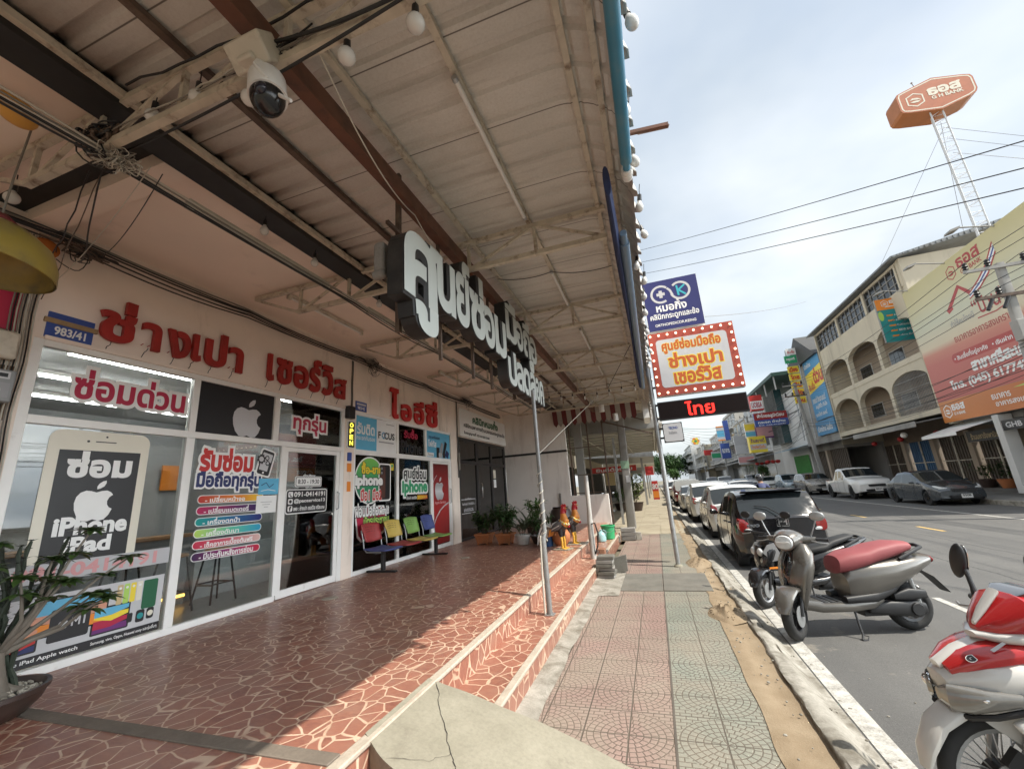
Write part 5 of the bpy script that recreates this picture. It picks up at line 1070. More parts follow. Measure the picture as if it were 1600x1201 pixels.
# hanging lamp and float
lm = thing('hanging_lamp', 'old yellow enamel dome lampshade hanging at the left edge of the porch', 'lamp', (-4.02, 1.22, 3.2))
obj('lamp_shade', MB().lathe([(0.36, 0.0), (0.365, 0.004), (0.35, 0.10), (0.30, 0.21), (0.20, 0.29), (0.08, 0.33), (0.05, 0.33), (0.19, 0.28), (0.285, 0.20), (0.335, 0.10), (0.352, 0.008)], (-3.98, 1.20, 3.36), (0.06, 0.10, 1), 40, caps=False), paint('old_yellow_enamel', (0.30, 0.22, 0.045), 0.35, 0.2, 3, dirt=(0.12, 0.095, 0.05), dscale=3, dth=(0.45, 0.7)), lm)
obj('lamp_cap', MB().lathe([(0.09, 0.31), (0.085, 0.36), (0.04, 0.40), (0.0, 0.41)], (-3.98, 1.20, 3.36), (0.06, 0.10, 1), 20), paint('cap_red', (0.16, 0.02, 0.02), 0.5), lm)
obj('cord', MB().tube([(-3.96, 1.24, 3.75), (-4.0, 1.26, 4.1), (-4.05, 1.3, 4.66)], 0.007, 6), WGRY, lm)
one('float_disc', 'orange round float hanging from a cord below the black beam', 'float', MB().ell((-3.85, 1.14, 4.50), 0.09, 0.09, 0.125, 22, 14, 0, Matrix.Rotation(1.1, 3, 'X')), paint('faded_orange', (0.62, 0.32, 0.06), 0.45, 0.12))
one('wall_ornament', 'small orange paper ornament tucked by the cables above the number plate', 'ornament', MB().ell((-5.36, 2.0, 4.33), 0.03, 0.11, 0.10, 10, 8), paint('orn_orange', (0.45, 0.14, 0.02), 0.7, 0.2))

# ================================================================== porch furniture, plants, statues
def leaf_mb(mb, p, d, L, W, m=0, curl=0.2, seg=3, up=UZ):
    """one leaf blade from p along d"""
    d = vv(d).normalized(); s_ = d.cross(vv(up)); s_ = s_.normalized() if s_.length > 1e-3 else Vector((1, 0, 0)); nn = s_.cross(d); P = vv(p); vs = []
    for k in range(seg+1):
        f = k/seg; w_ = W*(sin(pi*min(f*0.9+0.08, 1.0)))**0.8*(1 if k < seg else 0.12); q = P+d*L*f-nn*curl*L*f*f
        vs += [q-s_*w_/2+nn*w_*0.18, q-nn*0.0, q+s_*w_/2+nn*w_*0.18]
    fs = []
    for k in range(seg): fs += [(k*3, k*3+1, k*3+4, k*3+3), (k*3+1, k*3+2, k*3+5, k*3+4)]
    mb.add(vs, fs, m)
def m_leaf(name, a, b, rough=0.45):
    s = Sh(name); p = s.pos(); r = s.o(s.n('ShaderNodeNewGeometry'), 'Random Per Island'); c = s.mix(r, a, b); c = s.mix(s.ramp(s.noise(p, 4.0, 3.0), [(0.35, 0), (0.7, 0.5)]), c, tuple(v*1.6 for v in b))
    pr = s.n('ShaderNodeBsdfPrincipled', {'Base Color': c, 'Roughness': rough}); tl = s.n('ShaderNodeBsdfTranslucent', {'Color': c}); mxn = s.n('ShaderNodeMixShader', {0: 0.25, 1: V(s, pr.outputs[0]), 2: V(s, tl.outputs[0])}); s.put(s.out.inputs[0], V(s, mxn.outputs[0])); return s.m
LF_D = m_leaf('leaf_dark', (0.018, 0.045, 0.014), (0.05, 0.10, 0.028)); LF_M = m_leaf('leaf_mid', (0.035, 0.085, 0.022), (0.085, 0.16, 0.04)); LF_Y = m_leaf('leaf_yellowgreen', (0.09, 0.15, 0.03), (0.20, 0.26, 0.06)); LF_G = m_leaf('leaf_grey', (0.09, 0.12, 0.08), (0.16, 0.19, 0.12))
BARK = paint('bark', (0.13, 0.10, 0.075), 0.85, 0.3, 6, bump=0.5, bscale=25); CAUD = paint('caudex', (0.17, 0.145, 0.115), 0.75, 0.2, 5, bump=0.4, bscale=18); SPINE = paint('cactus_stem', (0.025, 0.034, 0.02), 0.6, 0.35, 14)
TERRA = paint('terracotta', (0.42, 0.15, 0.055), 0.7, 0.12, 4, dirt=(0.26, 0.12, 0.06), dscale=4); SOIL = paint('soil', (0.05, 0.035, 0.025), 0.95, 0.3, 20, bump=0.6)
DPOT = paint('dark_glazed_pot', (0.05, 0.032, 0.026), 0.35, 0.2, 4); WPOT = paint('white_pot', (0.62, 0.60, 0.56), 0.5, 0.06, dirt=(0.40, 0.36, 0.3), dscale=4)

# bench
bn = thing('waiting_bench', 'four seat waiting bench with red, yellow, green and blue backrests on a black beam', 'bench', (-5.05, 8.1, 0.4))
obj('beam', MB().box(-5.08, -5.02, 6.85, 9.42, 0.745, 0.805), BLACKP, bn, smooth=False, bevel=0.006)
for yy in (7.1, 9.12): obj('leg', MB().box(-5.08, -5.02, yy-0.04, yy+0.04, 0.44, 0.744).box(-5.40, -4.76, yy-0.035, yy+0.035, 0.40, 0.435), BLACKP, bn, smooth=False, bevel=0.006)
SC = {k: paint('seat_'+k, v, 0.5, 0.05, 3) for k, v in dict(red=(0.34, 0.045, 0.045), yellow=(0.52, 0.38, 0.09), green=(0.20, 0.36, 0.09), blue=(0.055, 0.075, 0.22)).items()}
for i in range(4):
    y0 = 7.02+i*0.70; bc = ('red', 'yellow', 'green', 'blue')[i]; scol = ('blue', 'red', 'yellow', 'green')[i]
    def backf(a, c, off=0): 
        u = (a-0.5)*0.52; h = c; w_ = 1-0.10*(1-h)
        return Vector((-5.24-0.10*h+0.05*(2*a-1)**2+off, y0+u*w_, 0.96+0.34*h-0.02*(2*a-1)**2*(1 if h > 0.5 else -1)))
    mb = MB().grid(8, 6, lambda a, c: backf(a, c)); bk = obj('backrest', mb, SC[bc], bn); md = bk.modifiers.new('thick', 'SOLIDIFY'); md.thickness = 0.02
    mb = MB()
    for r_ in range(3):
        for q in range(4): mb.obox(backf(0.25+q*0.17, 0.55+r_*0.12, 0.003), (0.001, 0, 0), (0, 0.03, 0), (0, 0, 0.004))
    obj('slot', mb, BLACKP, bk, smooth=False)
    mb = MB().grid(8, 8, lambda a, c: Vector((-5.22+0.46*c, y0+(a-0.5)*0.56, 0.835-0.035*sin(pi*c*0.9)+0.035*(c > 0.9)*0-0.04*max(0, c-0.8)*5*0.6+0.012*(2*a-1)**2))); se = obj('seat', mb, SC[scol], bn); md = se.modifiers.new('thick', 'SOLIDIFY'); md.thickness = 0.022
    for sg in (-1, 1): obj('side_rail', MB().tube([(-5.30, y0+sg*0.25, 1.18), (-5.24, y0+sg*0.262, 1.0), (-5.22, y0+sg*0.265, 0.86), (-5.16, y0+sg*0.265, 0.80), (-4.86, y0+sg*0.265, 0.795)], 0.010, 8), GALV, bn)
# potted plants
def bush(name, label, c, pot, h, spread, n, leaf, L, W, seed, cat='potted plant', droop=0.3, stems=10, up=0.9):
    rnd = random.Random(seed); t = thing(name, label, cat, c, group='potted plants on the porch and pavements'); c = vv(c); top = pot(t, c)
    mb = MB(); sm = MB()
    for i in range(stems):
        a = rnd.uniform(0, 2*pi); r = spread*rnd.uniform(0.3, 1.0); e = c+Vector((r*cos(a), r*sin(a), top+h*rnd.uniform(0.55, 1.0))); b0 = c+Vector((0.05*cos(a), 0.05*sin(a), top-0.03)); m_ = (b0+e)/2+Vector((0, 0, 0.1*h))
        P = [b0.lerp(m_, k/3) if k < 3 else m_ for k in range(3)]+[m_.lerp(e, k/4) for k in range(5)]
        sm.tube(P, 0.006, 5)
        for k in range(n//stems):
            f = rnd.uniform(0.25, 1.0); q = P[min(int(f*(len(P)-1)), len(P)-1)]; d = Vector((rnd.uniform(-1, 1), rnd.uniform(-1, 1), rnd.uniform(-droop, up))).normalized()
            leaf_mb(mb, q, d, L*rnd.uniform(0.6, 1.2), W*rnd.uniform(0.7, 1.2), 0, rnd.uniform(0.1, 0.5))
    obj('stems', sm, BARK, t); obj('foliage', mb, leaf, t); return t
def pot_square(t, c):
    w0, w1, h = 0.15, 0.20, 0.27; mb = MB()
    mb.skin([[c+Vector((sx*w, sy*w, z)) for sx, sy in ((-1, -1), (1, -1), (1, 1), (-1, 1))] for w, z in ((w0, 0.03), (w1, h-0.05), (w1+0.015, h-0.05), (w1+0.015, h), (w1-0.03, h), (w1-0.035, h-0.05))])
    for sx, sy in ((-1, -1), (1, -1), (1, 1), (-1, 1)): mb.obox(c+Vector((sx*0.13, sy*0.13, 0.015)), (0.025, 0, 0), (0, 0.025, 0), (0, 0, 0.016))
    obj('pot', mb, TERRA, t, smooth=False, bevel=0.006); obj('soil', MB().box(c.x-0.17, c.x+0.17, c.y-0.17, c.y+0.17, c.z+h-0.06, c.z+h-0.03), SOIL, t); return h
def pot_round(r, h, mat, rim=0.02):
    def f(t, c):
        obj('pot', MB().lathe([(r*0.62, 0), (r*0.70, 0.01), (r*0.96, h*0.75), (r, h-0.03), (r+rim, h-0.025), (r+rim, h), (r-0.02, h), (r-0.04, h-0.06), (0.0, h-0.06)], c, n=28), mat, t); obj('soil', MB().lathe([(r-0.03, h-0.055), (0.0, h-0.03)], c, n=16), SOIL, t); return h
    return f
bush('potted_shrub', 'dark bushy plant in the left square terracotta planter before the clinic glass', (-4.5, 10.75, 0.4), pot_square, 0.62, 0.40, 420, LF_D, 0.16, 0.055, 21, stems=20)
bush('potted_shrub', 'tall dark bushy plant in the right square terracotta planter before the clinic', (-3.85, 10.6, 0.4), pot_square, 0.80, 0.42, 480, LF_D, 0.17, 0.06, 22, stems=20)
bush('potted_agave', 'spiky narrow leaved plant in a round white pot on the porch', (-3.32, 10.4, 0.4), pot_round(0.19, 0.24, WPOT), 0.30, 0.2, 64, LF_G, 0.45, 0.055, 23, droop=-0.2, stems=4, up=0.9)
bush('potted_shrub', 'green plant in a low dark bowl right of the white pot', (-2.92, 10.5, 0.4), pot_round(0.22, 0.2, DPOT), 0.55, 0.4, 240, LF_D, 0.18, 0.045, 24, stems=14)
bush('potted_shrub', 'shadowy green plant in a dark pot against the white side wall', (-3.55, 12.4, 0.4), pot_round(0.30, 0.42, DPOT), 0.65, 0.45, 200, LF_M, 0.2, 0.06, 25, stems=12)
one('water_jar', 'large dark glazed jar standing by the white side wall behind the plants', 'jar', MB().lathe([(0.2, 0), (0.34, 0.2), (0.37, 0.42), (0.30, 0.62), (0.24, 0.68), (0.26, 0.72), (0.22, 0.72), (0.2, 0.66), (0, 0.6)], (-2.95, 13.3, 0.4), n=28), DPOT)
one('blue_tub', 'dark blue plastic tub on the porch behind the rooster statues', 'tub', MB().lathe([(0.15, 0), (0.18, 0.26), (0.195, 0.27), (0.195, 0.29), (0.17, 0.29), (0.14, 0.03), (0, 0.03)], (-2.62, 10.0, 0.4), n=24), paint('tub_blue', (0.012, 0.06, 0.16), 0.4, 0.1))
one('clay_jar', 'round brown clay jar between the two rooster statues', 'jar', MB().lathe([(0.12, 0), (0.21, 0.12), (0.22, 0.24), (0.15, 0.36), (0.12, 0.38), (0.0, 0.38)], (-2.28, 10.05, 0.4), n=26), TERRA)
# bonsai pot at the front left
ad = thing('bonsai_plant', 'swollen trunked desert rose with dark spiky stems in a low dark bowl at bottom left', 'potted plant', (-4.66, 1.93, 0.4)); c = Vector((-4.66, 1.93, 0.4))
obj('pot', MB().lathe([(0.20, 0), (0.24, 0.015), (0.31, 0.09), (0.335, 0.15), (0.345, 0.155), (0.345, 0.185), (0.32, 0.185), (0.30, 0.13), (0.0, 0.12)], c, n=40), DPOT, ad)
gv = MB(); rnd = random.Random(5)
for i in range(260):
    a = rnd.uniform(0, 2*pi); r = 0.30*sqrt(rnd.random()); s_ = rnd.uniform(0.010, 0.024); gv.ell(c+Vector((r*cos(a), r*sin(a), 0.14+0.03*(1-r/0.3)+rnd.uniform(0, 0.012))), s_, s_*rnd.uniform(0.6, 1), s_*0.6, 7, 5)
obj('pebbles', gv, paint('pebbles', (0.42, 0.38, 0.31), 0.8, 0.35, 30), ad, smooth=False)
tk = MB().loft([(c+Vector((0.0+0.02*k, 0.02*sin(k), 0.12+z)), Vector((r, 0, 0)), Vector((0, r*0.9, 0)), 2.0) for k, (z, r) in enumerate(((0, 0.15), (0.04, 0.135), (0.10, 0.10), (0.18, 0.085), (0.26, 0.075), (0.33, 0.06)))], 18)
for i in range(7):
    a = i*0.9+0.3; tk.tube([c+Vector((0.08*cos(a), 0.08*sin(a), 0.20)), c+Vector((0.14*cos(a), 0.14*sin(a), 0.165)), c+Vector((0.23*cos(a+0.2), 0.23*sin(a+0.2), 0.135))], [0.04, 0.03, 0.012], 8)
brs = []
for i, (dx, dy, dz, n_) in enumerate(((0.10, 0.45, 0.30, 1), (-0.02, 0.20, 0.60, 1), (0.16, 0.62, 0.55, 1), (-0.10, -0.1, 0.75, 1), (0.28, 0.15, 0.45, 1), (0.05, 0.38, 0.80, 1), (0.30, 0.42, 0.28, 1), (0.02, 0.02, 0.5, 1))):
    b0 = c+Vector((0.06, 0.03, 0.42)); e = b0+Vector((dx, dy, dz)); m_ = b0.lerp(e, 0.5)+Vector((0.05*sin(i*2), 0.06*cos(i), -0.04))
    P = [b0, b0.lerp(m_, 0.5)+Vector((0, 0, 0.01)), m_, m_.lerp(e, 0.5)+Vector((0, 0, 0.02)), e]; tk.tube(P, [0.024, 0.017, 0.013, 0.010, 0.007], 8); brs.append((m_, e))
obj('trunk', tk, CAUD, ad)
lm_ = MB()
for m_, e in brs:
    for base, n_ in ((e, 22), (m_.lerp(e, 0.6), 9)):
        for k in range(n_):
            a = k*2.4+rnd.random(); d = Vector((cos(a), sin(a), rnd.uniform(-0.15, 0.75))); leaf_mb(lm_, base, d, rnd.uniform(0.08, 0.14), rnd.uniform(0.042, 0.062), 0, 0.35, 4)
obj('leaves', lm_, m_leaf('adenium_leaf', (0.03, 0.065, 0.018), (0.07, 0.12, 0.032), 0.3), ad)
cs_ = MB()
for i in range(20):
    b0 = c+Vector((rnd.uniform(-.15, .05), rnd.uniform(-.12, .15), 0.14)); e = c+Vector((rnd.uniform(-.30, .05), rnd.uniform(-0.25, 0.52), rnd.uniform(0.75, 1.32))); P = [b0.lerp(e, k/14)+Vector((0.02*sin(k*0.8+i), 0.02*cos(k*0.7), 0.05*sin(pi*k/14))) for k in range(15)]
    cs_.tube(P, [0.016*(1-0.4*k/14)+(0.006 if k % 2 else 0) for k in range(15)], 7)
    for k in range(1, 15):
        for j in range(4):
            a = j*pi/2+k; leaf_mb(cs_, P[k], (cos(a), sin(a), 0.5), 0.045, 0.018, 0, 0.1, 2)
obj('spiky_stems', cs_, SPINE, ad)
# rooster statues
def rooster(label, loc, rz, sc_=1.0):
    t = thing('rooster_statue', label, 'statue', loc, rz, 'rooster statues'); MT = [paint('rooster_black', (0.022, 0.02, 0.022), 0.35, 0.2), paint('rooster_orange', (0.55, 0.20, 0.025), 0.45, 0.15, 8), paint('rooster_red', (0.42, 0.02, 0.025), 0.4, 0.1), paint('rooster_yellow', (0.62, 0.34, 0.04), 0.4, 0.1), paint('rooster_grey', (0.12, 0.115, 0.12), 0.4, 0.1), paint('rooster_white', (0.62, 0.61, 0.57), 0.45, 0.06)]
    mb = MB(); st_ = [((-0.20, 0, 0.40), 0.02, 0.03, 1), ((-0.16, 0, 0.43), 0.07, 0.07, 1), ((-0.08, 0, 0.45), 0.105, 0.10, 0), ((0.0, 0, 0.47), 0.125, 0.115, 0), ((0.07, 0, 0.52), 0.12, 0.105, 0), ((0.10, 0, 0.59), 0.10, 0.09, 1), ((0.09, 0, 0.66), 0.075, 0.07, 1), ((0.08, 0, 0.73), 0.058, 0.055, 1), ((0.08, 0, 0.78), 0.05, 0.046, 2), ((0.095, 0, 0.825), 0.052, 0.044, 2), ((0.11, 0, 0.86), 0.042, 0.038, 2), ((0.12, 0, 0.885), 0.012, 0.012, 2)]
    rs = []
    for i, (p, a, b_, m_) in enumerate(st_):
        q0 = vv(st_[max(i-1, 0)][0]); q1 = vv(st_[min(i+1, len(st_)-1)][0]); d = (q1-q0).normalized(); B_ = UY; A_ = B_.cross(d).normalized()
        rs.append([vv(p)*1.0+A_*a*cos(2*pi*k/18)+B_*b_*sin(2*pi*k/18) for k in range(18)])
    for i in range(len(rs)-1): mb.skin([rs[i], rs[i+1]], st_[i+1][3], caps=(i in (0, len(rs)-2)))
    obj('body', mb, MT, t, ang=80)
    cb = MB().prism([(0.06, 0.83), (0.16, 0.86), (0.17, 0.90), (0.14, 0.93), (0.12, 0.905), (0.10, 0.935), (0.08, 0.90), (0.05, 0.91)], (0, 0.012, 0), UX, UZ, -UY, 0.024, 2); cb.ell((0.15, 0, 0.775), 0.02, 0.014, 0.04, 10, 8, 2); obj('comb', cb, MT, t)
    obj('beak', MB().cyl((0.14, 0, 0.84), (0.195, 0, 0.825), 0.018, 0.002, 10, 3), MT, t)
    ey = MB()
    for s_ in (-1, 1): ey.ell((0.125, s_*0.036, 0.85), 0.009, 0.005, 0.009, 8, 6, 5)
    obj('eyes', ey, MT, t)
    for s_ in (-1, 1):
        wg = MB(); wg.loft([((0.07, s_*0.105, 0.52), (0.0, 0.02, 0), (0, 0, 0.05), 2), ((0.0, s_*0.122, 0.49), (0, 0.022, 0), (0, 0, 0.085), 2), ((-0.10, s_*0.112, 0.45), (0, 0.02, 0), (0, 0, 0.075), 2), ((-0.22, s_*0.075, 0.39), (0, 0.012, 0), (0, 0, 0.035), 2)], 14, 4)
        wg.obox((-0.06, s_*0.142, 0.455), (0.09, 0, 0.04), (0, 0.004, 0), (0.01, 0, 0.014), 5); obj('wing', wg, MT, t)
        lg = MB(); lg.loft([((0.0, s_*0.06, 0.44), (0.065, 0, 0), (0, 0.05, 0), 2), ((0.01, s_*0.062, 0.34), (0.055, 0, 0), (0, 0.045, 0), 2), ((0.02, s_*0.065, 0.26), (0.03, 0, 0), (0, 0.028, 0), 2)], 12, 0); lg.tube([(0.02, s_*0.065, 0.28), (0.035, s_*0.066, 0.15), (0.03, s_*0.066, 0.03)], [0.028, 0.024, 0.026], 10, 3)
        for a in (-0.5, 0, 0.5, pi): lg.tube([(0.03, s_*0.066, 0.03), (0.03+0.06*cos(a), s_*0.066+0.06*sin(a), 0.022), (0.03+0.12*cos(a)*(0.6 if a > 3 else 1), s_*0.066+0.12*sin(a), 0.012)], [0.018, 0.014, 0.006], 8, 3)
        obj('leg', lg, MT, t)
    tl = MB()
    for i in range(9):
        s_ = (i-4)/4; P = [(-0.17, s_*0.03, 0.44), (-0.30, s_*0.07, 0.52-0.03*abs(s_)), (-0.42, s_*0.10, 0.45-0.04*i % 3), (-0.50, s_*0.11, 0.28), (-0.53, s_*0.12, 0.08+0.03*(i % 4))]; tl.tube(P, [0.012, 0.024, 0.024, 0.018, 0.005], 6, (5, 0, 5, 4, 5, 0, 5, 5, 0)[i])
    for i in range(5): tl.tube([(-0.14, (i-2)*0.03, 0.44), (-0.22, (i-2)*0.045, 0.38), (-0.26, (i-2)*0.05, 0.26)], [0.03, 0.026, 0.008], 7, 1)
    obj('tail', tl, MT, t)
    gl = MB(); rr = random.Random(3)
    for i in range(26):
        a = 2*pi*i/26; gl.ell((0.10+0.09*cos(a), 0.09*sin(a), 0.60-0.10*(cos(a)+1)*0.5+rr.uniform(-.01, .01)), 0.02, 0.02, 0.018, 7, 5, i % 2)
    gl.ell((0.19, 0, 0.47), 0.03, 0.03, 0.035, 10, 8, 2); obj('garland', gl, [paint('garland_yellow', (0.72, 0.55, 0.04), 0.7), paint('garland_white', (0.65, 0.64, 0.55), 0.7), MT[2]], t)
    obj('plinth', MB().box(-0.16, 0.2, -0.16, 0.16, 0, 0.02), CEMENT, t, bevel=0.006); t.scale = (sc_, sc_, sc_); return t
rooster('painted rooster statue with yellow legs and flower garland at the porch edge, nearer one', (-2.12, 9.40, 0.4), radians(-12), 1.02)
rooster('painted rooster statue standing behind the nearer one at the porch edge', (-2.02, 10.2, 0.4), radians(-8), 1.05)

# ================================================================== leaning sign pole with its boards
sgp = thing('sign_pole', 'grey steel pole on the green pavers carrying a stack of signboards', 'pole', (0.19, 9.55, 0))
obj('pole', MB().cyl((0.19, 9.55, 0), (0.19, 9.55, 6.15), 0.048, n=18), GALV, sgp); obj('foot', MB().lathe([(0.09, 0), (0.085, 0.02), (0.05, 0.05)], (0.19, 9.55, 0), n=18), CEMENT, sgp)
for z in (5.1, 5.9, 3.7, 4.7, 3.0, 3.3, 2.58, 2.78): obj('bracket', MB().box(0.19, 0.36, 9.53, 9.57, z-0.02, z+0.02), BLACKP, sgp, smooth=False)
YS = 9.46
def board(name, label, x0, x1, z0, z1, side, dep=0.14):
    t = thing(name, label, 'sign', ((x0+x1)/2, YS+dep/2, z0), group='signboards on the sign pole'); obj('case', MB().box(x0, x1, YS, YS+dep, z0, z1), side, t, smooth=False, bevel=0.006); return t
FS = fry(YS)
t = board('clinic_sign', 'navy blue clinic lightbox with white looped logo at the top of the sign pole', 0.34, 1.53, 4.97, 6.19, WHITEP)
b = SB(FS); b.R(0.345, 1.525, 4.975, 6.185, paint('navy_panel', (0.028, 0.03, 0.13), 0.35, 0.03), 0, 0.0, 0.004)
lp = [(0.72+0.20*cos(radians(a)), 5.84+0.20*sin(radians(a))) for a in range(300, 30, -15)]; n_ = 0.006
b.B(lp, 0.05, 'lgrey', n_); b.B([(0.87, 5.97), (0.93, 5.90), (0.97, 5.78)], 0.05, 'lgrey', n_+0.0003); b.B([(1.14+0.20*cos(radians(a)), 5.86+0.20*sin(radians(a))) for a in range(195, 500, 15)], 0.05, 'lgrey', n_+0.0006)
b.B([(0.63, 5.84), (0.81, 5.84)], 0.07, 'lgrey', n_+0.001); b.B([(0.72, 5.75), (0.72, 5.93)], 0.07, 'lgrey', n_+0.0014)
b.B([(1.10, 5.74), (1.08, 5.99)], 0.04, 'cyan', n_+0.001); b.B([(1.25, 5.98), (1.11, 5.87)], 0.04, 'cyan', n_+0.0012); b.B([(1.12, 5.86), (1.25, 5.74)], 0.04, 'cyan', n_+0.0014)
b.T('หมอกิ๋ง', (0.58, 1.22, 5.42, 5.68), 'white', 0.03, n=0.006); b.T('คลินิกกระดูกและข้อ', (0.42, 1.45, 5.20, 5.39), 'white', 0.025, n=0.006); b.T('ORTHOPEDICDR.KEING', (0.50, 1.36, 5.07, 5.13), 'white', 0.02, n=0.006); b.end('sign_face', t)
t = board('marquee_sign', 'red framed lightbox with orange Thai lettering and a border of round bulbs', 0.29, 2.05, 3.47, 4.93, WHITEP, 0.18)
RED_F = paint('marquee_red', (0.36, 0.06, 0.035), 0.4, 0.08); b = SB(FS); b.R(0.295, 2.045, 3.475, 4.925, RED_F, 0.0, 0.0, 0.006); b.R(0.44, 1.89, 3.65, 4.75, 'lgrey', 0.08, 0.007)
b.T('ศูนย์ซ่อมมือถือ', (0.56, 1.75, 4.42, 4.72), 'marq', 0.04, n=0.010, out='yellow', ow=0.03); b.T('ช่างเปา', (0.66, 1.72, 4.08, 4.40), 'marq', 0.04, n=0.010, out='yellow', ow=0.045); b.T('เซอร์วิส', (0.72, 1.64, 3.71, 4.02), 'marq', 0.04, n=0.010, out='yellow', ow=0.045); b.end('sign_face', t)
MBULB = emis('marquee_bulb', (1.0, 0.83, 0.58), 1.3); mb = MB()
for i in range(10):
    u = 0.345+i*(1.65/9)
    for v in (3.54, 4.86): mb.ell((u, YS-0.010, v), 0.024, 0.02, 0.024, 10, 8)
for i in range(1, 7):
    for u in (0.345, 1.995): mb.ell((u, YS-0.010, 3.54+i*(1.32/7)), 0.024, 0.02, 0.024, 10, 8)
obj('border_bulbs', mb, MBULB, t)
t = board('led_sign', 'black LED display board with red glowing Thai word under the marquee sign', 0.27, 2.03, 2.95, 3.35, BLACKP, 0.12)
b = SB(FS); b.R(0.29, 2.01, 2.975, 3.325, paint('led_panel', (0.010, 0.006, 0.006), 0.8, spec=0.15), 0, 0.0, 0.002); REDLED = emis('red_led', (1.0, 0.02, 0.012), 0.8); b.T('ไทย', (0.83, 1.38, 3.00, 3.29), REDLED, 0.02, n=0.004); b.end('sign_face', t)
t = board('lightbox_sign', 'small rounded white lightbox with blue lettering low on the sign pole', 0.30, 0.70, 2.47, 2.88, BLACKP, 0.10)
b = SB(FS); b.R(0.315, 0.685, 2.485, 2.865, 'lgrey', 0.04, 0.0, 0.006); b.T('TECNO', (0.42, 0.60, 2.745, 2.795), 'blue', 0.03, n=0.008); b.T('Infinix', (0.42, 0.58, 2.645, 2.70), 'grey', 0.03, n=0.008); b.end('sign_face', t)

# ================================================================== vehicles
def carpaint(name, col, metal=0.0, rough=0.22): return paint('car_'+name, col, rough, 0.03, 2.0, metal=metal, coat=0.6, dirt=tuple(c*0.7+0.03 for c in col), dscale=1.5, dth=(0.6, 0.85))
TYRE = paint('tyre_rubber', (0.018, 0.018, 0.018), 0.8, 0.15, 8, bump=0.2); RIM = paint('alloy_rim', (0.42, 0.42, 0.43), 0.3, 0.06, metal=0.8); RIMD = paint('dark_rim', (0.06, 0.06, 0.062), 0.35, 0.1, metal=0.5); BRONZE = paint('bronze_rim', (0.16, 0.12, 0.08), 0.35, 0.1, metal=0.7)
CGL = paint('car_glass', (0.012, 0.016, 0.018), 0.04, 0.1, spec=0.8); TRIMB = paint('trim_black', (0.016, 0.016, 0.017), 0.5, 0.1)
def m_lamp(name, col, r=0.12): return paint(name, col, r, 0.15, 14, spec=0.8, coat=0.8)
TAIL = m_lamp('tail_red', (0.25, 0.006, 0.006)); HEADL = m_lamp('head_lamp', (0.58, 0.60, 0.60)); AMBER = m_lamp('amber_lamp', (0.6, 0.22, 0.02))
PLATE = paint('plate_white', (0.66, 0.66, 0.64), 0.4, 0.03)
KIND = {
 'hatch': dict(L=3.62, W=1.68, H=1.49, top=[(0, .63), (.012, .66), (.11, .955), (.2, .985), (.38, 1.0), (.54, .965), (.755, .665), (.93, .56), (.985, .47), (1, .40)], belt=[(0, .58), (.02, .645), (.15, .66), (.75, .60), (1, .36)], ws=(.555, .745), rg=(.014, .108), sw=[(.12, .29), (.312, .53), (.545, .66)], wr=.165, wf=.80, R=.285, hatch=1),
 'sedan': dict(L=4.54, W=1.75, H=1.44, top=[(0, .58), (.02, .665), (.13, .69), (.165, .71), (.31, .965), (.45, 1.0), (.55, .97), (.745, .68), (.94, .55), (1, .42)], belt=[(0, .5), (.03, .63), (.3, .645), (.75, .61), (1, .36)], ws=(.57, .735), rg=(.17, .30), sw=[(.26, .40), (.415, .57), (.585, .67)], wr=.21, wf=.80, R=.30, hatch=0),
 'suv': dict(L=4.33, W=1.79, H=1.60, top=[(0, .58), (.015, .64), (.12, .94), (.2, .985), (.4, 1.0), (.56, .96), (.735, .69), (.93, .60), (.985, .52), (1, .44)], belt=[(0, .55), (.02, .63), (.15, .66), (.75, .62), (1, .40)], ws=(.575, .725), rg=(.02, .112), sw=[(.14, .30), (.315, .545), (.56, .66)], wr=.19, wf=.80, R=.335, hatch=1),
 'pickup': dict(L=5.25, W=1.86, H=1.78, top=[(0, .585), (.33, .59), (.352, .60), (.39, .965), (.47, 1.0), (.56, .98), (.70, .68), (.93, .61), (.985, .54), (1, .46)], belt=[(0, .56), (.34, .57), (.36, .60), (.70, .61), (1, .42)], ws=(.575, .69), rg=(.356, .386), sw=[(.395, .475), (.488, .585), (.595, .64)], wr=.20, wf=.80, R=.38, hatch=0, bed=1)}
def lin(tab, x):
    if x <= tab[0][0]: return tab[0][1]
    for (a, va), (b, vb) in zip(tab, tab[1:]):
        if x <= b: return va+(vb-va)*(x-a)/(b-a)
    return tab[-1][1]
def smo(tab, x, h=0.012): return (lin(tab, x-h)+2*lin(tab, x)+lin(tab, x+h))/4
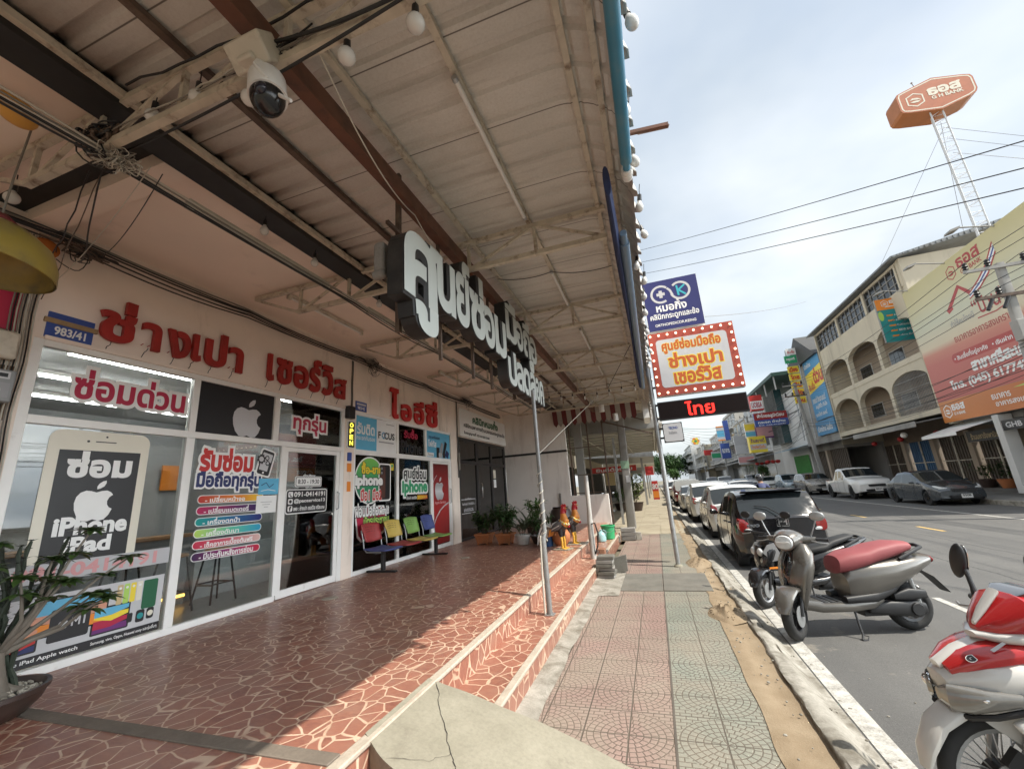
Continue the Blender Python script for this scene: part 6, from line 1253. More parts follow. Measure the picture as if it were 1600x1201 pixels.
def wheel(t, x, y, R, wd, side, rim=RIM, spokes=5, detail=True):
    ax = Vector((side, 0, 0)); c = Vector((x, y, R))
    pr = [(R*0.62, -wd/2), (R*0.90, -wd/2), (R*0.985, -wd*0.36), (R, -wd*0.2), (R, wd*0.2), (R*0.985, wd*0.36), (R*0.90, wd/2), (R*0.64, wd/2), (R*0.60, wd*0.40)]
    w_ = obj('wheel', MB().lathe(pr, c, ax, 28), TYRE, t, local=True)
    m = MB().lathe([(0.001, -wd*0.1), (R*0.60, -wd*0.1), (R*0.655, wd*0.44), (R*0.62, wd*0.46), (R*0.57, wd*0.30), (R*0.56, wd*0.02), (0.001, wd*0.02)], c, ax, 26, 1)
    for k in range(spokes):
        a = 2*pi*k/spokes; d = Vector((0, cos(a), sin(a))); e = Vector((0, -sin(a), cos(a)))
        m.obox(c+ax*wd*0.33+d*R*0.33, d*R*0.27, e*R*0.085, ax*wd*0.07, 0)
    m.cyl(c+ax*wd*0.2, c+ax*wd*0.44, R*0.12, n=14, m=0); obj('rim', m, [rim, TRIMB], w_, local=True); return w_
def car(label, kind, loc, rz, body, cat='car', name='parked_car', rim=RIM, group=None, plate='1กข 2745', roof=None, scale=(1, 1, 1), far=False, tail=None, spokes=5, nst=64):
    K = KIND[kind]; L, W, H = K['L']*scale[1], K['W']*scale[0], K['H']*scale[2]; t = thing(name, label, cat, loc, rz, group or ('cars parked along the near kerb' if loc[0] < 4 else 'cars driving in the distance' if name == 'driving_car' else 'cars parked across the road')); OFF[t.name] = None
    R = K['R']; hw = W/2; zb = 0.20 if kind in ('hatch', 'sedan') else (0.24 if kind == 'suv' else 0.34); yr, yf = K['wr'], K['wf']
    if far: nst = 34
    ts = sorted(set([i/nst for i in range(nst+1)]+[v for p in ([K['ws'], K['rg']]+K['sw']) for v in p]+[0.004, 0.012, 0.022, 0.978, 0.99]+[c+s_*R*1.16/L*k for c in (yr, yf) for s_ in (-1, 1) for k in (1.0, 0.97, 0.85, 0.6, 0.3)]))
    def ring(t_):
        y = t_*L; e = abs(t_-0.5)*2; tp = smo(K['top'], t_)*H; bl = min(smo(K['belt'], t_)*H, tp-0.015*H)
        w_ = hw*(1-0.16*max(0, (e-0.72)/0.28)**2.2); arch = zb
        for c in (yr, yf):
            d = abs(t_-c)*L; Ra = R*1.16
            if d < Ra: arch = max(arch, R+sqrt(Ra*Ra-d*d)-0.01)
        zb2 = zb+0.10*max(0, (e-0.85)/0.15)**2
        z0 = max(zb2, arch); cab = max(0.0, tp-bl); zt = bl+max(cab-0.085*H, cab*0.45); tum = 0.30 if kind != 'pickup' else 0.22
        wt = w_*0.965-tum*(zt-bl); wr_ = wt-0.035-0.10*min(cab, 0.25)
        P = [(w_*0.86, z0), (w_*0.975, z0+0.012), (w_*0.995, max(zb2+0.16, z0+0.03)), (w_*1.0, max(bl*0.62, z0+0.05)), (w_*0.992, max(bl-0.12, z0+0.07)), (w_*0.965, max(bl, z0+0.08)), (wt, max(zt, z0+0.09)), (wr_, max(tp-0.018*H, z0+0.1)), (wr_*0.55, max(tp, z0+0.1)), (0, max(tp+0.008*H, z0+0.1))]
        bow = 0.0
        if t_ < 0.25: bow = 0.16*(1-t_/0.25)
        elif t_ > 0.72: bow = -0.30*((t_-0.72)/0.28)**1.5
        return [Vector((x, y-L/2+bow*(x/hw)**2, z)) for x, z in P]
    RG = {t_: ring(t_) for t_ in ts}
    bm_, glass = MB(), {'windscreen': MB(), 'rear_window': MB(), 'side_window': MB(), 'side_window ': MB()}
    full = lambda r: r+[Vector((-p.x, p.y, p.z)) for p in r[-2::-1]]
    n = 19; rings = [full(RG[t_]) for t_ in ts]
    mids = lambda a, b: (a+b)/2
    def add(mb, q, m=0): mb.add(q, [(0, 1, 2, 3)], m)
    base = MB(); base.v = [tuple(p) for r in rings for p in r]
    inr = lambda v, p: p[0]-1e-6 <= v <= p[1]+1e-6
    sel = {'b': [], 'windscreen': [], 'rear_window': [], 'sl': [], 'sr': []}
    for k in range(len(ts)-1):
        tm = (ts[k]+ts[k+1])/2
        for i in range(n-1):
            f = (k*n+i, k*n+i+1, (k+1)*n+i+1, (k+1)*n+i); j = i if i < 9 else n-2-i; key = 'b'
            if j in (7, 8):
                if inr(tm, K['ws']): key = 'windscreen'
                elif inr(tm, K['rg']): key = 'rear_window'
            elif j == 5 and any(inr(tm, s_) for s_ in K['sw']): key = 'sr' if i < 9 else 'sl'
            sel[key].append(f)
    def sub(fs):
        idx = {}; mb = MB()
        for f in fs:
            g_ = []
            for i in f:
                if i not in idx: idx[i] = len(mb.v); mb.v.append(base.v[i])
                g_.append(idx[i])
            mb.f.append(tuple(g_)); mb.m.append(0)
        return mb
    bmb = sub(sel['b'])
    for r in (rings[0], rings[-1]):                                   # closed tail and nose
        m0 = len(bmb.v); cols = 5
        rows = [(r[i], r[n-1-i]) for i in range(10)]
        for a, b_ in rows:
            for c in range(cols):
                f = c/(cols-1); x = a.x+(b_.x-a.x)*f; bw = (0.16 if r is rings[0] else -0.30); bmb.v.append((x, a.y+bw*((x/hw)**2-(a.x/hw)**2), a.z))
        for i in range(9):
            for c in range(cols-1):
                q = (m0+i*cols+c, m0+i*cols+c+1, m0+(i+1)*cols+c+1, m0+(i+1)*cols+c); bmb.f.append(q if r is rings[0] else q[::-1]); bmb.m.append(0)
    mats = [body, TRIMB]
    bmb.box(-hw*0.80, hw*0.80, -L*0.44, L*0.44, zb+0.02, zb+0.40, 1)
    obj('body', bmb, mats, t, ang=32, local=True)
    if roof: pass
    for key, nm in (('windscreen', 'windscreen'), ('rear_window', 'rear_window'), ('sl', 'side_window'), ('sr', 'side_window')): obj(nm, sub(sel[key]), CGL, t, ang=40, local=True)
    for c, rr in ((yr, R), (yf, R)):
        for s_ in (-1, 1): wheel(t, s_*(hw-0.115), c*L-L/2, R, 0.20, s_, rim, spokes)
    at_ = lambda t_, i: (RG[min(ts, key=lambda q: abs(q-t_))][i])
    # lamps
    for s_ in (-1, 1):
        p = at_(0.985, 4); hl = MB().loft([((s_*(p.x*0.97), p.y-0.30, H*0.535), (0.035, 0, 0), (0, 0, 0.04), 2.4), ((s_*p.x*0.93, p.y-0.16, H*0.505), (0.05, 0, 0), (0, 0, 0.075), 2.6), ((s_*p.x*0.83, p.y-0.01, H*0.47), (0.06, 0, 0), (0, 0, 0.075), 2.6), ((s_*p.x*0.60, p.y+0.07, H*0.455), (0.03, 0, 0), (0, 0, 0.05), 2.4)], 14)
        obj('headlight', hl, HEADL, t, local=True)
        p = at_(0.012, 4); tm_ = tail or TAIL
        if K['hatch']: tl = MB().loft([((s_*p.x*1.02, p.y+0.20, H*0.585), (0.02, 0, 0), (0, 0, 0.05), 2.4), ((s_*p.x*1.0, p.y+0.05, H*0.57), (0.05, 0, 0), (0, 0, 0.12), 2.6), ((s_*p.x*0.93, p.y-0.06, H*0.55), (0.085, 0, 0), (0, 0, 0.12), 2.6), ((s_*p.x*0.83, p.y-0.075, H*0.535), (0.05, 0, 0), (0, 0, 0.085), 2.4)], 14)
        else: tl = MB().loft([((s_*p.x*0.98, p.y+0.22, H*0.56), (0.02, 0, 0), (0, 0, 0.05), 2.4), ((s_*p.x*0.96, p.y+0.08, H*0.555), (0.04, 0, 0), (0, 0, 0.075), 2.6), ((s_*p.x*0.86, p.y-0.02, H*0.55), (0.09, 0, 0), (0, 0, 0.075), 2.6), ((s_*p.x*0.72, p.y-0.04, H*0.55), (0.05, 0, 0), (0, 0, 0.055), 2.4)], 14)
        tw_ = obj('taillight', tl, tm_, t, local=True)
        if not far: obj('reversing_lamp', MB().loft([((s_*p.x*0.84, p.y-0.088, H*0.50), (0.05, 0, 0), (0, 0, 0.03), 2.4), ((s_*p.x*0.78, p.y-0.105, H*0.495), (0.03, 0, 0), (0, 0, 0.02), 2.4)], 12), HEADL, tw_, local=True)
        mt = 0.655 if kind != 'pickup' else 0.63; p = at_(mt, 5)
        mr = MB().loft([((s_*(p.x+0.02), p.y-0.02, p.z+0.03), (0, 0.02, 0), (0, 0, 0.02), 2), ((s_*(p.x+0.07), p.y, p.z+0.06), (0, 0.05, 0), (0, 0, 0.055), 2.6), ((s_*(p.x+0.17), p.y-0.01, p.z+0.065), (0, 0.045, 0), (0, 0, 0.06), 2.6), ((s_*(p.x+0.21), p.y-0.01, p.z+0.06), (0, 0.02, 0), (0, 0, 0.035), 2)], 12); obj('mirror', mr, body, t, local=True)
    if not far:
        hd = MB()
        for s_ in (-1, 1):
            for k, (a, b_) in enumerate(K['sw'][:2]):
                q = at_(a+0.02, 4); hd.tube([(s_*(q.x+0.004), q.y-0.0, q.z+0.0), (s_*(q.x+0.03), q.y+0.02, q.z), (s_*(q.x+0.03), q.y+0.15, q.z), (s_*(q.x+0.004), q.y+0.17, q.z)], 0.012, 8)
        obj('door_handle', hd, body, t, local=True)
        sm = MB()
        for s_ in (-1, 1):
            for tt in (K['sw'][0][0]-0.0, K['sw'][0][1]+0.008, K['sw'][1][1]+0.06):
                r = ring(tt); sm.tube([Vector((s_*(r[i].x+0.001), r[i].y, r[i].z)) for i in (1, 2, 3, 4, 5)], 0.005, 5)
        obj('door_seam', sm, TRIMB, t, local=True)
    q0, q1 = at_(0.004, 3), at_(0.996, 3)
    bp = MB(); bp.loft([((0, q1.y+0.30*0+0.0, zb+0.30), (hw*0.62, 0, 0), (0, 0, 0.06), 5), ((0, q1.y+0.045+0.25, zb+0.30), (hw*0.52, 0, 0), (0, 0, 0.05), 5)], 20); gl_ = H*0.43
    obj('grille', MB().loft([((0, L/2-0.20, gl_), (hw*0.50, 0, 0), (0, 0, 0.07), 6), ((0, L/2+0.008, gl_-0.02), (hw*0.42, 0, 0), (0, 0, 0.055), 6)], 20).loft([((0, L/2-0.20, zb+0.16), (hw*0.62, 0, 0), (0, 0, 0.07), 6), ((0, L/2+0.006, zb+0.16), (hw*0.55, 0, 0), (0, 0, 0.055), 6)], 20), TRIMB, t, local=True)
    # plates
    pz = H*0.36 if K['hatch'] else H*0.42
    b = SB((Vector((0, -L/2-0.012, 0)), UX, UZ, -UY)); b.R(-0.18, 0.18, pz-0.08, pz+0.08, PLATE, 0.01, 0.0, 0.006)
    if not far: b.T(plate.split(' ')[-1], (-0.13, 0.13, pz-0.01, pz+0.065), 'black', 0.03, n=0.008); b.R(-0.13, 0.13, pz-0.055, pz-0.03, 'grey', 0, 0.0066)
    obj('licence_plate', b, b.mats, t, smooth=False, local=True)
    pz = zb+0.18; b = SB((Vector((0, L/2+0.012, 0)), -UX, UZ, UY)); b.R(-0.18, 0.18, pz-0.08, pz+0.08, PLATE, 0.01, 0.0, 0.006)
    if not far: b.T(plate.split(' ')[-1], (-0.13, 0.13, pz-0.01, pz+0.065), 'black', 0.03, n=0.008)
    obj('licence_plate', b, b.mats, t, smooth=False, local=True)
    t['_k'] = kind; del t['_k']
    return t, dict(L=L, W=W, H=H, at=at_, hw=hw, zb=zb)
GZ = RZ+0.003
# the black hatchback, nearest at the kerb
t, q = car('black hatchback parked at the kerb behind the scooters, nearest car in the row', 'hatch', (2.20, 9.62+1.81, GZ), 0, carpaint('black', (0.012, 0.012, 0.014), 0.0, 0.15), rim=RIMD, plate='กบ 2745', tail=TAIL)
L = q['L']; H = q['H']
obj('spoiler', MB().loft([((x, -L/2+0.36+0.10*(x/0.8)**2, H*0.975), (0, 0.11, -0.02), (0, 0.0, 0.018), 2.5) for x in (-0.56, -0.4, 0, 0.4, 0.56)], 12), carpaint('black', (0.012, 0.012, 0.014)), t, local=True)
b = SB((Vector((0, -L/2-0.010, 0)), UX, UZ, -UY)); zb_ = H*0.60
b.R(-0.075, -0.052, zb_-0.06, zb_+0.06, CHROME, 0.006, 0, 0.01); b.R(0.052, 0.075, zb_-0.06, zb_+0.06, CHROME, 0.006, 0, 0.01); b.R(-0.052, 0.052, zb_-0.014, zb_+0.014, CHROME, 0, 0, 0.01); b.B([(-0.10, zb_-0.085), (-0.10, zb_+0.085), (0.10, zb_+0.085), (0.10, zb_-0.085)], 0.012, CHROME, 0.001, closed=True)
obj('emblem', b, b.mats, t, smooth=False, local=True)
b = SB((Vector((0, -L/2+0.022, 0)), UX, UZ, -UY)); b.T('BRIO', (-0.62, -0.40, H*0.54, H*0.54+0.045), CHROME, 0.05, n=0.008); obj('badge', b, b.mats, t, smooth=False, local=True)
obj('wiper', MB().tube([(0.0, -L/2-0.01, H*0.68), (-0.20, -L/2+0.13, H*0.78), (-0.40, -L/2+0.20, H*0.80)], 0.010, 6), TRIMB, t, local=True)
cw, cwh = carpaint('white', (0.66, 0.66, 0.64)), None
car('white hatchback parked directly ahead of the black hatchback', 'hatch', (2.22, 14.2+1.95, GZ), 0, cw, rim=RIM, scale=(1.0, 1.08, 1.03))
car('white crossover with boomerang tail lamps, third car in the kerb row', 'suv', (2.15, 19.4+2.17, GZ), 0, cw, rim=RIMD)
car('silver sedan, fourth car in the kerb row', 'sedan', (2.05, 25.2+2.27, GZ), 0, carpaint('silver', (0.42, 0.42, 0.41), 0.5, 0.3), far=True)
car('dark red pickup with pale canopy in the kerb row', 'pickup', (2.0, 31.3+2.6, GZ), 0, carpaint('dark_red', (0.20, 0.012, 0.018)), 'pickup', far=True)
tt = [o for o in COL.objects if o.get('label') == 'dark red pickup with pale canopy in the kerb row'][0]
obj('bed_canopy', MB().loft([((0, -2.55, 1.35), (0.80, 0, 0), (0, 0, 0.36), 6), ((0, -0.9, 1.38), (0.82, 0, 0), (0, 0, 0.40), 6), ((0, -0.75, 1.36), (0.78, 0, 0), (0, 0, 0.34), 6)], 24), carpaint('pale', (0.55, 0.55, 0.53)), tt, local=True)
FARC = [('grey', (0.20, 0.20, 0.21), 'suv'), ('white', (0.66, 0.66, 0.64), 'pickup'), ('silver', (0.42, 0.42, 0.41), 'hatch'), ('dark_red', (0.20, 0.012, 0.018), 'sedan'), ('white', (0.66, 0.66, 0.64), 'sedan'), ('grey', (0.20, 0.20, 0.21), 'hatch'), ('white', (0.66, 0.66, 0.64), 'suv'), ('silver', (0.42, 0.42, 0.41), 'sedan')]
yy = 37.8
for i, (cn_, col, kd) in enumerate(FARC):
    car('small distant %s %s in the left kerb row, place %d after the red pickup' % (cn_.replace('_', ' '), {'suv': 'crossover', 'hatch': 'hatchback'}.get(kd, kd), i+1), kd, (2.0+random.uniform(-.1, .1), yy+2.3, GZ), 0, carpaint(cn_, col), far=True); yy += 5.9
# right side of the street, noses towards the camera
t, q = car('dark grey sedan with bronze wheels and a blackened bonnet parked across the road', 'sedan', (11.78, 22.4+2.1, GZ), pi, carpaint('gunmetal', (0.075, 0.085, 0.095), 0.4, 0.25), rim=BRONZE, plate='กฉ 5508', scale=(1.0, 1.0, 1.0))
_rr = lambda v: [q['at'](v, k) for k in range(10)]
obj('bonnet_wrap', MB().grid(8, 8, lambda a, b_: Vector(((a-0.5)*2*_rr(0.765+0.17*b_)[8].x*1.2, _rr(0.765+0.17*b_)[8].y, _rr(0.765+0.17*b_)[8].z-0.012*(2*a-1)**2+0.012))), paint('carbon_wrap', (0.02, 0.019, 0.019), 0.35), t, local=True)
car('white pickup truck with black grille parked across the road', 'pickup', (11.62, 28.9+2.6, GZ), pi, cw, 'pickup', rim=RIMD, plate='ผก 8311')
car('beige grey crossover parked behind the white pickup across the road', 'suv', (11.55, 36.7+2.1, GZ), pi, carpaint('beige_grey', (0.26, 0.245, 0.225), 0.3, 0.28), rim=RIMD)
car('silver blue hatchback parked fourth across the road', 'hatch', (11.5, 43.0+1.8, GZ), pi, carpaint('silver_blue', (0.26, 0.32, 0.36), 0.4, 0.28), far=True, scale=(1, 1.1, 1.08))
for i, (cn_, col, kd, x, y_, rz) in enumerate([('white', (0.66, 0.66, 0.64), 'pickup', 8.6, 62, pi), ('silver', (0.42, 0.42, 0.41), 'sedan', 5.2, 44, 0), ('white', (0.66, 0.66, 0.64), 'sedan', 5.6, 34, 0), ('silver_blue', (0.26, 0.32, 0.36), 'sedan', 8.5, 50, pi), ('grey', (0.20, 0.20, 0.21), 'sedan', 5.0, 56, 0), ('white', (0.66, 0.66, 0.64), 'suv', 5.1, 68, 0), ('grey', (0.2, 0.2, 0.21), 'pickup', 8.4, 74, pi), ('white', (0.66, 0.66, 0.64), 'hatch', 11.4, 52, pi), ('silver', (0.42, 0.42, 0.41), 'pickup', 11.5, 60, pi)]):
    car('%s %s in the distant traffic, %s lane about %s down the street' % (cn_.replace('_', ' '), {'suv': 'crossover', 'hatch': 'hatchback'}.get(kd, kd), 'oncoming' if rz else 'outgoing', ['sixth', 'second', 'first', 'third', 'fourth', 'seventh', 'eighth', 'middle', 'far'][i]), kd, (x, y_, GZ), rz, carpaint(cn_, col), far=True, name='driving_car' if x < 10 else 'parked_car')

# ------------------------------------------------------------------ two wheelers; local frame: +X forward, +Y left side, z up from ground
def mwheel(t, c, R, wd, steer=0.0, rim=RIMD, spokes=0, disc_=True, name='wheel'):
    ax = Vector((-sin(steer), cos(steer), 0)); fw = Vector((cos(steer), sin(steer), 0)); c = vv(c); m = MB(); n = 36; k = 10; rs = []
    tr = wd/2
    for i in range(n):
        a = 2*pi*i/n; d = fw*cos(a)+UZ*sin(a); rs.append([c+d*(R-tr*0.92+tr*0.92*cos(2*pi*j/k))+ax*tr*sin(2*pi*j/k) for j in range(k)])
    m.skin(rs+[rs[0]], 0, False); w_ = obj(name, m, TYRE, t, local=True, ang=60); r = MB(); Ri = R-wd*0.86
    r.lathe([(Ri-0.012, -wd*0.30), (Ri+0.012, -wd*0.36), (Ri+0.012, wd*0.36), (Ri-0.012, wd*0.30), (Ri-0.018, 0), (Ri-0.012, -wd*0.30)], c, ax, 36, 0, False); r.cyl(c-ax*0.055, c+ax*0.055, 0.034, n=16)
    if spokes:
        for i in range(spokes):
            a = 2*pi*i/spokes; s_ = 1 if i % 2 else -1; a2 = a+(0.5 if (i//2) % 2 else -0.5); r.tube([c+ax*s_*0.03+(fw*cos(a2)+UZ*sin(a2))*0.034, c+(fw*cos(a)+UZ*sin(a))*Ri], 0.0035, 5)
    else:
        for i in range(6):
            a = 2*pi*i/6; d = fw*cos(a)+UZ*sin(a); e = ax.cross(d); r.obox(c+d*Ri*0.52, d*Ri*0.48, e*0.018, ax*0.018)
    obj('rim', r, rim, w_, local=True)
    if disc_:
        dd = MB().lathe([(0.05, 0.0), (0.10, 0.0), (0.10, 0.004), (0.05, 0.004)], c+ax*0.06, ax, 28); obj('brake_disc', dd, GALV, w_, local=True)
    return w_
def mirror_mb(base, top, head, size=(0.075, 0.05), face=(-1, 0, 0)):
    m = MB().tube([base, (vv(base)+vv(top))/2+Vector((0, 0.01, 0)), top], 0.008, 8, 1); return m
def scooter(label, loc, rz, body, seat, steer=0.5, style='retro', plate=None):
    t = thing('parked_scooter', label, 'scooter', loc, rz, 'scooters parked at the kerb'); OFF[t.name] = None; lean = 0.10
    DK = TRIMB; o = lambda nm, mb, m, par=None, **k: obj(nm, mb, m, par or t, local=True, **k)
    RW, FW, R = -0.66, 0.66, 0.235
    cs, sn = cos(steer), sin(steer); piv = Vector((0.44, 0, 0.62))
    def st(p): p = vv(p)-piv; return Vector((piv.x+p.x*cs-p.y*sn, piv.y+p.x*sn+p.y*cs, piv.z+p.z))   # steered parts
    fw = st((FW, 0, R)); mwheel(t, fw, R, 0.105, steer, RIMD if style == 'retro' else paint('spoke_silver', (0.45, 0.45, 0.45), 0.3, metal=0.7), 0, True, 'front_wheel'); mwheel(t, (RW, 0, R), R, 0.115, 0, RIMD, 0, False, 'rear_wheel')
    V3 = Vector
    # front mudguard, steered
    fen = MB().loft([(st((FW+0.24*cos(a)*0.96, 0, R+0.045+0.215*sin(a))), st((FW, 1, 0))-st((FW, 0, 0)) if False else V3((-sn, cs, 0))*w_, V3((cs*cos(a), sn*cos(a), sin(a)))*0.035, 2.4) for a, w_ in [(radians(d), wd) for d, wd in ((5, .05), (20, .075), (45, .095), (75, .105), (105, .105), (135, .09), (160, .06))]], 14); o('front_mudguard', fen, body)
    fk = MB()
    for s_ in (-1, 1): fk.tube([st((FW-0.01, s_*0.075, R+0.0)), st((FW-0.07, s_*0.075, R+0.20)), st((FW-0.12, s_*0.05, 0.58))], 0.018, 8)
    o('fork', fk, DK)
    # leg shield / front apron
    if style == 'retro':
        ap = MB().loft([((0.46, 0, 0.27), V3((0.03, 0, 0)), V3((0, 0.13, 0)), 2.2), ((0.47, 0, 0.40), V3((0.075, 0, 0)), V3((0, 0.20, 0)), 2.3), ((0.445, 0, 0.56), V3((0.105, 0, 0.01)), V3((0, 0.255, 0)), 2.3), ((0.40, 0, 0.72), V3((0.11, 0, 0.015)), V3((0, 0.275, 0)), 2.3), ((0.355, 0, 0.85), V3((0.095, 0, 0.015)), V3((0, 0.23, 0)), 2.3), ((0.33, 0, 0.93), V3((0.06, 0, 0.01)), V3((0, 0.13, 0)), 2.2)], 24)
        o('leg_shield', ap, body)
        o('centre_strip', MB().loft([((0.545, 0, 0.46), V3((0.014, 0, 0)), V3((0, 0.05, 0)), 2.4), ((0.537, 0, 0.58), V3((0.022, 0, 0)), V3((0, 0.095, 0)), 2.4), ((0.490, 0, 0.75), V3((0.026, 0, 0)), V3((0, 0.125, 0)), 2.4), ((0.430, 0, 0.88), V3((0.022, 0, 0)), V3((0, 0.09, 0)), 2.4)], 16), paint('gloss_black', (0.008, 0.008, 0.01), 0.08, coat=0.8), None)
        for s_ in (-1, 1): o('indicator', MB().loft([((0.502, s_*0.180, 0.55), V3((0.010, 0, 0)), V3((0, 0.014, 0)), 2.4), ((0.487, s_*0.190, 0.63), V3((0.014, 0, 0)), V3((0, 0.024, 0)), 2.4), ((0.455, s_*0.200, 0.72), V3((0.010, 0, 0)), V3((0, 0.014, 0)), 2.4)], 12), paint('indicator_dark', (0.05, 0.05, 0.052), 0.15, coat=0.7))
    else:
        o('leg_shield', MB().loft([((0.48, 0, 0.28), V3((0.03, 0, 0)), V3((0, 0.09, 0)), 3), ((0.50, 0, 0.42), V3((0.06, 0, 0)), V3((0, 0.13, 0)), 3), ((0.50, 0, 0.58), V3((0.08, 0, 0)), V3((0, 0.17, 0)), 3.4), ((0.46, 0, 0.72), V3((0.09, 0, 0.01)), V3((0, 0.19, 0)), 3.4), ((0.38, 0, 0.84), V3((0.08, 0, 0.02)), V3((0, 0.14, 0)), 3)], 20), body)
        for s_ in (-1, 1):
            o('side_panel', MB().prism([(0.30, 0.62), (0.46, 0.60), (0.58, 0.72), (0.50, 0.82), (0.40, 0.84)], V3((0, s_*0.165-0.006, 0)), UX, UZ, UY, 0.012), paint('panel_silver', (0.34, 0.34, 0.34), 0.3, metal=0.4))
            o('headlight', MB().ell((0.575, s_*0.085, 0.72), 0.035, 0.055, 0.055, 16, 10), HEADL)
            o('headlight', MB().ell((0.56, s_*0.075, 0.60), 0.025, 0.035, 0.04, 14, 8), m_lamp('fog_lamp', (0.5, 0.5, 0.42)))
        o('nose', MB().loft([((0.56, 0, 0.54), V3((0.02, 0, 0)), V3((0, 0.05, 0)), 2.4), ((0.585, 0, 0.66), V3((0.03, 0, 0)), V3((0, 0.04, 0)), 2.4), ((0.54, 0, 0.80), V3((0.03, 0, 0)), V3((0, 0.10, 0)), 2.4)], 14), body)
        o('stripe', MB().box(0.40, 0.52, 0.150, 0.156, 0.50, 0.525), vin('orange'))
    # floorboard and lower frame
    o('floorboard', MB().loft([((0.46, 0, 0.315), V3((0, 0, 0.05)), V3((0, 0.12, 0)), 4), ((0.30, 0, 0.29), V3((0, 0, 0.05)), V3((0, 0.165, 0)), 5), ((0.0, 0, 0.285), V3((0, 0, 0.05)), V3((0, 0.17, 0)), 5), ((-0.22, 0, 0.30), V3((0, 0, 0.05)), V3((0, 0.16, 0)), 5), ((-0.34, 0, 0.34), V3((0, 0, 0.03)), V3((0, 0.14, 0)), 4)], 18), body)
    mt_ = MB()
    for i in range(7): mt_.box(-0.20+i*0.07, -0.155+i*0.07, -0.13, 0.13, 0.335, 0.344)
    o('floor_mat', MB().box(-0.24, 0.34, -0.14, 0.14, 0.330, 0.3355).add(mt_.v, mt_.f), DK, bevel=0.003)
    # rear body
    if style == 'retro':
        rb = [((-0.02, 0, 0.47), 0.14, 0.145, 3.0), ((-0.08, 0, 0.49), 0.19, 0.175, 3.2), ((-0.28, 0, 0.525), 0.195, 0.20, 3), ((-0.50, 0, 0.585), 0.16, 0.215, 2.6), ((-0.72, 0, 0.645), 0.115, 0.19, 2.4), ((-0.92, 0, 0.69), 0.06, 0.125, 2.2), ((-1.0, 0, 0.70), 0.02, 0.05, 2)]
    else: rb = [((-0.06, 0, 0.46), 0.10, 0.12, 3), ((-0.15, 0, 0.50), 0.15, 0.15, 3), ((-0.35, 0, 0.58), 0.13, 0.155, 3), ((-0.60, 0, 0.67), 0.09, 0.14, 2.6), ((-0.85, 0, 0.75), 0.06, 0.10, 2.4), ((-1.0, 0, 0.80), 0.02, 0.04, 2)]
    bb = o('rear_body', MB().loft([(p, V3((0.15*0.3*b_, 0, b_)), V3((0, a_, 0)), e) for p, b_, a_, e in rb], 26), body)
    if style == 'retro':
        for s_ in (-1, 1): o('side_skirt', MB().loft([((0.05, s_*0.13, 0.36), V3((0, 0, 0.03)), V3((0, 0.05, 0)), 3), ((-0.25, s_*0.145, 0.375), V3((0, 0, 0.05)), V3((0, 0.05, 0)), 3), ((-0.45, s_*0.14, 0.44), V3((0, 0, 0.035)), V3((0, 0.04, 0)), 3), ((-0.58, s_*0.13, 0.52), V3((0, 0, 0.015)), V3((0, 0.02, 0)), 3)], 14), DK)
    # seat
    if style == 'retro': sst = [((0.05, 0, 0.67), 0.04, 0.07, 2.2), ((0.02, 0, 0.685), 0.09, 0.14, 2.5), ((-0.10, 0, 0.715), 0.105, 0.175, 2.8), ((-0.28, 0, 0.75), 0.085, 0.185, 3), ((-0.40, 0, 0.785), 0.088, 0.18, 3), ((-0.60, 0, 0.82), 0.078, 0.165, 3), ((-0.76, 0, 0.835), 0.05, 0.13, 2.6), ((-0.82, 0, 0.835), 0.012, 0.06, 2)]
    else: sst = [((0.02, 0, 0.66), 0.02, 0.06, 2.2), ((-0.05, 0, 0.68), 0.055, 0.11, 2.6), ((-0.35, 0, 0.72), 0.055, 0.14, 3), ((-0.45, 0, 0.77), 0.055, 0.13, 3), ((-0.75, 0, 0.84), 0.04, 0.10, 2.6), ((-0.82, 0, 0.85), 0.012, 0.05, 2)]
    o('seat', MB().loft([(p, V3((-0.15*b_, 0, b_)), V3((0, a_, 0)), e) for p, b_, a_, e in sst], 28), seat)
    o('grab_rail', MB().tube([(-0.58, 0.165, 0.73), (-0.72, 0.165, 0.79), (-0.86, 0.12, 0.83), (-0.90, 0, 0.835), (-0.86, -0.12, 0.83), (-0.72, -0.165, 0.79), (-0.58, -0.165, 0.73)], 0.018, 10), DK)
    # engine and exhaust, rear mudguard, taillight, stand
    en = MB().loft([((-0.18, 0.08, 0.26), V3((0, 0, 0.05)), V3((0, 0.06, 0)), 4), ((-0.40, 0.10, 0.25), V3((0, 0, 0.07)), V3((0, 0.05, 0)), 4), ((-0.66, 0.11, 0.235), V3((0, 0, 0.085)), V3((0, 0.04, 0)), 3), ((-0.75, 0.11, 0.235), V3((0, 0, 0.05)), V3((0, 0.03, 0)), 2.4)], 16); en.cyl((-0.64, 0.10, 0.235), (-0.64, 0.165, 0.235), 0.075, 0.06, 20); en.box(-0.45, -0.15, -0.10, 0.08, 0.17, 0.30)
    o('engine', en, DK, bevel=0.004)
    o('exhaust', MB().cyl((-0.35, -0.15, 0.26), (-0.92, -0.17, 0.34), 0.045, 0.06, 18), GALV); o('air_cleaner', MB().loft([((-0.45, 0.11, 0.36), V3((0, 0, 0.03)), V3((0, 0.035, 0)), 4), ((-0.60, 0.12, 0.38), V3((0, 0, 0.06)), V3((0, 0.045, 0)), 4), ((-0.78, 0.11, 0.37), V3((0, 0, 0.04)), V3((0, 0.03, 0)), 4)], 14), DK)
    o('shock', MB().tube([(-0.70, 0.115, 0.28), (-0.66, 0.115, 0.56)], 0.022, 10), GALV)
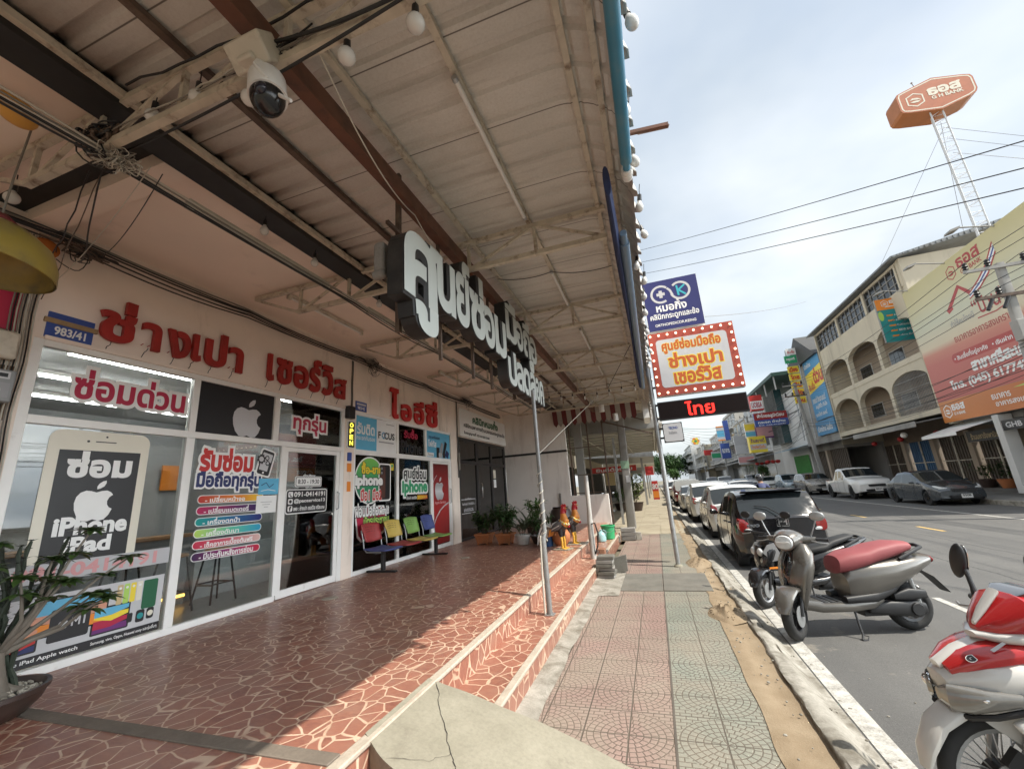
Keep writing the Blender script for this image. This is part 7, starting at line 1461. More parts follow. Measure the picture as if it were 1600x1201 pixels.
    o('rear_mudguard', MB().loft([((-0.80, 0, 0.62), V3((0.03, 0, 0.02)), V3((0, 0.07, 0)), 3), ((-0.95, 0, 0.52), V3((0.02, 0, 0.015)), V3((0, 0.07, 0)), 3), ((-1.08, 0, 0.36), V3((0.012, 0, 0.01)), V3((0, 0.065, 0)), 3)], 12), DK)
    o('taillight', MB().ell((-0.97, 0, 0.69), 0.03, 0.10, 0.04, 16, 8), TAIL)
    o('side_stand', MB().tube([(-0.02, 0.13, 0.24), (0.0, 0.20, 0.04), (0.03, 0.23, 0.004)], 0.011, 8).tube([(0.0, 0.195, 0.04), (-0.045, 0.215, 0.03), (-0.02, 0.235, 0.004), (0.035, 0.24, 0.004)], 0.007, 6), DK)
    # handlebar group, steered
    hb = 0.93
    if style == 'retro':
        hd = o('headset', MB().loft([(st((0.28, 0, 0.93)), V3((0.02*cs, 0.02*sn, 0)), V3((0, 0, 0.03)), 2.4), (st((0.32, 0, 0.97)), V3((-sn, cs, 0))*0.15, V3((0, 0, 0.075)), 2.4), (st((0.40, 0, 0.975)), V3((-sn, cs, 0))*0.15, V3((0, 0, 0.10)), 2.3), (st((0.48, 0, 0.96)), V3((-sn, cs, 0))*0.125, V3((0, 0, 0.10)), 2.2), (st((0.53, 0, 0.95)), V3((-sn, cs, 0))*0.105, V3((0, 0, 0.088)), 2.2)], 22), body)
        o('headlight', MB().loft([(st((0.52, 0, 0.95)), V3((-sn, cs, 0))*0.098, V3((0, 0, 0.080)), 2.2), (st((0.55, 0, 0.948)), V3((-sn, cs, 0))*0.084, V3((0, 0, 0.068)), 2.2), (st((0.562, 0, 0.947)), V3((-sn, cs, 0))*0.035, V3((0, 0, 0.025)), 2.2)], 20), HEADL, hd)
        o('light_bar', MB().obox(st((0.564, 0, 0.952)), V3((-sn, cs, 0))*0.065, V3((cs, sn, 0))*0.004, V3((0, 0, 0.006))), vin('white'), hd)
        for s_ in (-1, 1): o('bar_cover', MB().loft([(st((0.36, s_*0.08, 0.955)), V3((cs, sn, 0))*0.055, V3((0, 0, 0.05)), 2.4), (st((0.34, s_*0.20, 0.965)), V3((cs, sn, 0))*0.035, V3((0, 0, 0.033)), 2.4), (st((0.325, s_*0.25, 0.968)), V3((cs, sn, 0))*0.025, V3((0, 0, 0.025)), 2.4)], 14), body, hd)
    else:
        hd = o('headset', MB().loft([(st((0.30, 0, 0.93)), V3((cs, sn, 0))*0.05, V3((0, 0, 0.04)), 3), (st((0.40, 0, 0.91)), V3((cs, sn, 0))*0.04, V3((0, 0, 0.03)), 3)], 12).tube([st((0.32, y_, 0.94+0.02*abs(y_)*5)) for y_ in (-0.3, -0.15, 0, 0.15, 0.3)], 0.014, 8), DK)
    for s_ in (-1, 1):
        o('grip', MB().cyl(st((0.325, s_*0.24, 0.968)), st((0.30, s_*0.36, 0.962)), 0.017, n=12), DK, hd)
        lv = MB().tube([st((0.37, s_*0.22, 0.955)), st((0.385, s_*0.29, 0.94)), st((0.35, s_*0.37, 0.93))], 0.007, 6); o('brake_lever', lv, GALV, hd)
        mr = MB().tube([st((0.34, s_*0.20, 0.97)), st((0.33, s_*0.25, 1.08)), st((0.31, s_*0.285, 1.17))], 0.007, 8, 1); c = st((0.30, s_*0.30, 1.21)); rt = Matrix.Rotation(steer, 3, 'Z'); mr.ell(c, 0.018, 0.075, 0.052, 20, 12, 1, rt); fc = st((0.281, s_*0.30, 1.21)); mr.ell(fc, 0.004, 0.066, 0.044, 20, 8, 0, rt); o('mirror', mr, [CHROME, DK if style != 'retro' else GALV], hd)
    if plate:
        b = SB((V3((-1.03, 0, 0)), -UY, UZ, -UX)); b.R(-0.10, 0.10, 0.40, 0.55, PLATE, 0.01); b.T(plate, (-0.07, 0.07, 0.44, 0.51), 'black', 0.03, n=0.004); obj('licence_plate', b, b.mats, t, smooth=False, local=True)
    return t
hx = lambda fw, rw: atan2(fw[1]-rw[1], fw[0]-rw[0])
h_ = hx((1.18, 6.0), (2.5, 6.34))
SG = carpaint('bronze_grey', (0.15, 0.14, 0.125), 0.55, 0.3)
scooter('bronze grey retro scooter with a dusty red seat parked nose to the kerb', (1.84, 6.17, GZ), h_, SG, paint('red_seat', (0.25, 0.058, 0.062), 0.6, 0.08, 4, bump=0.15), steer=0.72).scale = (1.06, 1.06, 1.06)
scooter('black sports scooter with twin headlamps parked between the bronze scooter and the black car', (1.80, 7.42, GZ), hx((1.11, 7.26), (2.45, 7.66)), carpaint('scooter_black', (0.012, 0.012, 0.013), 0.0, 0.25), paint('black_seat', (0.016, 0.016, 0.016), 0.6), steer=0.55, style='sport')
# ------------------------------------------------------------------ red and white moped at the lower right
def moped(label, loc, rz, steer=0.12):
    t = thing('parked_moped', label, 'motorcycle', loc, rz); OFF[t.name] = None; V3 = Vector
    o = lambda nm, mb, m, par=None, **k: obj(nm, mb, m, par or t, local=True, **k)
    W_ = carpaint('moped_white', (0.56, 0.55, 0.52), 0, 0.3); R_ = carpaint('moped_red', (0.40, 0.018, 0.02), 0, 0.22); DK = TRIMB
    R = 0.285; FX, RX = 0.62, -0.62; cs, sn = cos(steer), sin(steer); piv = V3((0.42, 0, 0.6))
    def st(p): p = vv(p)-piv; return V3((piv.x+p.x*cs-p.y*sn, piv.y+p.x*sn+p.y*cs, piv.z+p.z))
    side = V3((-sn, cs, 0)); fwd = V3((cs, sn, 0))
    fw = st((FX, 0, R)); mwheel(t, fw, R, 0.075, steer, GALV, 36, True, 'front_wheel'); mwheel(t, (RX, 0, R), R, 0.085, 0, GALV, 36, False, 'rear_wheel')
    o('front_hub', MB().cyl(fw-side*0.045, fw+side*0.05, 0.075, n=22).obox(fw+side*0.075+V3((-0.02, 0, 0.11)), V3((0.03, 0, 0.03)), side*0.02, V3((-0.03, 0, 0.035))), DK)
    fen = MB().loft([(st((FX+(R+0.055)*cos(a), 0, R+(R+0.055)*sin(a))), side*w_, V3((cs*cos(a), sn*cos(a), sin(a)))*h2, 2.5) for a, w_, h2 in [(radians(d), wd, hh) for d, wd, hh in ((8, .035, .012), (22, .060, .022), (45, .072, .030), (70, .080, .036), (95, .088, .042), (120, .095, .050), (140, .098, .055), (158, .08, .04))]], 18)
    for s_ in (-1, 1): fen.prism([(FX-0.30, R+0.05), (FX-0.16, R+0.27), (FX-0.02, R+0.33), (FX+0.10, R+0.32), (FX+0.02, R+0.25), (FX-0.10, R+0.16), (FX-0.20, R+0.02)], V3((0, s_*0.078-0.008, 0)), UX, UZ, UY, 0.016)
    o('front_mudguard', fen, W_)
    fk = MB()
    for s_ in (-1, 1): fk.tube([st((FX-0.01, s_*0.095, R)), st((FX-0.10, s_*0.095, R+0.26)), st((FX-0.20, s_*0.07, 0.72))], 0.021, 10)
    o('fork', fk, GALV)
    def XL(stt, n=22, m=0): return MB().loft([(V3((x, 0, z)), V3((0, w_, 0)), V3((0.25*h2, 0, h2)), e) for x, z, w_, h2, e in stt], n, m)
    o('front_cowl', XL([(0.785, 0.685, 0.03, 0.03, 2), (0.765, 0.69, 0.085, 0.06, 2.6), (0.70, 0.705, 0.13, 0.085, 2.8), (0.60, 0.73, 0.175, 0.10, 3), (0.48, 0.75, 0.20, 0.11, 3), (0.38, 0.75, 0.205, 0.10, 3), (0.31, 0.745, 0.19, 0.08, 3)]), W_)
    o('cowl_top', XL([(0.745, 0.765, 0.085, 0.028, 2.8), (0.66, 0.815, 0.135, 0.042, 2.8), (0.56, 0.85, 0.165, 0.05, 2.8), (0.45, 0.875, 0.17, 0.055, 2.8), (0.34, 0.88, 0.15, 0.05, 2.8)]), R_)
    o('cowl_ridge', XL([(0.765, 0.775, 0.035, 0.02, 2.4), (0.66, 0.845, 0.045, 0.022, 2.4), (0.54, 0.892, 0.055, 0.024, 2.4), (0.42, 0.92, 0.045, 0.02, 2.4)]), W_)
    for s_ in (-1, 1):
        hl = MB().loft([((0.800, s_*0.03, 0.650), V3((0, 0.02, 0)), V3((0, 0, 0.03)), 2.2), ((0.778, s_*0.085, 0.655), V3((0.025, 0.03, 0)), V3((0, 0, 0.062)), 2.4), ((0.715, s_*0.145, 0.668), V3((0.03, 0.025, 0)), V3((0, 0, 0.058)), 2.4), ((0.60, s_*0.190, 0.690), V3((0.03, 0.020, 0)), V3((0, 0, 0.034)), 2.4), ((0.46, s_*0.215, 0.712), V3((0.03, 0.008, 0)), V3((0, 0, 0.010)), 2.4)], 16)
        o('headlight', hl, [m_lamp('moped_lamp', (0.17, 0.165, 0.15), 0.06)])
        o('reflector', MB().ell((0.765, s_*0.105, 0.662), 0.03, 0.03, 0.034, 14, 10).ell((0.66, s_*0.183, 0.684), 0.04, 0.012, 0.016, 14, 8), CHROME)
        o('headlight_bezel', MB().tube([(0.785, s_*0.05, 0.585), (0.74, s_*0.13, 0.588), (0.66, s_*0.178, 0.615), (0.56, s_*0.207, 0.655)], 0.014, 8), DK)
        # side leg panels
        lp_ = [(0.62, 0.60), (0.50, 0.655), (0.36, 0.655), (0.27, 0.60), (0.20, 0.46), (0.13, 0.30), (0.16, 0.215), (0.26, 0.20), (0.36, 0.30), (0.44, 0.44), (0.56, 0.52)]
        o('leg_panel', MB().prism(lp_, V3((0, s_*0.195-0.02, 0)), UX, UZ, UY, 0.04), W_, bevel=0.014)
        o('red_panel', MB().prism([(0.42, 0.66), (0.30, 0.70), (0.22, 0.74), (0.24, 0.62), (0.30, 0.575), (0.44, 0.61)], V3((0, s_*0.207-0.012, 0)), UX, UZ, UY, 0.024), R_, bevel=0.008)
        fr_ = (V3((0, s_*0.2155, 0)), UX*(-s_), UZ, UY*s_); b = SB(fr_)
        g = lambda pts: [(-s_*x, z) for x, z in pts]
        b.P(g([(0.56, 0.585), (0.44, 0.575), (0.36, 0.535), (0.44, 0.545)]), 'grey', 0.0005); b.P(g([(0.46, 0.545), (0.30, 0.49), (0.40, 0.50)]), 'black', 0.0012); b.P(g([(0.47, 0.505), (0.34, 0.47), (0.25, 0.43), (0.36, 0.44)]), 'grey', 0.0016); b.P(g([(0.40, 0.435), (0.26, 0.405), (0.235, 0.385), (0.33, 0.395)]), 'red', 0.0020)
        b.P(g([(0.33, 0.42), (0.24, 0.39), (0.20, 0.33), (0.27, 0.35)]), 'black', 0.0024); b.P(g([(0.30, 0.40), (0.25, 0.375), (0.235, 0.355), (0.28, 0.375)]), 'yellow', 0.003)
        u0 = -0.36 if s_ > 0 else 0.24; b.T('125i', (u0, u0+0.12, 0.435, 0.475), 'black', 0.05, n=0.0046, out='white', ow=0.04); obj('decal', b, b.mats, t, smooth=False, local=True)
        b = SB((V3((0, s_*0.150, 0)), UX*(-s_), UZ, UY*s_))
    b = SB((V3((0.66, 0.118, 0.838)), V3((-0.9, 0.1, 0.42)).normalized(), V3((0.2, -0.75, 0.5)).normalized(), V3((0.35, 0.6, 0.8)).normalized())); b.T('G', (-0.015, 0.01, -0.012, 0.012), 'black', 0.1, n=0.012, out='white', ow=0.08); b.P([(0.09, 0.0), (0.16, 0.012), (0.165, 0.0), (0.095, -0.014)], 'silver', 0.02); obj('decal', b, b.mats, t, smooth=False, local=True)
    # handlebar cowl
    hb = MB().loft([(st((0.56, 0, 0.955)), side*0.025, V3((0, 0, 0.012)), 2.4), (st((0.51, 0, 0.985)), side*0.10, V3((-0.02, 0, 0.055)), 2.6), (st((0.42, 0, 1.03)), side*0.165, V3((-0.03, 0, 0.095)), 2.8), (st((0.33, 0, 1.04)), side*0.175, V3((-0.03, 0, 0.085)), 2.8), (st((0.25, 0, 1.01)), side*0.14, V3((0, 0, 0.05)), 2.6)], 22); hc = o('handlebar_cowl', hb, R_); o('cowl_lip', MB().loft([(st((0.585, 0, 0.93)), side*0.035, V3((0, 0, 0.014)), 2.4), (st((0.52, 0, 0.932)), side*0.13, V3((0, 0, 0.026)), 2.8), (st((0.42, 0, 0.94)), side*0.19, V3((0, 0, 0.036)), 2.8), (st((0.30, 0, 0.95)), side*0.20, V3((0, 0, 0.034)), 2.8), (st((0.20, 0, 0.955)), side*0.16, V3((0, 0, 0.02)), 2.6)], 20).loft([(st((0.555, 0, 0.98)), side*0.012, V3((0, 0, 0.012)), 2.4), (st((0.50, 0, 1.045)), side*0.028, V3((0, 0, 0.016)), 2.4), (st((0.42, 0, 1.13)), side*0.034, V3((0, 0, 0.014)), 2.4)], 12), W_, hc)
    for s_ in (-1, 1):
        o('grip', MB().cyl(st((0.33, s_*0.22, 1.02)), st((0.27, s_*0.36, 1.015)), 0.018, n=12), DK, hc); o('brake_lever', MB().tube([st((0.38, s_*0.2, 1.0)), st((0.40, s_*0.28, 0.99)), st((0.35, s_*0.37, 0.985))], 0.007, 6), GALV, hc)
        c0 = st((0.38, s_*0.17, 1.05)); c1 = st((0.37, s_*0.20, 1.16)); mc_ = st((0.36, s_*0.235, 1.24)); mr = MB().tube([c0, (c0+c1)/2, c1, c1.lerp(mc_, 0.4)], [0.022, 0.013, 0.012, 0.014], 10, 1)
        rt = Matrix.Rotation(steer, 3, 'Z') @ Matrix.Rotation(s_*0.35, 3, 'X'); mr.ell(mc_+V3((0.012, 0, 0)), 0.028, 0.047, 0.105, 20, 14, 1, rt); mr.ell(mc_+V3((-0.012, 0, 0)), 0.008, 0.040, 0.094, 20, 10, 0, rt); mr.cyl(c0-UZ*0.03, c0+UZ*0.012, 0.03, 0.024, 12, 1); o('mirror', mr, [CHROME, DK], hc)
    o('windscreen', MB().loft([(st((0.40, 0, 1.11)), side*0.07, fwd*0.006, 3), (st((0.34, 0, 1.145)), side*0.11, fwd*0.006, 3), (st((0.27, 0, 1.15)), side*0.08, fwd*0.006, 3)], 18), paint('smoke_screen', (0.10, 0.11, 0.13), 0.08, coat=0.5), hc)
    # remainder of the machine
    o('seat', MB().loft([((0.02, 0, 0.70), V3((0, 0, 0.03)), V3((0, 0.09, 0)), 2.6), ((-0.10, 0, 0.73), V3((0, 0, 0.05)), V3((0, 0.125, 0)), 3), ((-0.45, 0, 0.76), V3((0, 0, 0.05)), V3((0, 0.13, 0)), 3), ((-0.75, 0, 0.80), V3((0, 0, 0.04)), V3((0, 0.10, 0)), 3), ((-0.80, 0, 0.80), V3((0, 0, 0.01)), V3((0, 0.05, 0)), 3)], 20), paint('black_seat', (0.016, 0.016, 0.016), 0.6))
    o('rear_body', MB().loft([((0.0, 0, 0.60), V3((0, 0, 0.08)), V3((0, 0.08, 0)), 3), ((-0.25, 0, 0.62), V3((0, 0, 0.10)), V3((0, 0.135, 0)), 3), ((-0.6, 0, 0.67), V3((0, 0, 0.075)), V3((0, 0.125, 0)), 3), ((-0.92, 0, 0.75), V3((0, 0, 0.03)), V3((0, 0.07, 0)), 3)], 20), R_)
    o('engine', MB().box(-0.20, 0.22, -0.12, 0.12, 0.18, 0.42).cyl((0.02, -0.15, 0.28), (0.02, 0.15, 0.28), 0.11, n=22).tube([(0.25, 0, 0.70), (0.12, 0, 0.52), (-0.05, 0, 0.48), (-0.3, 0, 0.55)], 0.05, 10), DK, bevel=0.01)
    o('exhaust', MB().tube([(0.15, -0.1, 0.2), (-0.2, -0.14, 0.2), (-0.45, -0.15, 0.26), (-0.95, -0.16, 0.38)], [0.02, 0.022, 0.05, 0.055], 12), GALV); o('swingarm', MB().bar((-0.1, 0.1, 0.3), (RX, 0.1, R), 0.04, 0.06).bar((-0.1, -0.1, 0.3), (RX, -0.1, R), 0.04, 0.06).bar((RX, 0.1, R), (-0.58, 0.11, 0.62), 0.035), DK)
    o('rear_mudguard', MB().loft([((-0.72, 0, 0.62), V3((0.03, 0, 0.01)), V3((0, 0.07, 0)), 3), ((-0.98, 0, 0.42), V3((0.012, 0, 0.01)), V3((0, 0.065, 0)), 3)], 12), DK); o('side_stand', MB().tube([(0.0, 0.12, 0.22), (-0.02, 0.24, 0.004)], 0.012, 8), DK)
    o('footrest', MB().cyl((0.08, -0.30, 0.25), (0.08, 0.30, 0.25), 0.015, n=10), DK); return t
moped('red and white moped with spoked wheel and 125i graphics at the lower right corner', (2.03, 3.10, GZ), radians(182))
# ------------------------------------------------------------------ rider on the road
mt = thing('motorbike', 'small dark motorbike ridden away along the road beside the parked cars', 'motorcycle', (3.72, 18.2, GZ), pi/2); OFF[mt.name] = None
mwheel(mt, (0.62, 0, 0.27), 0.27, 0.08, 0, GALV, 0, False, 'front_wheel'); mwheel(mt, (-0.60, 0, 0.27), 0.27, 0.09, 0, GALV, 0, False, 'rear_wheel')
obj('body', MB().loft([((0.45, 0, 0.72), Vector((0, 0, 0.16)), Vector((0, 0.14, 0)), 3), ((0.25, 0, 0.55), Vector((0, 0, 0.10)), Vector((0, 0.09, 0)), 3), ((0.0, 0, 0.52), Vector((0, 0, 0.12)), Vector((0, 0.10, 0)), 3), ((-0.4, 0, 0.62), Vector((0, 0, 0.10)), Vector((0, 0.13, 0)), 3), ((-0.85, 0, 0.72), Vector((0, 0, 0.04)), Vector((0, 0.08, 0)), 3)], 18), carpaint('scooter_black', (0.012, 0.012, 0.013)), mt, local=True)
obj('seat', MB().loft([((0.1, 0, 0.70), Vector((0, 0, 0.03)), Vector((0, 0.10, 0)), 3), ((-0.7, 0, 0.78), Vector((0, 0, 0.04)), Vector((0, 0.11, 0)), 3)], 14), TRIMB, mt, local=True)
obj('handlebar', MB().tube([(0.30, 0.34, 1.0), (0.40, 0.15, 0.98), (0.40, -0.15, 0.98), (0.30, -0.34, 1.0)], 0.016, 8).tube([(0.42, 0, 0.95), (0.62, 0, 0.27)], 0.03, 8), TRIMB, mt, local=True)
obj('taillight', MB().ell((-0.88, 0, 0.72), 0.03, 0.07, 0.04, 12, 8), TAIL, mt, local=True)
for s_ in (-1, 1): obj('mirror', MB().tube([(0.34, s_*0.22, 1.0), (0.33, s_*0.28, 1.16)], 0.006, 6).ell((0.32, s_*0.29, 1.20), 0.015, 0.055, 0.04, 12, 8), TRIMB, mt, local=True)
def m_rider():
    s = Sh('rider_clothes'); x, y, z = s.xyz(s.obj()); ay = s.math('ABSOLUTE', y)
    c = s.mix(z > 0.84, (0.035, 0.035, 0.045), (0.045, 0.055, 0.13)); c = s.mix((z > 1.47), c, (0.30, 0.17, 0.11)); arm = (ay > 0.285)*(z < 1.12)*(z > 0.84)*(x > 0.10); c = s.mix(arm, c, (0.30, 0.17, 0.11)); return s.bsdf(c, 0.75)
rd = thing('person', 'motorbike rider seen from behind in a navy shirt and dark helmet', 'person', (3.72, 18.2, GZ), pi/2); OFF[rd.name] = None
J = [((-0.22, 0, 0.88), .15), ((-0.18, 0, 1.05), .15), ((-0.12, 0, 1.25), .16), ((-0.07, 0, 1.40), .09), ((-0.03, 0, 1.50), .06), ((0.0, 0, 1.58), .09), ((0.01, 0, 1.66), .09)]
JE = [(0, 1), (1, 2), (2, 3), (3, 4), (4, 5), (5, 6)]
for s_ in (-1, 1):
    b0 = len(J); J += [((-0.09, s_*0.19, 1.35), .075), ((-0.02, s_*0.31, 1.14), .052), ((0.16, s_*0.335, 1.02), .042), ((0.29, s_*0.33, 1.01), .04), ((-0.16, s_*0.11, 0.84), .10), ((0.22, s_*0.17, 0.74), .085), ((0.20, s_*0.16, 0.46), .06), ((0.10, s_*0.15, 0.29), .05), ((0.24, s_*0.16, 0.25), .045)]
    JE += [(3, b0), (b0, b0+1), (b0+1, b0+2), (b0+2, b0+3), (0, b0+4), (b0+4, b0+5), (b0+5, b0+6), (b0+6, b0+7), (b0+7, b0+8)]
me = bpy.data.meshes.new('body'); me.from_pydata([j[0] for j in J], JE, []); me.materials.append(m_rider()); bo = bpy.data.objects.new('body', me); COL.objects.link(bo); bo.parent = rd
sk = bo.modifiers.new('skin', 'SKIN'); sk.use_smooth_shade = True
for i, j in enumerate(J): me.skin_vertices[0].data[i].radius = (j[1]*(0.85 if i < 3 else 1), j[1]*(1.3 if i in (1, 2) else 1)); me.skin_vertices[0].data[i].use_root = (i == 0)
sb_ = bo.modifiers.new('sub', 'SUBSURF'); sb_.levels = 2; sb_.render_levels = 2
obj('helmet', MB().ell((0.01, 0, 1.66), 0.165, 0.14, 0.15, 22, 14), paint('helmet_dark', (0.03, 0.03, 0.035), 0.2, coat=0.5), rd, local=True)

# ================================================================== the street opposite and the distance
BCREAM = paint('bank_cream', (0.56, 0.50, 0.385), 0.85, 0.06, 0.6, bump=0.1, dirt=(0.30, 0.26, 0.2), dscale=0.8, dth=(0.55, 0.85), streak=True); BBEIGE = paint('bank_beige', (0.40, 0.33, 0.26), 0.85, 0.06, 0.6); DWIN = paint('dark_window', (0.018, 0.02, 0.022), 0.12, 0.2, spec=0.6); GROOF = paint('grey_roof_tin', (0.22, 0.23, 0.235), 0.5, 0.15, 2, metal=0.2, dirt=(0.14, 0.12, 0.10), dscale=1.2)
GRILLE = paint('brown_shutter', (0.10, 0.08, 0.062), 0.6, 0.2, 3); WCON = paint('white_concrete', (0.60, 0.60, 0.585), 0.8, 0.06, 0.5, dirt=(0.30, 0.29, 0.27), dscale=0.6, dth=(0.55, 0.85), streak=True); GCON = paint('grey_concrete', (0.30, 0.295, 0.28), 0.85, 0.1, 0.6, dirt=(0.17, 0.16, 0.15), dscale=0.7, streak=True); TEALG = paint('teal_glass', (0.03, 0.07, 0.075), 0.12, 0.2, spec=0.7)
bk = thing('arcade_building', 'cream three storey building with arched balconies and a dark attic window band across the road', 'building', (14, 32.2, 0.05))
fa = MB(); YB = [26.0, 30.13, 34.26, 38.4]
def wallp(y0, y1, z0, z1, th=0.28): fa.box(14.0, 14.0+th, y0, y1, z0, z1)
def arch(y0, y1, zs, zt, ztop, n=14):
    ym = (y0+y1)/2; hw = (y1-y0)/2-0.16; pts = [(ym-hw*cos(pi*i/n), zs+(zt-zs)*sin(pi*i/n)) for i in range(n+1)]
    for (ya, za), (yb_, zb_) in zip(pts, pts[1:]):
        v = [(14.0, ya, za), (14.0, yb_, zb_), (14.0, yb_, ztop), (14.0, ya, ztop)]; fa.add(v+[(14.28, a, b) for _, a, b in v], [(0, 3, 2, 1), (4, 5, 6, 7), (0, 1, 5, 4), (2, 3, 7, 6)])
    fa.box(14.0, 14.28, y0, ym-hw, 4.3, ztop); fa.box(14.0, 14.28, ym+hw, y1, 4.3, ztop)
for a, b_ in zip(YB, YB[1:]):
    arch(a+0.002, b_-0.002, 5.75, 6.55, 6.95); 
    fa.box(13.97, 14.30, a+0.002, b_-0.002, 6.95, 7.25); arch_z = None
n_f = len(fa.v)
def arch2(y0, y1, z0, zs, zt, ztop, n=14):
    ym = (y0+y1)/2; hw = (y1-y0)/2-0.16; pts = [(ym-hw*cos(pi*i/n), zs+(zt-zs)*sin(pi*i/n)) for i in range(n+1)]
    for (ya, za), (yb_, zb_) in zip(pts, pts[1:]):
        v = [(14.0, ya, za), (14.0, yb_, zb_), (14.0, yb_, ztop), (14.0, ya, ztop)]; fa.add(v+[(14.28, a, b) for _, a, b in v], [(0, 3, 2, 1), (4, 5, 6, 7), (0, 1, 5, 4), (2, 3, 7, 6)])
    fa.box(14.0, 14.28, y0, ym-hw, z0, ztop); fa.box(14.0, 14.28, ym+hw, y1, z0, ztop)
for a, b_ in zip(YB, YB[1:]):
    arch2(a+0.002, b_-0.002, 7.25, 8.85, 9.50, 10.70); fa.box(14.02, 14.26, a, b_, 10.70, 10.85)
fa.box(14.0, 24, 25.72, 26.0, 3.4, 12.35); fa.box(14.0, 24, 38.4, 38.6, 3.4, 12.3); fa.box(14.01, 14.27, 26.0, 38.4, 4.0, 4.3)
for y in YB: fa.box(13.98, 14.22, y-0.12, y+0.12, 10.85, 12.3)
fa.box(14.0, 14.25, 26, 38.4, 12.15, 12.3)
obj('facade', fa, BCREAM, bk, smooth=False)
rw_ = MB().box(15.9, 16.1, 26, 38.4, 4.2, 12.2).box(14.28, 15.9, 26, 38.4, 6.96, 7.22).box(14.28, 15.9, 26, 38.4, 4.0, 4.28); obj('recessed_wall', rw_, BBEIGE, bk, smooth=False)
for a, b_ in zip(YB, YB[1:]):
    for z0 in (5.0, 7.85): 
        m = MB(); ym = (a+b_)/2; m.box(15.86, 15.9, ym-0.85, ym+0.85, z0, z0+1.0); wf = obj('window', m, WCON, bk, smooth=False); obj('pane', MB().box(15.84, 15.859, ym-0.78, ym-0.28, z0+0.06, z0+0.94).box(15.84, 15.859, ym-0.24, ym+0.24, z0+0.06, z0+0.94).box(15.84, 15.859, ym+0.28, ym+0.78, z0+0.06, z0+0.94), DWIN, wf, smooth=False)
    aw = MB(); aw.box(14.10, 14.16, a+0.12, b_-0.12, 10.85, 12.15); at = obj('attic_window', aw, DWIN, bk, smooth=False); g = MB()
    for k in range(7): y = a+0.12+(b_-a-0.24)*k/6; g.box(14.05, 14.12, y-0.022, y+0.022, 10.85, 12.15)
    for z in (11.28, 11.72): g.box(14.06, 14.115, a+0.12, b_-0.12, z-0.02, z+0.02)
    obj('mullion', g, GCON, at, smooth=False)
gr = MB()
for k in range(30): gr.box(14.05, 14.08, 26.2+k*0.13, 26.22+k*0.13, 4.3, 6.5)
for k in range(4): gr.box(14.045, 14.085, 26.2, 30.0, 4.6+k*0.5, 4.63+k*0.5)
obj('balcony_grille', gr, GCON, bk, smooth=False)
obj('roof', MB().add([(13.55, 25.4, 12.33), (24, 25.4, 13.9), (24, 38.9, 13.9), (13.55, 38.9, 12.33), (13.55, 25.4, 12.43), (24, 25.4, 14.35), (24, 38.9, 14.35), (13.55, 38.9, 12.43)], [(0, 3, 2, 1), (4, 5, 6, 7), (0, 1, 5, 4), (1, 2, 6, 5), (2, 3, 7, 6), (3, 0, 4, 7)]), GROOF, bk, smooth=False)
rb_ = MB()
for k in range(42): f = k/42; rb_.box(13.6+10.4*f, 13.66+10.4*f, 25.36, 25.40, 12.36+1.55*f, 12.42+1.9*f)
obj('fascia_rib', rb_, GROOF, bk, smooth=False); obj('down_pipe', MB().cyl((13.93, 26.15, 4.3), (13.93, 26.15, 12.2), 0.05, n=10).cyl((13.95, 38.3, 4.3), (13.95, 38.3, 12.2), 0.05, n=10), BCREAM, bk)
# ground floor: shutters, canopy
gf = thing('shuttered_shops', 'row of closed brown folding shutters under a long tin canopy below the arches', 'shops', (16.6, 32, 0.44))
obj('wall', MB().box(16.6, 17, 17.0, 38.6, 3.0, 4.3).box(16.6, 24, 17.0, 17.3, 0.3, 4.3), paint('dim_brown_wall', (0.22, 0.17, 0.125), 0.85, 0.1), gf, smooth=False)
PC = [22.8, 26.2, 29.4, 32.6, 35.8, 39.0]
for k, (a, b_) in enumerate(zip(PC, PC[1:])):
    sh = MB(); mat = GRILLE if k != 3 else paint('blue_front', (0.06, 0.14, 0.26), 0.6)
    for i in range(24):
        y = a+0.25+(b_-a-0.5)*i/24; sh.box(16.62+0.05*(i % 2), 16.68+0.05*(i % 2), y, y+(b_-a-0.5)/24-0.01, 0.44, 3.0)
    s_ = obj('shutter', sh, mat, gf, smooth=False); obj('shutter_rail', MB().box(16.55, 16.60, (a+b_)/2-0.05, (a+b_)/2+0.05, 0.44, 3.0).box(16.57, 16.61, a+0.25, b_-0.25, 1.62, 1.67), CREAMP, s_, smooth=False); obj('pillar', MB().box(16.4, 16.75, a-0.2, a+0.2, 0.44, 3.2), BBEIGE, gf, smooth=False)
cp = MB()
for i in range(60):
    y = 26.4+i*0.33; cp.add([(16.6, y, 4.1), (12.9, y, 3.62), (12.9, y+0.17, 3.64), (16.6, y+0.17, 4.12)], [(0, 1, 2, 3)]); cp.add([(16.6, y+0.17, 4.12), (12.9, y+0.17, 3.64), (12.9, y+0.33, 3.62), (16.6, y+0.33, 4.1)], [(0, 1, 2, 3)])
c_ = obj('canopy', cp, GROOF, gf, smooth=False); md = c_.modifiers.new('t', 'SOLIDIFY'); md.thickness = 0.03
obj('canopy_fascia', MB().box(12.86, 12.9, 26.4, 33.5, 3.45, 3.72), GCON, gf, smooth=False)
for k, y in enumerate((27.5, 31.0, 34.2)): obj('lantern', MB().lathe([(0.02, 0.3), (0.14, 0.22), (0.16, 0.1), (0.08, 0.0)], (14.2, y, 2.95), n=12), paint('lantern_red', (0.40, 0.02, 0.02), 0.6), gf)
gl = MB().ell((13.4, 28.8, 3.2), 0.16, 0.16, 0.16, 14, 10); obj('globe_lamp', gl, WHITEP, gf)
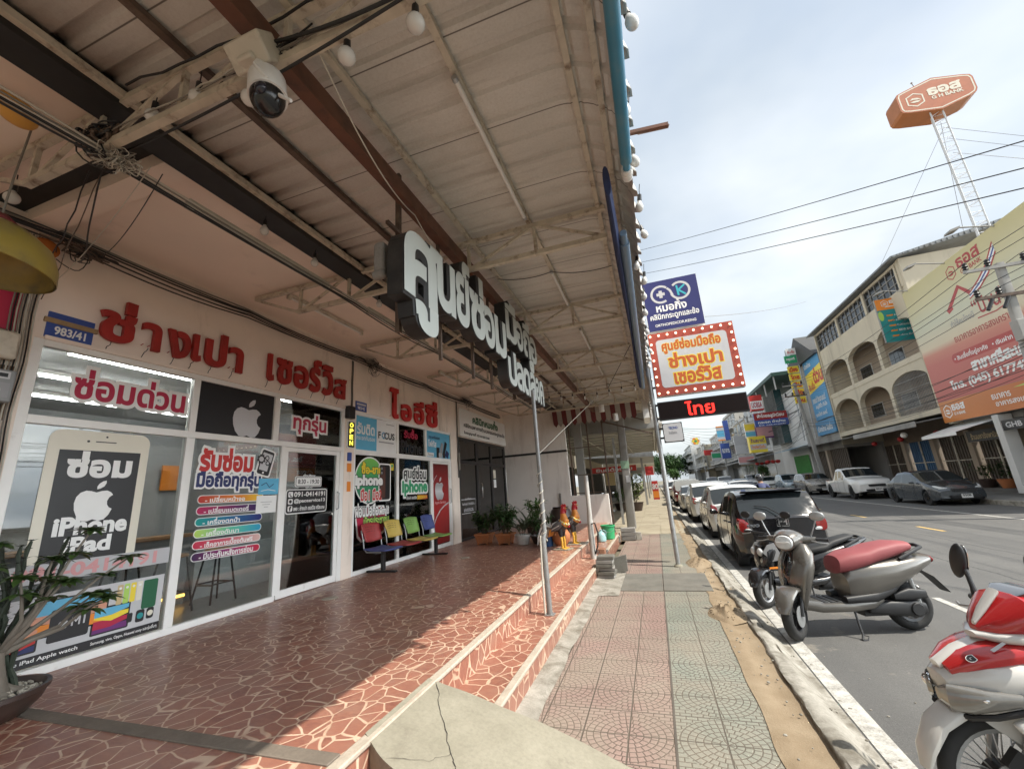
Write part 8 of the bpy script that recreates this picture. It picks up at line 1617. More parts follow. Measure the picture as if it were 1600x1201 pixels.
obj('name_board', MB().box(15.6, 15.7, 25.6, 28.0, 2.5, 3.05), vin('black'), gf, smooth=False); b = SB((Vector((15.6, 0, 0)), -UY, UZ, -UX)); b.T('ร้านมหาชัยพานิช', (-27.7, -25.9, 2.62, 2.92), 'gold', 0.03); b.end('board_lettering', gf)
# bank billboard
bb = thing('bank_billboard', 'huge green and red bank billboard with Thai lettering and a roof emblem', 'billboard', (13.9, 22, 3.45))
bgm = grad('billboard_print', [(0.0, (0.46, 0.12, 0.10)), (0.30, (0.52, 0.16, 0.13)), (0.385, (0.58, 0.24, 0.17)), (0.44, (0.66, 0.56, 0.40)), (0.62, (0.58, 0.58, 0.44)), (0.80, (0.60, 0.55, 0.34)), (1.0, (0.55, 0.49, 0.25))], 2, 4.45, 10.5, 0.45)
FB = (Vector((13.9, 0, 0)), -UY, UZ, -UX); b = SB(FB); Yf = lambda y: -y
b.R(-26.1, -17.5, 3.46, 10.46, GCON, 0, -0.25, 0.25); b.R(-26.1, -17.5, 4.48, 10.46, bgm, 0, 0.002); b.R(-26.1, -17.5, 3.46, 4.47, grad('orange_band', [(0, (0.50, 0.13, 0.03)), (1, (0.56, 0.20, 0.05))], 1, 17, 26), 0, 0.004)
b.R(-24.15, -18.2, 5.98, 6.42, paint('pill_red', (0.42, 0.06, 0.05), 0.4), 0.2, 0.006)
BR = paint('bank_red', (0.40, 0.05, 0.045), 0.4)
def hexlogo(b, u, v, s, col, n):
    hexp = [(u+s*x, v+s*y) for x, y in ((-0.42, -0.28), (0, -0.5), (0.42, -0.28), (0.42, 0.28), (0, 0.5), (-0.42, 0.28))]
    b.B(hexp, s*0.085, col, n, closed=True); b.P([(u-0.30*s, v+0.02*s), (u-0.12*s, v+0.16*s), (u+0.12*s, v+0.12*s), (u+0.30*s, v-0.02*s), (u+0.10*s, v-0.02*s), (u-0.08*s, v+0.03*s)], col, n+0.002); b.P([(u-0.30*s, v-0.12*s), (u-0.05*s, v-0.06*s), (u+0.18*s, v-0.10*s), (u+0.32*s, v-0.06*s), (u+0.12*s, v-0.22*s), (u-0.14*s, v-0.20*s)], col, n+0.003)
hexlogo(b, -22.45, 9.82, 0.62, BR, 0.006); b.T('ธอส', (-21.98, -20.65, 9.80, 10.22), BR, 0.03, n=0.008); b.T('G H BANK', (-21.9, -20.68, 9.50, 9.70), BR, 0.02, n=0.008)
b.B([(-23.4, 8.28), (-22.35, 9.10), (-21.75, 8.50)], 0.20, BR, 0.006); b.B([(-23.4, 8.28), (-23.05, 8.40)], 0.20, BR, 0.007)
for k, cc in enumerate((BR, 'white', 'blue', 'white', BR)):
    b.P([(-21.95+0.03*k, 8.40+0.06*k-0.1), (-21.2, 8.62+0.075*k-0.1), (-20.6, 8.95+0.085*k-0.1), (-19.95, 9.55+0.10*k-0.1), (-19.95, 9.65+0.10*k-0.1), (-20.6, 9.04+0.085*k-0.1), (-21.2, 8.70+0.075*k-0.1), (-21.95+0.03*k, 8.46+0.06*k-0.1)], cc, 0.008+k*0.001)
b.T('“บ้าน”', (-22.0, -20.2, 7.55, 8.35), BR, 0.01, n=0.010); b.B([(-21.9, 7.42), (-20.9, 7.36), (-20.3, 7.45)], 0.05, BR, 0.008); b.T('ทำให้คนไทยมี', (-23.5, -22.05, 7.55, 7.85), 'grey', 0.01, n=0.008); b.T('ธนาคารอาคารสงเคราะห์', (-23.6, -20.1, 6.86, 7.18), BR, 0.01, n=0.008)
b.T('• สินเชื่อที่อยู่อาศัย   • เงินฝาก   • สลากออมทรัพย์', (-24.0, -18.4, 6.03, 6.36), 'white', 0.02, n=0.009); b.T('สาขาศรีสะเกษ', (-23.15, -19.9, 5.42, 5.92), 'white', 0.05, n=0.008); b.T('โทร. (045) 617742-3', (-24.8, -19.9, 4.78, 5.28), 'white', 0.04, n=0.008)
hexlogo(b, -25.6, 3.97, 0.60, 'white', 0.008); b.T('ธอส', (-25.25, -24.4, 3.97, 4.24), 'white', 0.04, n=0.009); b.T('G H BANK', (-25.2, -24.45, 3.74, 3.87), 'white', 0.03, n=0.009); b.T('ธนาคาร', (-22.7, -21.7, 4.02, 4.22), 'white', 0.02, n=0.009); b.T('อาคารสงเคราะห์', (-22.6, -20.4, 3.72, 3.94), 'white', 0.02, n=0.009); b.P([(-21.5, 4.30), (-20, 4.42), (-18, 4.44), (-18, 4.30), (-20, 4.27)], 'lime', 0.008)
b.end('panel', bb)
for y in (25.6, 22.6, 19.6):
    fl = MB(); fl.tube([(13.9, y, 10.4), (12.9, y, 10.62), (12.7, y, 10.58)], 0.03, 6).obox((12.62, y, 10.52), (0.16, 0, 0.04), (0, 0.2, 0), (0.02, 0, 0.05)); obj('flood_lamp', fl, GCON, bb, smooth=False)
bx_ = thing('bank_branch', 'grey bank branch building behind the big billboard with a white awning over its door', 'building', (17, 21, 0.4)); obj('wall', MB().box(14.4, 24, 17.5, 25.7, 3.2, 10.0).box(14.3, 15.0, 21.0, 21.7, 0.3, 3.3).box(16.5, 24, 17.5, 22.8, 0.3, 3.2), GCON, bx_, smooth=False); obj('pillar', MB().box(13.9, 14.35, 22.75, 23.1, 0.2, 3.4), WCON, bx_, smooth=False)
obj('awning', MB().add([(13.0, 23.9, 2.9), (13.0, 26.5, 2.9), (14.6, 26.3, 3.42), (14.6, 22.8, 3.42), (13.0, 23.9, 2.76), (13.0, 26.5, 2.76)], [(0, 1, 2, 3), (0, 4, 5, 1)]), vin('white'), bx_, smooth=False); b = SB((Vector((14.0, 0, 0)), -UY, UZ, -UX)); b.R(-22.7, -20.9, 2.72, 3.12, 'black', 0, 0.0, 0.1); b.T('GHB', (-22.5, -21.7, 2.82, 3.02), 'lgrey', 0.03, n=0.104); b.end('name_board', bx_)
tl = thing('teal_sign', 'teal and orange bank lightbox projecting from the arcade building', 'sign', (13.9, 27.3, 8.2)); b = SB((Vector((0, 27.3, 0)), UX, UZ, -UY)); b.R(13.18, 14.70, 8.18, 10.76, GCON, 0, -0.12, 0.12); b.R(13.2, 14.66, 8.2, 10.10, 'teal', 0, 0.002); b.R(13.2, 14.66, 10.10, 10.74, 'orange', 0, 0.004); hexlogo(b, 13.62, 10.46, 0.36, 'white', 0.006); b.T('ธอส', (13.85, 14.45, 10.44, 10.62), 'white', 0.04, n=0.008); b.R(13.6, 14.5, 10.24, 10.29, 'white', 0, 0.006); b.D(13.3, 9.75, 0.12, 'lime', 0.28, n=0.006)
for k, tx in enumerate(('สินเชื่อ ธุรกิจ', 'สินเชื่อ รายย่อย', 'เงินฝาก ออมทรัพย์', 'สลาก ธอส', 'บริการ อื่นๆ')): b.R(13.55, 13.85, 9.70-k*0.30, 9.78-k*0.30, 'orange', 0, 0.005); b.T(tx, (13.9, 14.5, 9.68-k*0.30, 9.80-k*0.30), 'white', 0.02, n=0.007)
b.end('panel', tl)
# bank pylon sign
tw = thing('pylon_sign', 'orange hexagonal bank sign on a tall white lattice mast against the sky', 'pylon sign', (16.75, 24.3, 9.9)); WST = paint('white_lattice', (0.62, 0.63, 0.64), 0.5, 0.05); m = MB(); A = [Vector((16.50, 24.2, 0)), Vector((17.02, 24.2, 0)), Vector((16.76, 24.65, 0))]
for p in A: m.tube([p+UZ*9.9, p+UZ*19.6], 0.035, 8)
for k in range(34):
    z = 10.0+k*0.28
    for i in range(3): m.tube([A[i]+UZ*z, A[(i+1) % 3]+UZ*(z+(0.28 if k % 2 else 0.0))], 0.014, 5)
obj('mast', m, WST, tw); OR = paint('bank_orange', (0.40, 0.115, 0.045), 0.45, 0.08); OR2 = paint('bank_orange_side', (0.40, 0.14, 0.04), 0.5, 0.08); hexa = [(15.27, 19.95), (15.34, 19.80), (15.6, 19.70), (16.94, 19.42), (18.2, 19.78), (18.46, 19.92), (18.54, 20.1), (18.54, 20.85), (18.46, 21.02), (18.2, 21.13), (16.94, 21.46), (15.6, 21.08), (15.33, 20.98), (15.27, 20.82)]
m = MB().prism(hexa, (0, 25.1, 0), UX, UZ, -UY, 1.08, 1); m.m[1] = 0; obj('sign_box', m, [OR, OR2], tw, smooth=False); b = SB((Vector((0, 24.02, 0)), UX, UZ, -UY)); ctr = Vector((16.9, 20.44)); b.B([(ctr.x+(x-ctr.x)*0.94, ctr.y+(z-ctr.y)*0.90) for x, z in hexa], 0.06, 'cream', 0.002, closed=True); hexlogo(b, 16.0, 20.38, 0.82, 'cream', 0.004); b.T('ธอส', (16.62, 17.95, 20.42, 20.84), 'cream', 0.05, n=0.006); b.T('G H BANK', (16.68, 17.98, 20.14, 20.34), 'cream', 0.04, n=0.006); b.end('sign_face', tw)
obj('lightning_rod', MB().cyl((16.6, 24.6, 21.3), (16.5, 24.6, 21.95), 0.02, n=6).ell((16.5, 24.6, 21.95), 0.05, 0.05, 0.05, 8, 6), GCON, tw); gy = MB()
for p1, z0 in (((30, 30, 17), 18.6), ((30, 30, 16.2), 17.9), ((24, 21, 9.9), 17.0), ((16.15, 24.4, 12.6), 18.9), ((15.6, 33, 13), 18.5)): gy.tube([(16.9, 24.4, z0), p1], 0.012, 4)
obj('guy_wire', gy, GCON, tw)
# blue billboard
b = SB((Vector((13.95, 0, 0)), -UY, UZ, -UX)); b.R(-42.3, -38.62, 5.72, 11.05, GCON, 0, -0.15, 0.15); b.R(-42.3, -38.62, 5.72, 11.05, paint('board_blue', (0.045, 0.26, 0.50), 0.45, 0.05), 0, 0.003); b.P([(-42.3, 8.05), (-38.62, 8.5), (-38.62, 10.1), (-42.3, 9.75)], 'yellow', 0.006); b.T('ด่วน', (-40.6, -38.7, 8.75, 9.95), 'red', 0.05, n=0.012); b.T('สินเชื่อ', (-42.1, -40.7, 8.35, 9.1), 'red', 0.03, n=0.012); b.T('รถยนต์ จักรยานยนต์', (-42.0, -39.2, 7.2, 7.7), 'white', 0.02, n=0.012); b.T('อนุมัติไว ทันใจ', (-41.6, -39.2, 6.6, 7.05), 'white', 0.02, n=0.012); b.T('ดอกเบี้ยต่ำ ปลดหนี้', (-42.0, -39.6, 6.05, 6.45), 'white', 0.02, n=0.012); b.T('เมืองไทย', (-42.1, -40.6, 10.3, 10.7), 'white', 0.02, n=0.012); b.sign('blue_billboard', 'tall light blue and yellow billboard with red Thai word beside the arcade building', 'billboard')
b = SB((Vector((13.9, 0, 0)), -UY, UZ, -UX)); b.R(-42.6, -38.65, 4.45, 5.62, paint('board_blue2', (0.05, 0.24, 0.46), 0.45), 0, -0.1, 0.1); b.T('เมืองไทย ลิสซิ่ง', (-42.3, -39.2, 4.75, 5.35), 'white', 0.02, n=0.006); b.sign('blue_billboard', 'lower light blue strip board under the tall blue billboard', 'billboard')
bw = thing('billboard_building', 'plain grey building carrying the tall blue billboard with a dark gable roof', 'building', (18, 41, 0)); obj('wall', MB().box(14.1, 24, 38.7, 45.8, 3.2, 10.9).box(16.5, 24, 38.7, 45.8, 0.2, 3.2), GCON, bw, smooth=False); m = MB()
for i in range(40): m.box(14.3+0.05*(i % 2), 14.36+0.05*(i % 2), 38.9+i*0.17, 39.05+i*0.17, 0.3, 3.19)
obj('shutter', m, GRILLE, bw, smooth=False); obj('pillar', MB().box(14.05, 14.4, 42.1, 42.5, 0.2, 3.2), BBEIGE, bw, smooth=False); obj('roof', MB().prism([(38.5, 10.9), (46.0, 10.9), (42.2, 13.4)], (13.7, 0, 0), UY, UZ, UX, 10), paint('dark_tin_roof', (0.05, 0.05, 0.048), 0.6), bw, smooth=False)
vs = thing('stacked_signs', 'vertical stack of small yellow Thai word signs on a steel frame by the road', 'signs', (13.2, 42.4, 4)); m = MB()
for x in (12.75, 13.62): m.tube([(x, 42.4, 4.2), (x+0.15, 42.4, 12.4)], 0.05, 6)
obj('frame', m, GALV, vs)
for k, tx in enumerate(('เมือง', 'ไทย', 'เงิน', 'เมือ', 'ด่วน')):
    z = 10.25-k*0.70; b = SB((Vector((0, 42.3, 0)), UX, UZ, -UY)); b.R(12.74, 13.60, z, z+0.60, 'yellow', 0.02, -0.12, 0.12); b.T(tx, (12.86, 13.48, z+0.1, z+0.50), 'red', 0.05, n=0.008); b.end('sign_panel', vs)
b = SB((Vector((0, 42.2, 0)), UX, UZ, -UY)); b.R(12.66, 13.60, 11.15, 11.85, 'green', 0.01, -0.12, 0.12); b.T('กรุงศรี', (12.8, 13.45, 11.35, 11.65), 'white', 0.03, n=0.008); b.R(12.9, 13.66, 11.9, 12.5, 'white', 0.01, -0.1, 0.1); b.T('สินเชื่อ', (13.0, 13.55, 12.05, 12.35), 'red', 0.03, n=0.008); b.end('sign_panel', vs)
# further buildings, right row
def block(label, y0, y1, h, mat, floors=3, x=14.0, win=DWIN, cols=3, roof=None, frm=WCON, name='shophouse'):
    t = thing(name, label, 'building', (x+4, (y0+y1)/2, 0), group='shophouses in the right row'); obj('wall', MB().box(x, x+9, y0+0.02, y1-0.02, 0.1, h), mat, t, smooth=False); fh = (h-4.2)/max(floors-1, 1); w_ = (y1-y0)/cols
    for f in range(floors-1):
        for c in range(cols):
            z = 4.5+f*fh; ya = y0+w_*(c+0.16); wb = obj('window', MB().box(x-0.06, x, ya, ya+w_*0.68, z+0.5, z+fh*0.80), frm, t, smooth=False); obj('pane', MB().box(x-0.075, x-0.061, ya+0.06, ya+w_*0.34-0.03, z+0.56, z+fh*0.80-0.06).box(x-0.075, x-0.061, ya+w_*0.34+0.03, ya+w_*0.68-0.06, z+0.56, z+fh*0.80-0.06), win, wb, smooth=False)
        bl = MB().box(x-0.9, x, y0+0.05, y1-0.05, 4.3+f*fh-0.15, 4.3+f*fh)
        for k in range(int((y1-y0)*3)): bl.box(x-0.88, x-0.85, y0+0.1+k*0.33, y0+0.13+k*0.33, 4.3+f*fh, 4.3+f*fh+0.8)
        bl.box(x-0.9, x-0.83, y0+0.05, y1-0.05, 4.3+f*fh+0.8, 4.3+f*fh+0.86); obj('balcony', bl, frm, t, smooth=False)
    obj('shop_front', MB().box(x-0.03, x, y0+0.3, y1-0.3, 0.3, 3.0), DWIN, t, smooth=False); obj('canopy', MB().add([(x, y0, 3.9), (x-2.2, y0, 3.4), (x-2.2, y1, 3.4), (x, y1, 3.9), (x, y0, 4.0), (x-2.2, y0, 3.5), (x-2.2, y1, 3.5), (x, y1, 4.0)], [(0, 3, 2, 1), (4, 5, 6, 7), (0, 1, 5, 4), (1, 2, 6, 5), (2, 3, 7, 6)]), roof or GROOF, t, smooth=False)
    obj('parapet', MB().box(x-0.15, x+0.2, y0, y1, h, h+0.35), frm, t, smooth=False); return t
t = thing('glass_building', 'white building with dark teal glass bay and a flat dark green roof canopy', 'building', (17, 49, 0)); obj('wall', MB().box(14.0, 23, 45.9, 55, 0.2, 9.6), WCON, t, smooth=False); obj('glass_bay', MB().box(13.3, 14.0, 50.3, 54.6, 4.6, 10.3), TEALG, t, smooth=False); obj('roof', MB().box(12.3, 22, 45.8, 58, 10.9, 11.25), paint('green_tin', (0.02, 0.06, 0.045), 0.5), t, smooth=False)
m = MB()
for y in (46.2, 50.0, 54.0, 57.6): m.box(12.5, 12.6, y, y+0.1, 9.6, 10.9)
m.box(14.0, 14.02, 46, 50, 7.3, 7.4); obj('roof_post', m, WCON, t, smooth=False); m = MB()
for k in range(16): m.box(13.25, 13.30, 50.3+k*0.285, 50.33+k*0.285, 4.6, 10.3)
obj('mullion', m, GCON, t, smooth=False); m = MB()
for i in range(28): m.box(13.86+0.04*(i % 2), 13.92+0.04*(i % 2), 46.2+i*0.16, 46.33+i*0.16, 0.3, 3.1)
obj('shutter', m, paint('bright_green', (0.05, 0.28, 0.05), 0.5), t, smooth=False); obj('canopy', MB().add([(14.0, 45.9, 4.0), (11.9, 45.9, 3.55), (11.9, 52, 3.55), (14.0, 52, 4.0)], [(0, 1, 2, 3)]), paint('blue_tin', (0.22, 0.36, 0.46), 0.5), t, smooth=False)
def hang(name, label, Y, x0, x1, z0, z1, rows, dep=0.5, side=None, base='white'):
    b = SB((Vector((0, Y, 0)), UX, UZ, -UY)); b.R(x0, x1, z0, z1, side or base, 0.01, -dep, dep); n_ = 0.004
    for (va, vb, col, tx, tc) in rows:
        a = z0+(z1-z0)*va; c = z0+(z1-z0)*vb
        if col: b.R(x0+0.02, x1-0.02, a, c, col, 0.005, n_)
        if tx: b.T(tx, (x0+(x1-x0)*0.1, x1-(x1-x0)*0.1, a+(c-a)*0.18, a+(c-a)*0.82), tc, 0.03, n=n_+0.005)
        n_ += 0.002
    return b.sign(name, label, 'sign', 'shop signs over the street')
hang('shop_sign', 'red and white hanging sign with big Latin letters behind the marquee sign pole', 50, 10.85, 12.05, 8.25, 9.9, [(0, 1, 'red', None, None), (0.1, 0.62, 'white', 'UOBSA', 'crim')], 0.9, 'red')
hang('shop_sign', 'red over blue horizontal Thai signboard above the street', 49.3, 10.75, 13.85, 6.42, 7.85, [(0.48, 1, 'dred', 'ฟ้าไทยอลูมิเนียม', 'white'), (0, 0.48, 'blue', None, None), (0.16, 0.46, None, 'กระจก ผ้าม่าน', 'white'), (0.03, 0.14, None, 'โทร. 045-612345', 'white')], 0.3, 'blue')
hang('shop_sign', 'yellow boxy sign with purple lettering panel low on the right row', 51, 10.2, 11.8, 3.9, 5.6, [(0, 1, 'yellow', None, None), (0.55, 0.95, None, 'ร้านสบายดี', 'purple'), (0.18, 0.52, 'lgrey', 'โทรศัพท์มือถือ', 'orange')], 1.0, 'yellow')
hang('shop_sign', 'magenta and purple picture sign between the yellow box and the red blue board', 52, 11.3, 12.9, 5.4, 6.9, [(0, 1, 'purple', None, None), (0.1, 0.9, 'pinkw', None, None)], 0.6, 'purple'); hang('shop_sign', 'pale sign with blue and yellow picture left of the magenta sign', 52.5, 10.3, 11.4, 5.6, 7.3, [(0, 1, 'cream', None, None), (0.1, 0.4, 'sky', None, None), (0.5, 0.9, 'yellow', None, None)], 0.3)
t7 = block('white three storey shophouse beyond the glass building', 58.2, 70.0, 11.0, WCON, 3, cols=4)
block('cream shophouse with balconies beyond the white shophouse', 70.2, 80.0, 9.8, BCREAM, 3, cols=3)
block('grey four storey shophouse in the distant right row', 80.2, 92.0, 12.5, GCON, 4, x=14.6, cols=4); block('white balconied shophouse far down the right row', 92.2, 108.0, 10.0, WCON, 3, x=13.5, cols=5); block('cream balconied shophouse close to the far trees', 108.2, 126.0, 9.2, BCREAM, 3, x=12.0, cols=5); block('pale last shophouse before the far trees', 126.2, 150.0, 10.5, WCON, 4, x=10.5, cols=6)
hang('shop_sign', 'small distant picture sign with orange border next to a blue blade sign', 70, 9.85, 10.9, 6.9, 9.1, [(0, 1, 'orange', None, None), (0.08, 0.92, 'lgrey', None, None), (0.25, 0.7, 'sky', None, None)], 0.2); hang('shop_sign', 'tall distant blue blade sign', 71, 11.1, 11.8, 7.0, 10.0, [(0, 1, 'blue', None, None)], 0.6, 'blue'); hang('shop_sign', 'lower distant blue box sign', 69, 9.9, 11.1, 4.2, 6.4, [(0, 1, 'blue', None, None), (0.3, 0.7, None, 'ธนาคาร', 'white')], 0.9, 'blue')
hang('shop_sign', 'grey green distant board under the lamp pole', 66, 11.3, 13.2, 4.5, 7.0, [(0, 0.5, 'lgrey', None, None), (0.5, 1, 'silver', None, None)], 0.3); hang('shop_sign', 'distant light blue board with a red square', 63, 10.9, 12.8, 3.0, 4.2, [(0, 1, 'lgrey', None, None), (0.2, 0.8, 'rose', None, None)], 0.3)
fs_ = thing('flower_sign', 'far white lattice sign with a yellow flower emblem above the street', 'sign', (10.3, 108, 6)); b = SB((Vector((0, 108, 0)), UX, UZ, -UY)); b.R(9.3, 11.4, 8.6, 11.2, 'white', 0, -0.2, 0.2)
for k in range(6): b.D(10.35+0.55*cos(k*pi/3), 10.2+0.55*sin(k*pi/3), 0.34, 'yellow' if k % 2 else 'orange', n=0.01+0.002*k)
b.D(10.35, 10.2, 0.3, 'green', n=0.03); b.end('panel', fs_); m = MB()
for x in (9.4, 11.3): m.box(x-0.06, x+0.06, 107.9, 108.0, 0, 8.6)
obj('frame', m, WST, fs_, smooth=False)
hang('shop_sign', 'far red horizontal shop sign on the balconied row', 100, 10.8, 13.4, 6.3, 7.4, [(0, 1, 'red', None, None)], 0.3); hang('shop_sign', 'far green and white sign above the distant traffic', 88, 10.8, 12.4, 4.6, 6.3, [(0, 1, 'lgrey', None, None), (0.3, 0.8, 'green', None, None)], 0.3)
for k, (y, x) in enumerate(((60, 12.9), (56, 13.2), (53.5, 12.6))):
    m = MB()
    for i in range(3): m.lathe([(0.03, 0.36), (0.22, 0.30), (0.26, 0.18), (0.2, 0.06), (0.05, 0.0)], (x-0.5+i*0.5, y, 2.7), n=12)
    one('paper_lanterns', ['row of red paper lanterns under the distant canopies, farthest', 'row of red paper lanterns under the distant canopies, middle', 'row of red paper lanterns under the distant canopies, nearest'][k], 'lanterns', m, paint('lantern_red', (0.40, 0.02, 0.02), 0.6))
# trees at the end of the street
def tree(label, c, h, r, seed, leaf, n=1500, ls=0.5, trunk=0.35, name='tree'):
    rnd = random.Random(seed); t = thing(name, label, 'tree', c, group='trees down the street'); c = vv(c); tr_ = MB(); lf = MB(); tr_.tube([c, c+UZ*h*0.3+UX*0.1, c+UZ*h*0.6], [trunk, trunk*0.75, trunk*0.4], 8); cl = []
    for i in range(11):
        a = rnd.uniform(0, 2*pi); rr = r*rnd.uniform(0.2, 0.75); e = c+Vector((rr*cos(a), rr*sin(a), h*rnd.uniform(0.55, 0.95))); tr_.tube([c+UZ*h*rnd.uniform(0.3, 0.55), c.lerp(e, 0.6)+UZ*h*0.12, e], [trunk*0.4, trunk*0.25, 0.04], 6); cl.append((e, r*rnd.uniform(0.28, 0.5)))
    for e, cr_ in cl:
        for k in range(n//11):
            d = Vector((rnd.gauss(0, 1), rnd.gauss(0, 1), rnd.gauss(0, 0.75))).normalized()*cr_*rnd.random()**0.4; leaf_mb(lf, e+d, (rnd.gauss(0, 1), rnd.gauss(0, 1), rnd.gauss(-0.2, 0.6)), ls*rnd.uniform(0.6, 1.3), ls*0.55, 0, 0.2, 2)
    obj('trunk', tr_, BARK, t); obj('crown', lf, leaf, t, smooth=False); return t
tree('large dark green tree closing the left end of the street', (2.3, 128, 0), 8.0, 5.5, 1, LF_D, 2600, 0.75); tree('rounded green tree right of the large dark tree at the street end', (6.0, 138, 0), 8.5, 5, 2, LF_D, 2200, 0.8); tree('small bright green tree among the distant traffic', (4.4, 118, 0), 4.2, 1.9, 3, LF_M, 900, 0.5); tree('grey green tree behind the far shophouses', (-4, 150, 0), 9, 7, 4, LF_D, 1800, 0.9)
tree('thin leafy street tree beside the parked crossover across the road', (12.9, 60, 0), 2.6, 0.9, 6, LF_M, 700, 0.24, 0.07)
# planters across the road
for i, (y, h, lf_) in enumerate(((26.3, 0.9, LF_D), (25.2, 0.75, LF_G), (24.6, 1.2, LF_M), (23.6, 0.8, LF_D), (22.6, 0.7, LF_M), (27.6, 0.8, LF_D))):
    bush('potted_shrub', ['dark leafy pot plant, leftmost but one before the shutters', 'grey leafed plant in a wide black bowl before the shutters', 'tallest green pot plant by the bank entrance', 'dark pot plant with red planter near the white pillar', 'rightmost small pot plant near the white pillar', 'leftmost pot plant before the brown shutters'][i], (15.6, y, 0.24), pot_round(0.34, 0.42, DPOT if i % 2 else TERRA), h, 0.5, 150, lf_, 0.22, 0.07, 40+i, stems=12)

# ------------------------------------------------------------------ utility poles and overhead wires
def upole(label, x, y, h, arms, lean=0.0):
    t = thing('utility_pole', label, 'pole', (x, y, 0), group='utility poles'); CP = GCON; obj('shaft', MB().loft([((x+lean*0.0, y, 0), (0.15, 0, 0), (0, 0.12, 0), 8), ((x+lean, y, h), (0.10, 0, 0), (0, 0.08, 0), 8)], 16), CP, t)
    for z, w_ in arms:
        am = obj('crossarm', MB().box(x+lean-w_, x+lean+w_*0.75, y-0.16, y-0.08, z-0.05, z+0.05), DRUST if z < h-0.5 else CP, t, smooth=False); m = MB()
        for dx in (-0.92, -0.35, 0.55): m.lathe([(0.03, 0), (0.075, 0.04), (0.05, 0.09), (0.085, 0.13), (0.05, 0.18), (0.07, 0.22), (0.02, 0.27)], (x+lean+dx*w_, y-0.12, z+0.05), n=12)
        obj('insulator', m, BLACKP, am)
    return t
up1 = upole('nearest concrete utility pole with black insulators in front of the big billboard', 11.2, 16.6, 7.75, [(7.6, 1.0), (6.62, 0.95)], 0.32)
obj('junction_box', MB().box(11.2, 11.75, 16.3, 16.6, 5.1, 5.75), GCON, up1, smooth=False, bevel=0.02); obj('fuse_switch', MB().cyl((10.75, 16.45, 6.2), (10.95, 16.45, 6.55), 0.05, n=10).cyl((11.15, 16.45, 6.2), (11.35, 16.45, 6.55), 0.05, n=10), BLACKP, up1)
upole('leaning weathered utility pole beside the stacked yellow signs', 12.6, 39.5, 8.8, [(8.6, 0.9), (7.7, 0.9)], -0.5); upole('third utility pole down the right side near the glass building', 12.7, 62, 9.2, [(9.0, 0.9)]); upole('fourth utility pole down the right side', 12.5, 84, 9.2, [(9.0, 0.9)]); upole('farthest utility pole down the right side', 12.0, 108, 9.2, [(9.0, 0.9)])
lp2 = thing('lamp_post', 'distant curved grey street lamp post by the white shophouse', 'lamp post', (13.0, 69, 0)); obj('post', MB().tube([(13.0, 69, 0), (13.0, 69, 8.6), (12.8, 69, 9.5), (12.3, 69, 9.8), (11.9, 69, 9.7)], 0.08, 8), GALV, lp2); obj('lamp_head', MB().loft([((12.0, 69, 9.72), Vector((0, 0.1, 0)), Vector((0, 0, 0.05)), 2.4), ((11.5, 69, 9.66), Vector((0, 0.12, 0)), Vector((0, 0, 0.06)), 2.4)], 12), GALV, lp2)
m = MB()
for dz in (15.57, 14.75, 13.97): pass
PWL = [((7.33, 9, 7.55), (1.51, 24, 15.57)), ((7.17, 9, 7.01), (1.47, 24, 14.75)), ((7.06, 9, 6.62), (1.5, 24, 13.97))]
for i, (a, b_) in enumerate(PWL):
    a = vv(a); b_ = vv(b_); d = b_-a
    one('power_line', ['uppermost', 'middle', 'lowest'][i]+' of the three black power lines crossing the sky above the road', 'power line', MB().tube(wire(a-d*0.8, b_+d*0.5, 0.35, 20), 0.012, 6), WBLK, 'power lines across the sky')
runs = []
arm = [(10.6, 7.9), (11.17, 7.9), (12.0, 7.9), (10.6, 6.9), (11.2, 6.9), (11.9, 6.9)]
for x, z in arm: runs.append((wire((x, 16.5, z), (x+0.9, 39.4, z+0.9), 0.5, 16), 0.010, 0)); runs.append((wire((x, 16.5, z), (x-0.4, -4, z+0.2), 0.4, 12), 0.010, 0))
for k in range(9): z = 5.0-0.10*k; runs.append((wire((11.25+0.03*k, 16.5, z), (12.3, 39.4, z+0.6+random.uniform(-.2, .2)), random.uniform(0.4, 0.8), 16), 0.009+0.003*(k % 2), 0)); runs.append((wire((11.25, 16.5, z), (11.0, -4, z), random.uniform(0.3, 0.5), 10), 0.012, 0))
bundle('overhead_wires', 'sheaf of black overhead wires along the right side of the street to the leaning pole', runs, [WBLK]); runs = []
for k in range(10): z = 8.6-0.45*k; runs.append((wire((12.2, 39.4, z), (12.7, 62, z+random.uniform(-.2, .3)), random.uniform(0.3, 0.9), 12), 0.014, 0)); runs.append((wire((12.7, 62, z), (12.5, 84, z), random.uniform(0.3, 0.9), 10), 0.016, 0)); runs.append((wire((12.5, 84, z), (12.0, 108, z), 0.6, 10), 0.02, 0))
for k in range(7): runs.append((wire((12.2, 39.4, 7.5-0.3*k), (14.0, 46+k, 6.5-0.4*k), 0.4, 8), 0.012, 0))
bundle('overhead_wires', 'tangled overhead wires between the distant utility poles', runs, [WBLK]); runs = []
for k in range(8): runs.append((wire((-0.5-0.1*k, 26+3*k, 5.2+0.55*k), (12.4, 62+6*k, 8.8-0.2*k), 0.8, 14), 0.016, 0))
bundle('overhead_wires', 'thin wires spanning the far street below the LED board', runs, [WBLK]); one('power_line', 'single thin grey wire rising from the clinic sign towards the arcade roof', 'power line', MB().tube(wire((1.6, 20, 9.2), (13.9, 38, 15.2), 0.3, 12), 0.012, 5), WGRY)
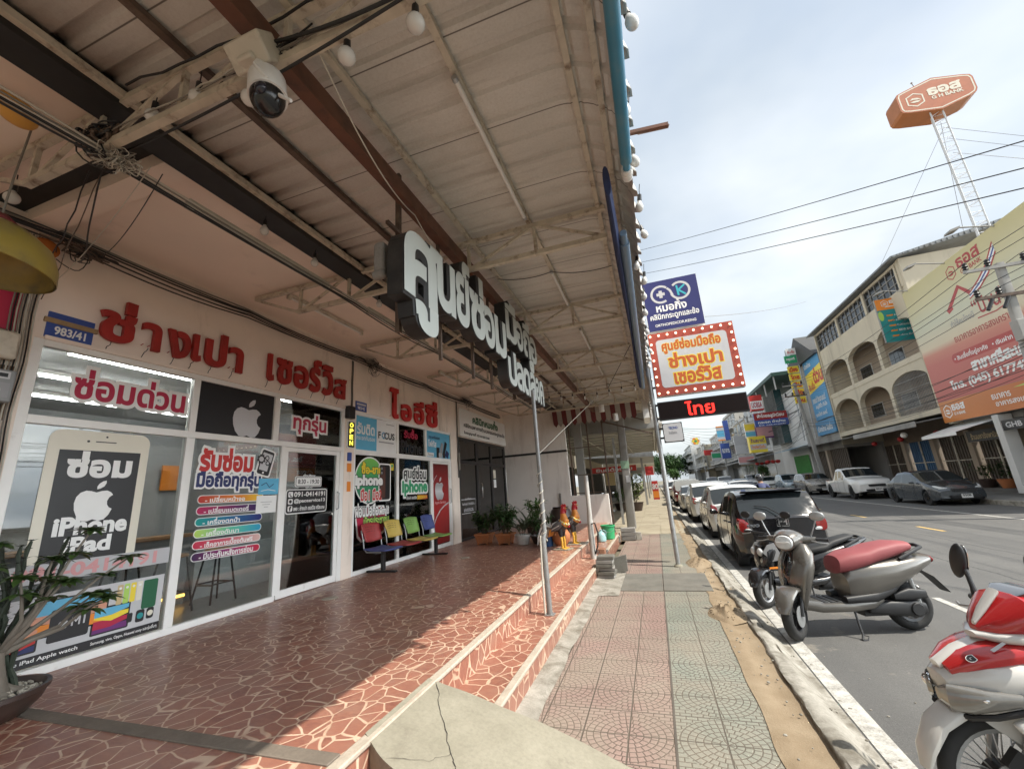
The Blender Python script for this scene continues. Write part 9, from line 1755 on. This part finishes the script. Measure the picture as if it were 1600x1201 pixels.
# ------------------------------------------------------------------ left row beyond the clinic
nb = thing('next_shophouse', 'shaded shophouse beyond the clinic with a pale slatted canopy over the pavement', 'shop', (-5.4, 22, 0)); obj('wall', MB().box(-9, -5.3, 15.9, 30, 3.0, 8.5).box(-5.5, -5.3, 15.9, 16.6, 0, 3.0).box(-5.5, -5.3, 22.6, 23.4, 0, 3.0), SIDEW, nb, smooth=False); SHADE = paint('shop_shade_paint', (0.03, 0.028, 0.026), 0.85, 0.4, 1.5); obj('painted_shade_opening', MB().box(-5.42, -5.38, 16.6, 22.6, 0, 3.0).box(-5.42, -5.38, 23.4, 30, 0, 3.0), SHADE, nb, smooth=False); m = MB()  # dark matte sheets across the openings paint in the shade of the shop interiors
for k in range(9): m.box(-5.36, -5.32, 16.6+k*0.72, 16.64+k*0.72, 0, 3.0)
obj('grille', m, GALV, nb, smooth=False); m = MB()
SL = paint('pale_slat', (0.62, 0.60, 0.53), 0.6, 0.08)
for k in range(11): y = 18.9+k*1.35; m.box(-5.3, 0.30, y, y+0.06, 3.81, 3.858)
for x in (-4.5, -2.9, -1.3, 0.2): m.box(x, x+0.05, 18.5, 33, 3.76, 3.808)
obj('canopy_slat', m, SL, nb, smooth=False); obj('canopy_sheet', MB().box(-5.3, 0.42, 18.4, 33.2, 3.86, 3.90), paint('pale_sheet', (0.27, 0.26, 0.235), 0.5), nb, smooth=False); obj('canopy_fascia', MB().box(-5.3, 0.3, 18.42, 18.5, 3.905, 4.9), GCON, nb, smooth=False); obj('canopy_gutter', MB().box(0.36, 0.52, 15.9, 33.3, 3.72, 3.95), WHITEP, nb, smooth=False); [obj('roof_post', MB().box(-1.6, -1.5, y, y+0.1, 0, 3.7), GALV, nb, smooth=False) for y in (19, 28)]; obj('name_board', MB().box(-4.9, -4.8, 19.5, 22.6, 2.55, 3.15), vin('brown'), nb, smooth=False)
b = SB((Vector((-4.8, 0, 0)), UY, UZ, UX)); b.T('LAWS', (19.7, 22.4, 2.62, 3.08), 'gold', 0.04, n=0.004); b.end('board_lettering', nb)
sa = thing('striped_awning', 'red and white striped scalloped awning at the far end of the porch canopy', 'awning', (-1.9, 16.1, 3.9)); m = MB(); ns_ = 17
for k in range(ns_):
    x0 = -3.35+k*(3.05/ns_); x1 = x0+3.05/ns_; xm = (x0+x1)/2; zt = 4.50; m.add([(x0, 15.15, zt), (x1, 15.15, zt), (x1, 15.3, 4.02), (xm, 15.32, 3.90), (x0, 15.3, 4.02)], [(0, 1, 2, 3, 4)], k % 2)
aw_ = obj('cloth', m, [paint('awning_red', (0.13, 0.025, 0.025), 0.8), paint('awning_white', (0.34, 0.31, 0.27), 0.8)], sa, smooth=False); md = aw_.modifiers.new('t', 'SOLIDIFY'); md.thickness = 0.01
sf = thing('steel_scaffold', 'thin dark steel uprights and rails beside the low wall at the porch end', 'frame', (-2.2, 16, 0)); m = MB()
for x, y in ((-2.9, 15.75), (-2.2, 15.75), (-1.62, 15.75)): m.bar((x, y, 0), (x, y, 4.4), 0.05)
for z in (1.45, 2.1, 3.1): m.bar((-2.9, 15.75, z), (-1.62, 15.75, z), 0.03)
m.bar((-2.4, 15.9, 4.3), (0.15, 16.2, 3.4), 0.05); m.bar((-1.4, 15.8, 4.4), (0.1, 16.1, 3.85), 0.04); obj('frame', m, DRUST, sf, smooth=False)
oc = thing('concrete_column', 'square old concrete column behind the low wall', 'column', (-2.75, 17.5, 0)); obj('shaft', MB().box(-3.0, -2.68, 17.3, 17.6, 0, 4.3), GCON, oc, smooth=False)
one('corner_post', 'white tilted gutter board at the canopy end above the pavement', 'gutter board', MB().obox((0.02, 15.5, 4.15), (0.10, 0, 0), (0, 0.4, -0.05), (0, 0.02, 0.35)), WHITEP, smooth=False)
one('white_lamp', 'round white lamp fitting hanging at the far end of the canopy, left of two', 'lamp', MB().cyl((-1.35, 13.75, 4.02), (-1.35, 13.75, 4.26), 0.09, n=16), WHITEP); one('white_lamp', 'round white lamp fitting hanging at the far end of the canopy, right of two', 'lamp', MB().cyl((-1.0, 14.6, 3.80), (-1.0, 14.6, 4.05), 0.09, n=16), WHITEP)
def lshop(label, y0, y1, h, mat, canopy, x=-5.2):
    t = thing('shophouse', label, 'building', (x-2, (y0+y1)/2, 0), group='shophouses in the left row'); obj('wall', MB().box(x-4, x, y0, y1, 3.1, h).box(x-0.3, x, y0, y0+0.6, 0, 3.1), mat, t, smooth=False); obj('shop_front', MB().box(x-0.2, x-0.12, y0+0.6, y1, 0, 3.1), SHADE, t, smooth=False); obj('canopy', MB().add([(x, y0+0.1, 3.8), (0.1, y0+0.1, 3.5), (0.1, y1-0.1, 3.5), (x, y1-0.1, 3.8), (x, y0+0.1, 4.2), (0.1, y0+0.1, 3.9), (0.1, y1-0.1, 3.9), (x, y1-0.1, 4.2)], [(0, 3, 2, 1), (4, 5, 6, 7), (0, 1, 5, 4), (1, 2, 6, 5), (2, 3, 7, 6)]), canopy, t, smooth=False); obj('post', MB().box(-0.9, -0.75, y0+0.3, y0+0.45, 0, 3.45), GCON, t, smooth=False)  # shop front is a dark sheet painted as interior shade
lshop('shaded left row shophouse with brown tin canopy', 33.6, 46, 8, BCREAM, GROOF); lshop('left row shophouse with pale canopy past the brown one', 46.2, 60, 9, WCON, SL); lshop('far left row shophouse near the street end', 60.2, 80, 8, GCON, GROOF); lshop('last left row shophouse before the trees', 80.2, 110, 8.5, BCREAM, GROOF)
hang('round_red_sign', 'round red hanging sign over the left pavement', 26, -0.52, -0.02, 2.05, 2.55, [(0, 1, 'red', 'ดี', 'dred')], 0.08); hang('shop_banner', 'red vertical banner with yellow lettering on the left pavement', 30, -0.3, 0.12, 0.5, 1.7, [(0, 1, 'red', None, None), (0.5, 0.9, None, 'ลด', 'white'), (0.1, 0.45, 'orange', None, None)], 0.06)
bush('potted_tree', 'tall bright green plant in pots on the left pavement beyond the concrete column', (-1.35, 27.5, 0), pot_round(0.45, 0.5, DPOT), 1.6, 0.65, 420, LF_Y, 0.22, 0.09, 61, stems=16); bush('potted_shrub', 'dark green pot plant behind the bright one on the left pavement', (-2.4, 29.0, 0), pot_round(0.4, 0.45, DPOT), 1.0, 0.7, 240, LF_M, 0.24, 0.08, 62, stems=12)
nbk = scooter('small dark motorbike parked in the shade under the slatted canopy', (-2.6, 24.0, 0.0), radians(100), carpaint('scooter_black', (0.012, 0.012, 0.013)), paint('black_seat', (0.016, 0.016, 0.016), 0.6), steer=0.2, style='sport')
hang('shop_banner', 'yellow cloth banner hanging in the shade of the left row', 31, -3.4, -2.7, 1.6, 2.5, [(0, 1, 'gold', None, None)], 0.03); hang('shop_banner', 'strip of red and white bunting boards under the slatted canopy', 32.5, -4.5, -1.2, 2.55, 2.95, [(0, 1, 'red', 'ยินดีต้อนรับ', 'white')], 0.03)
bpy.data.scenes.remove(TS)
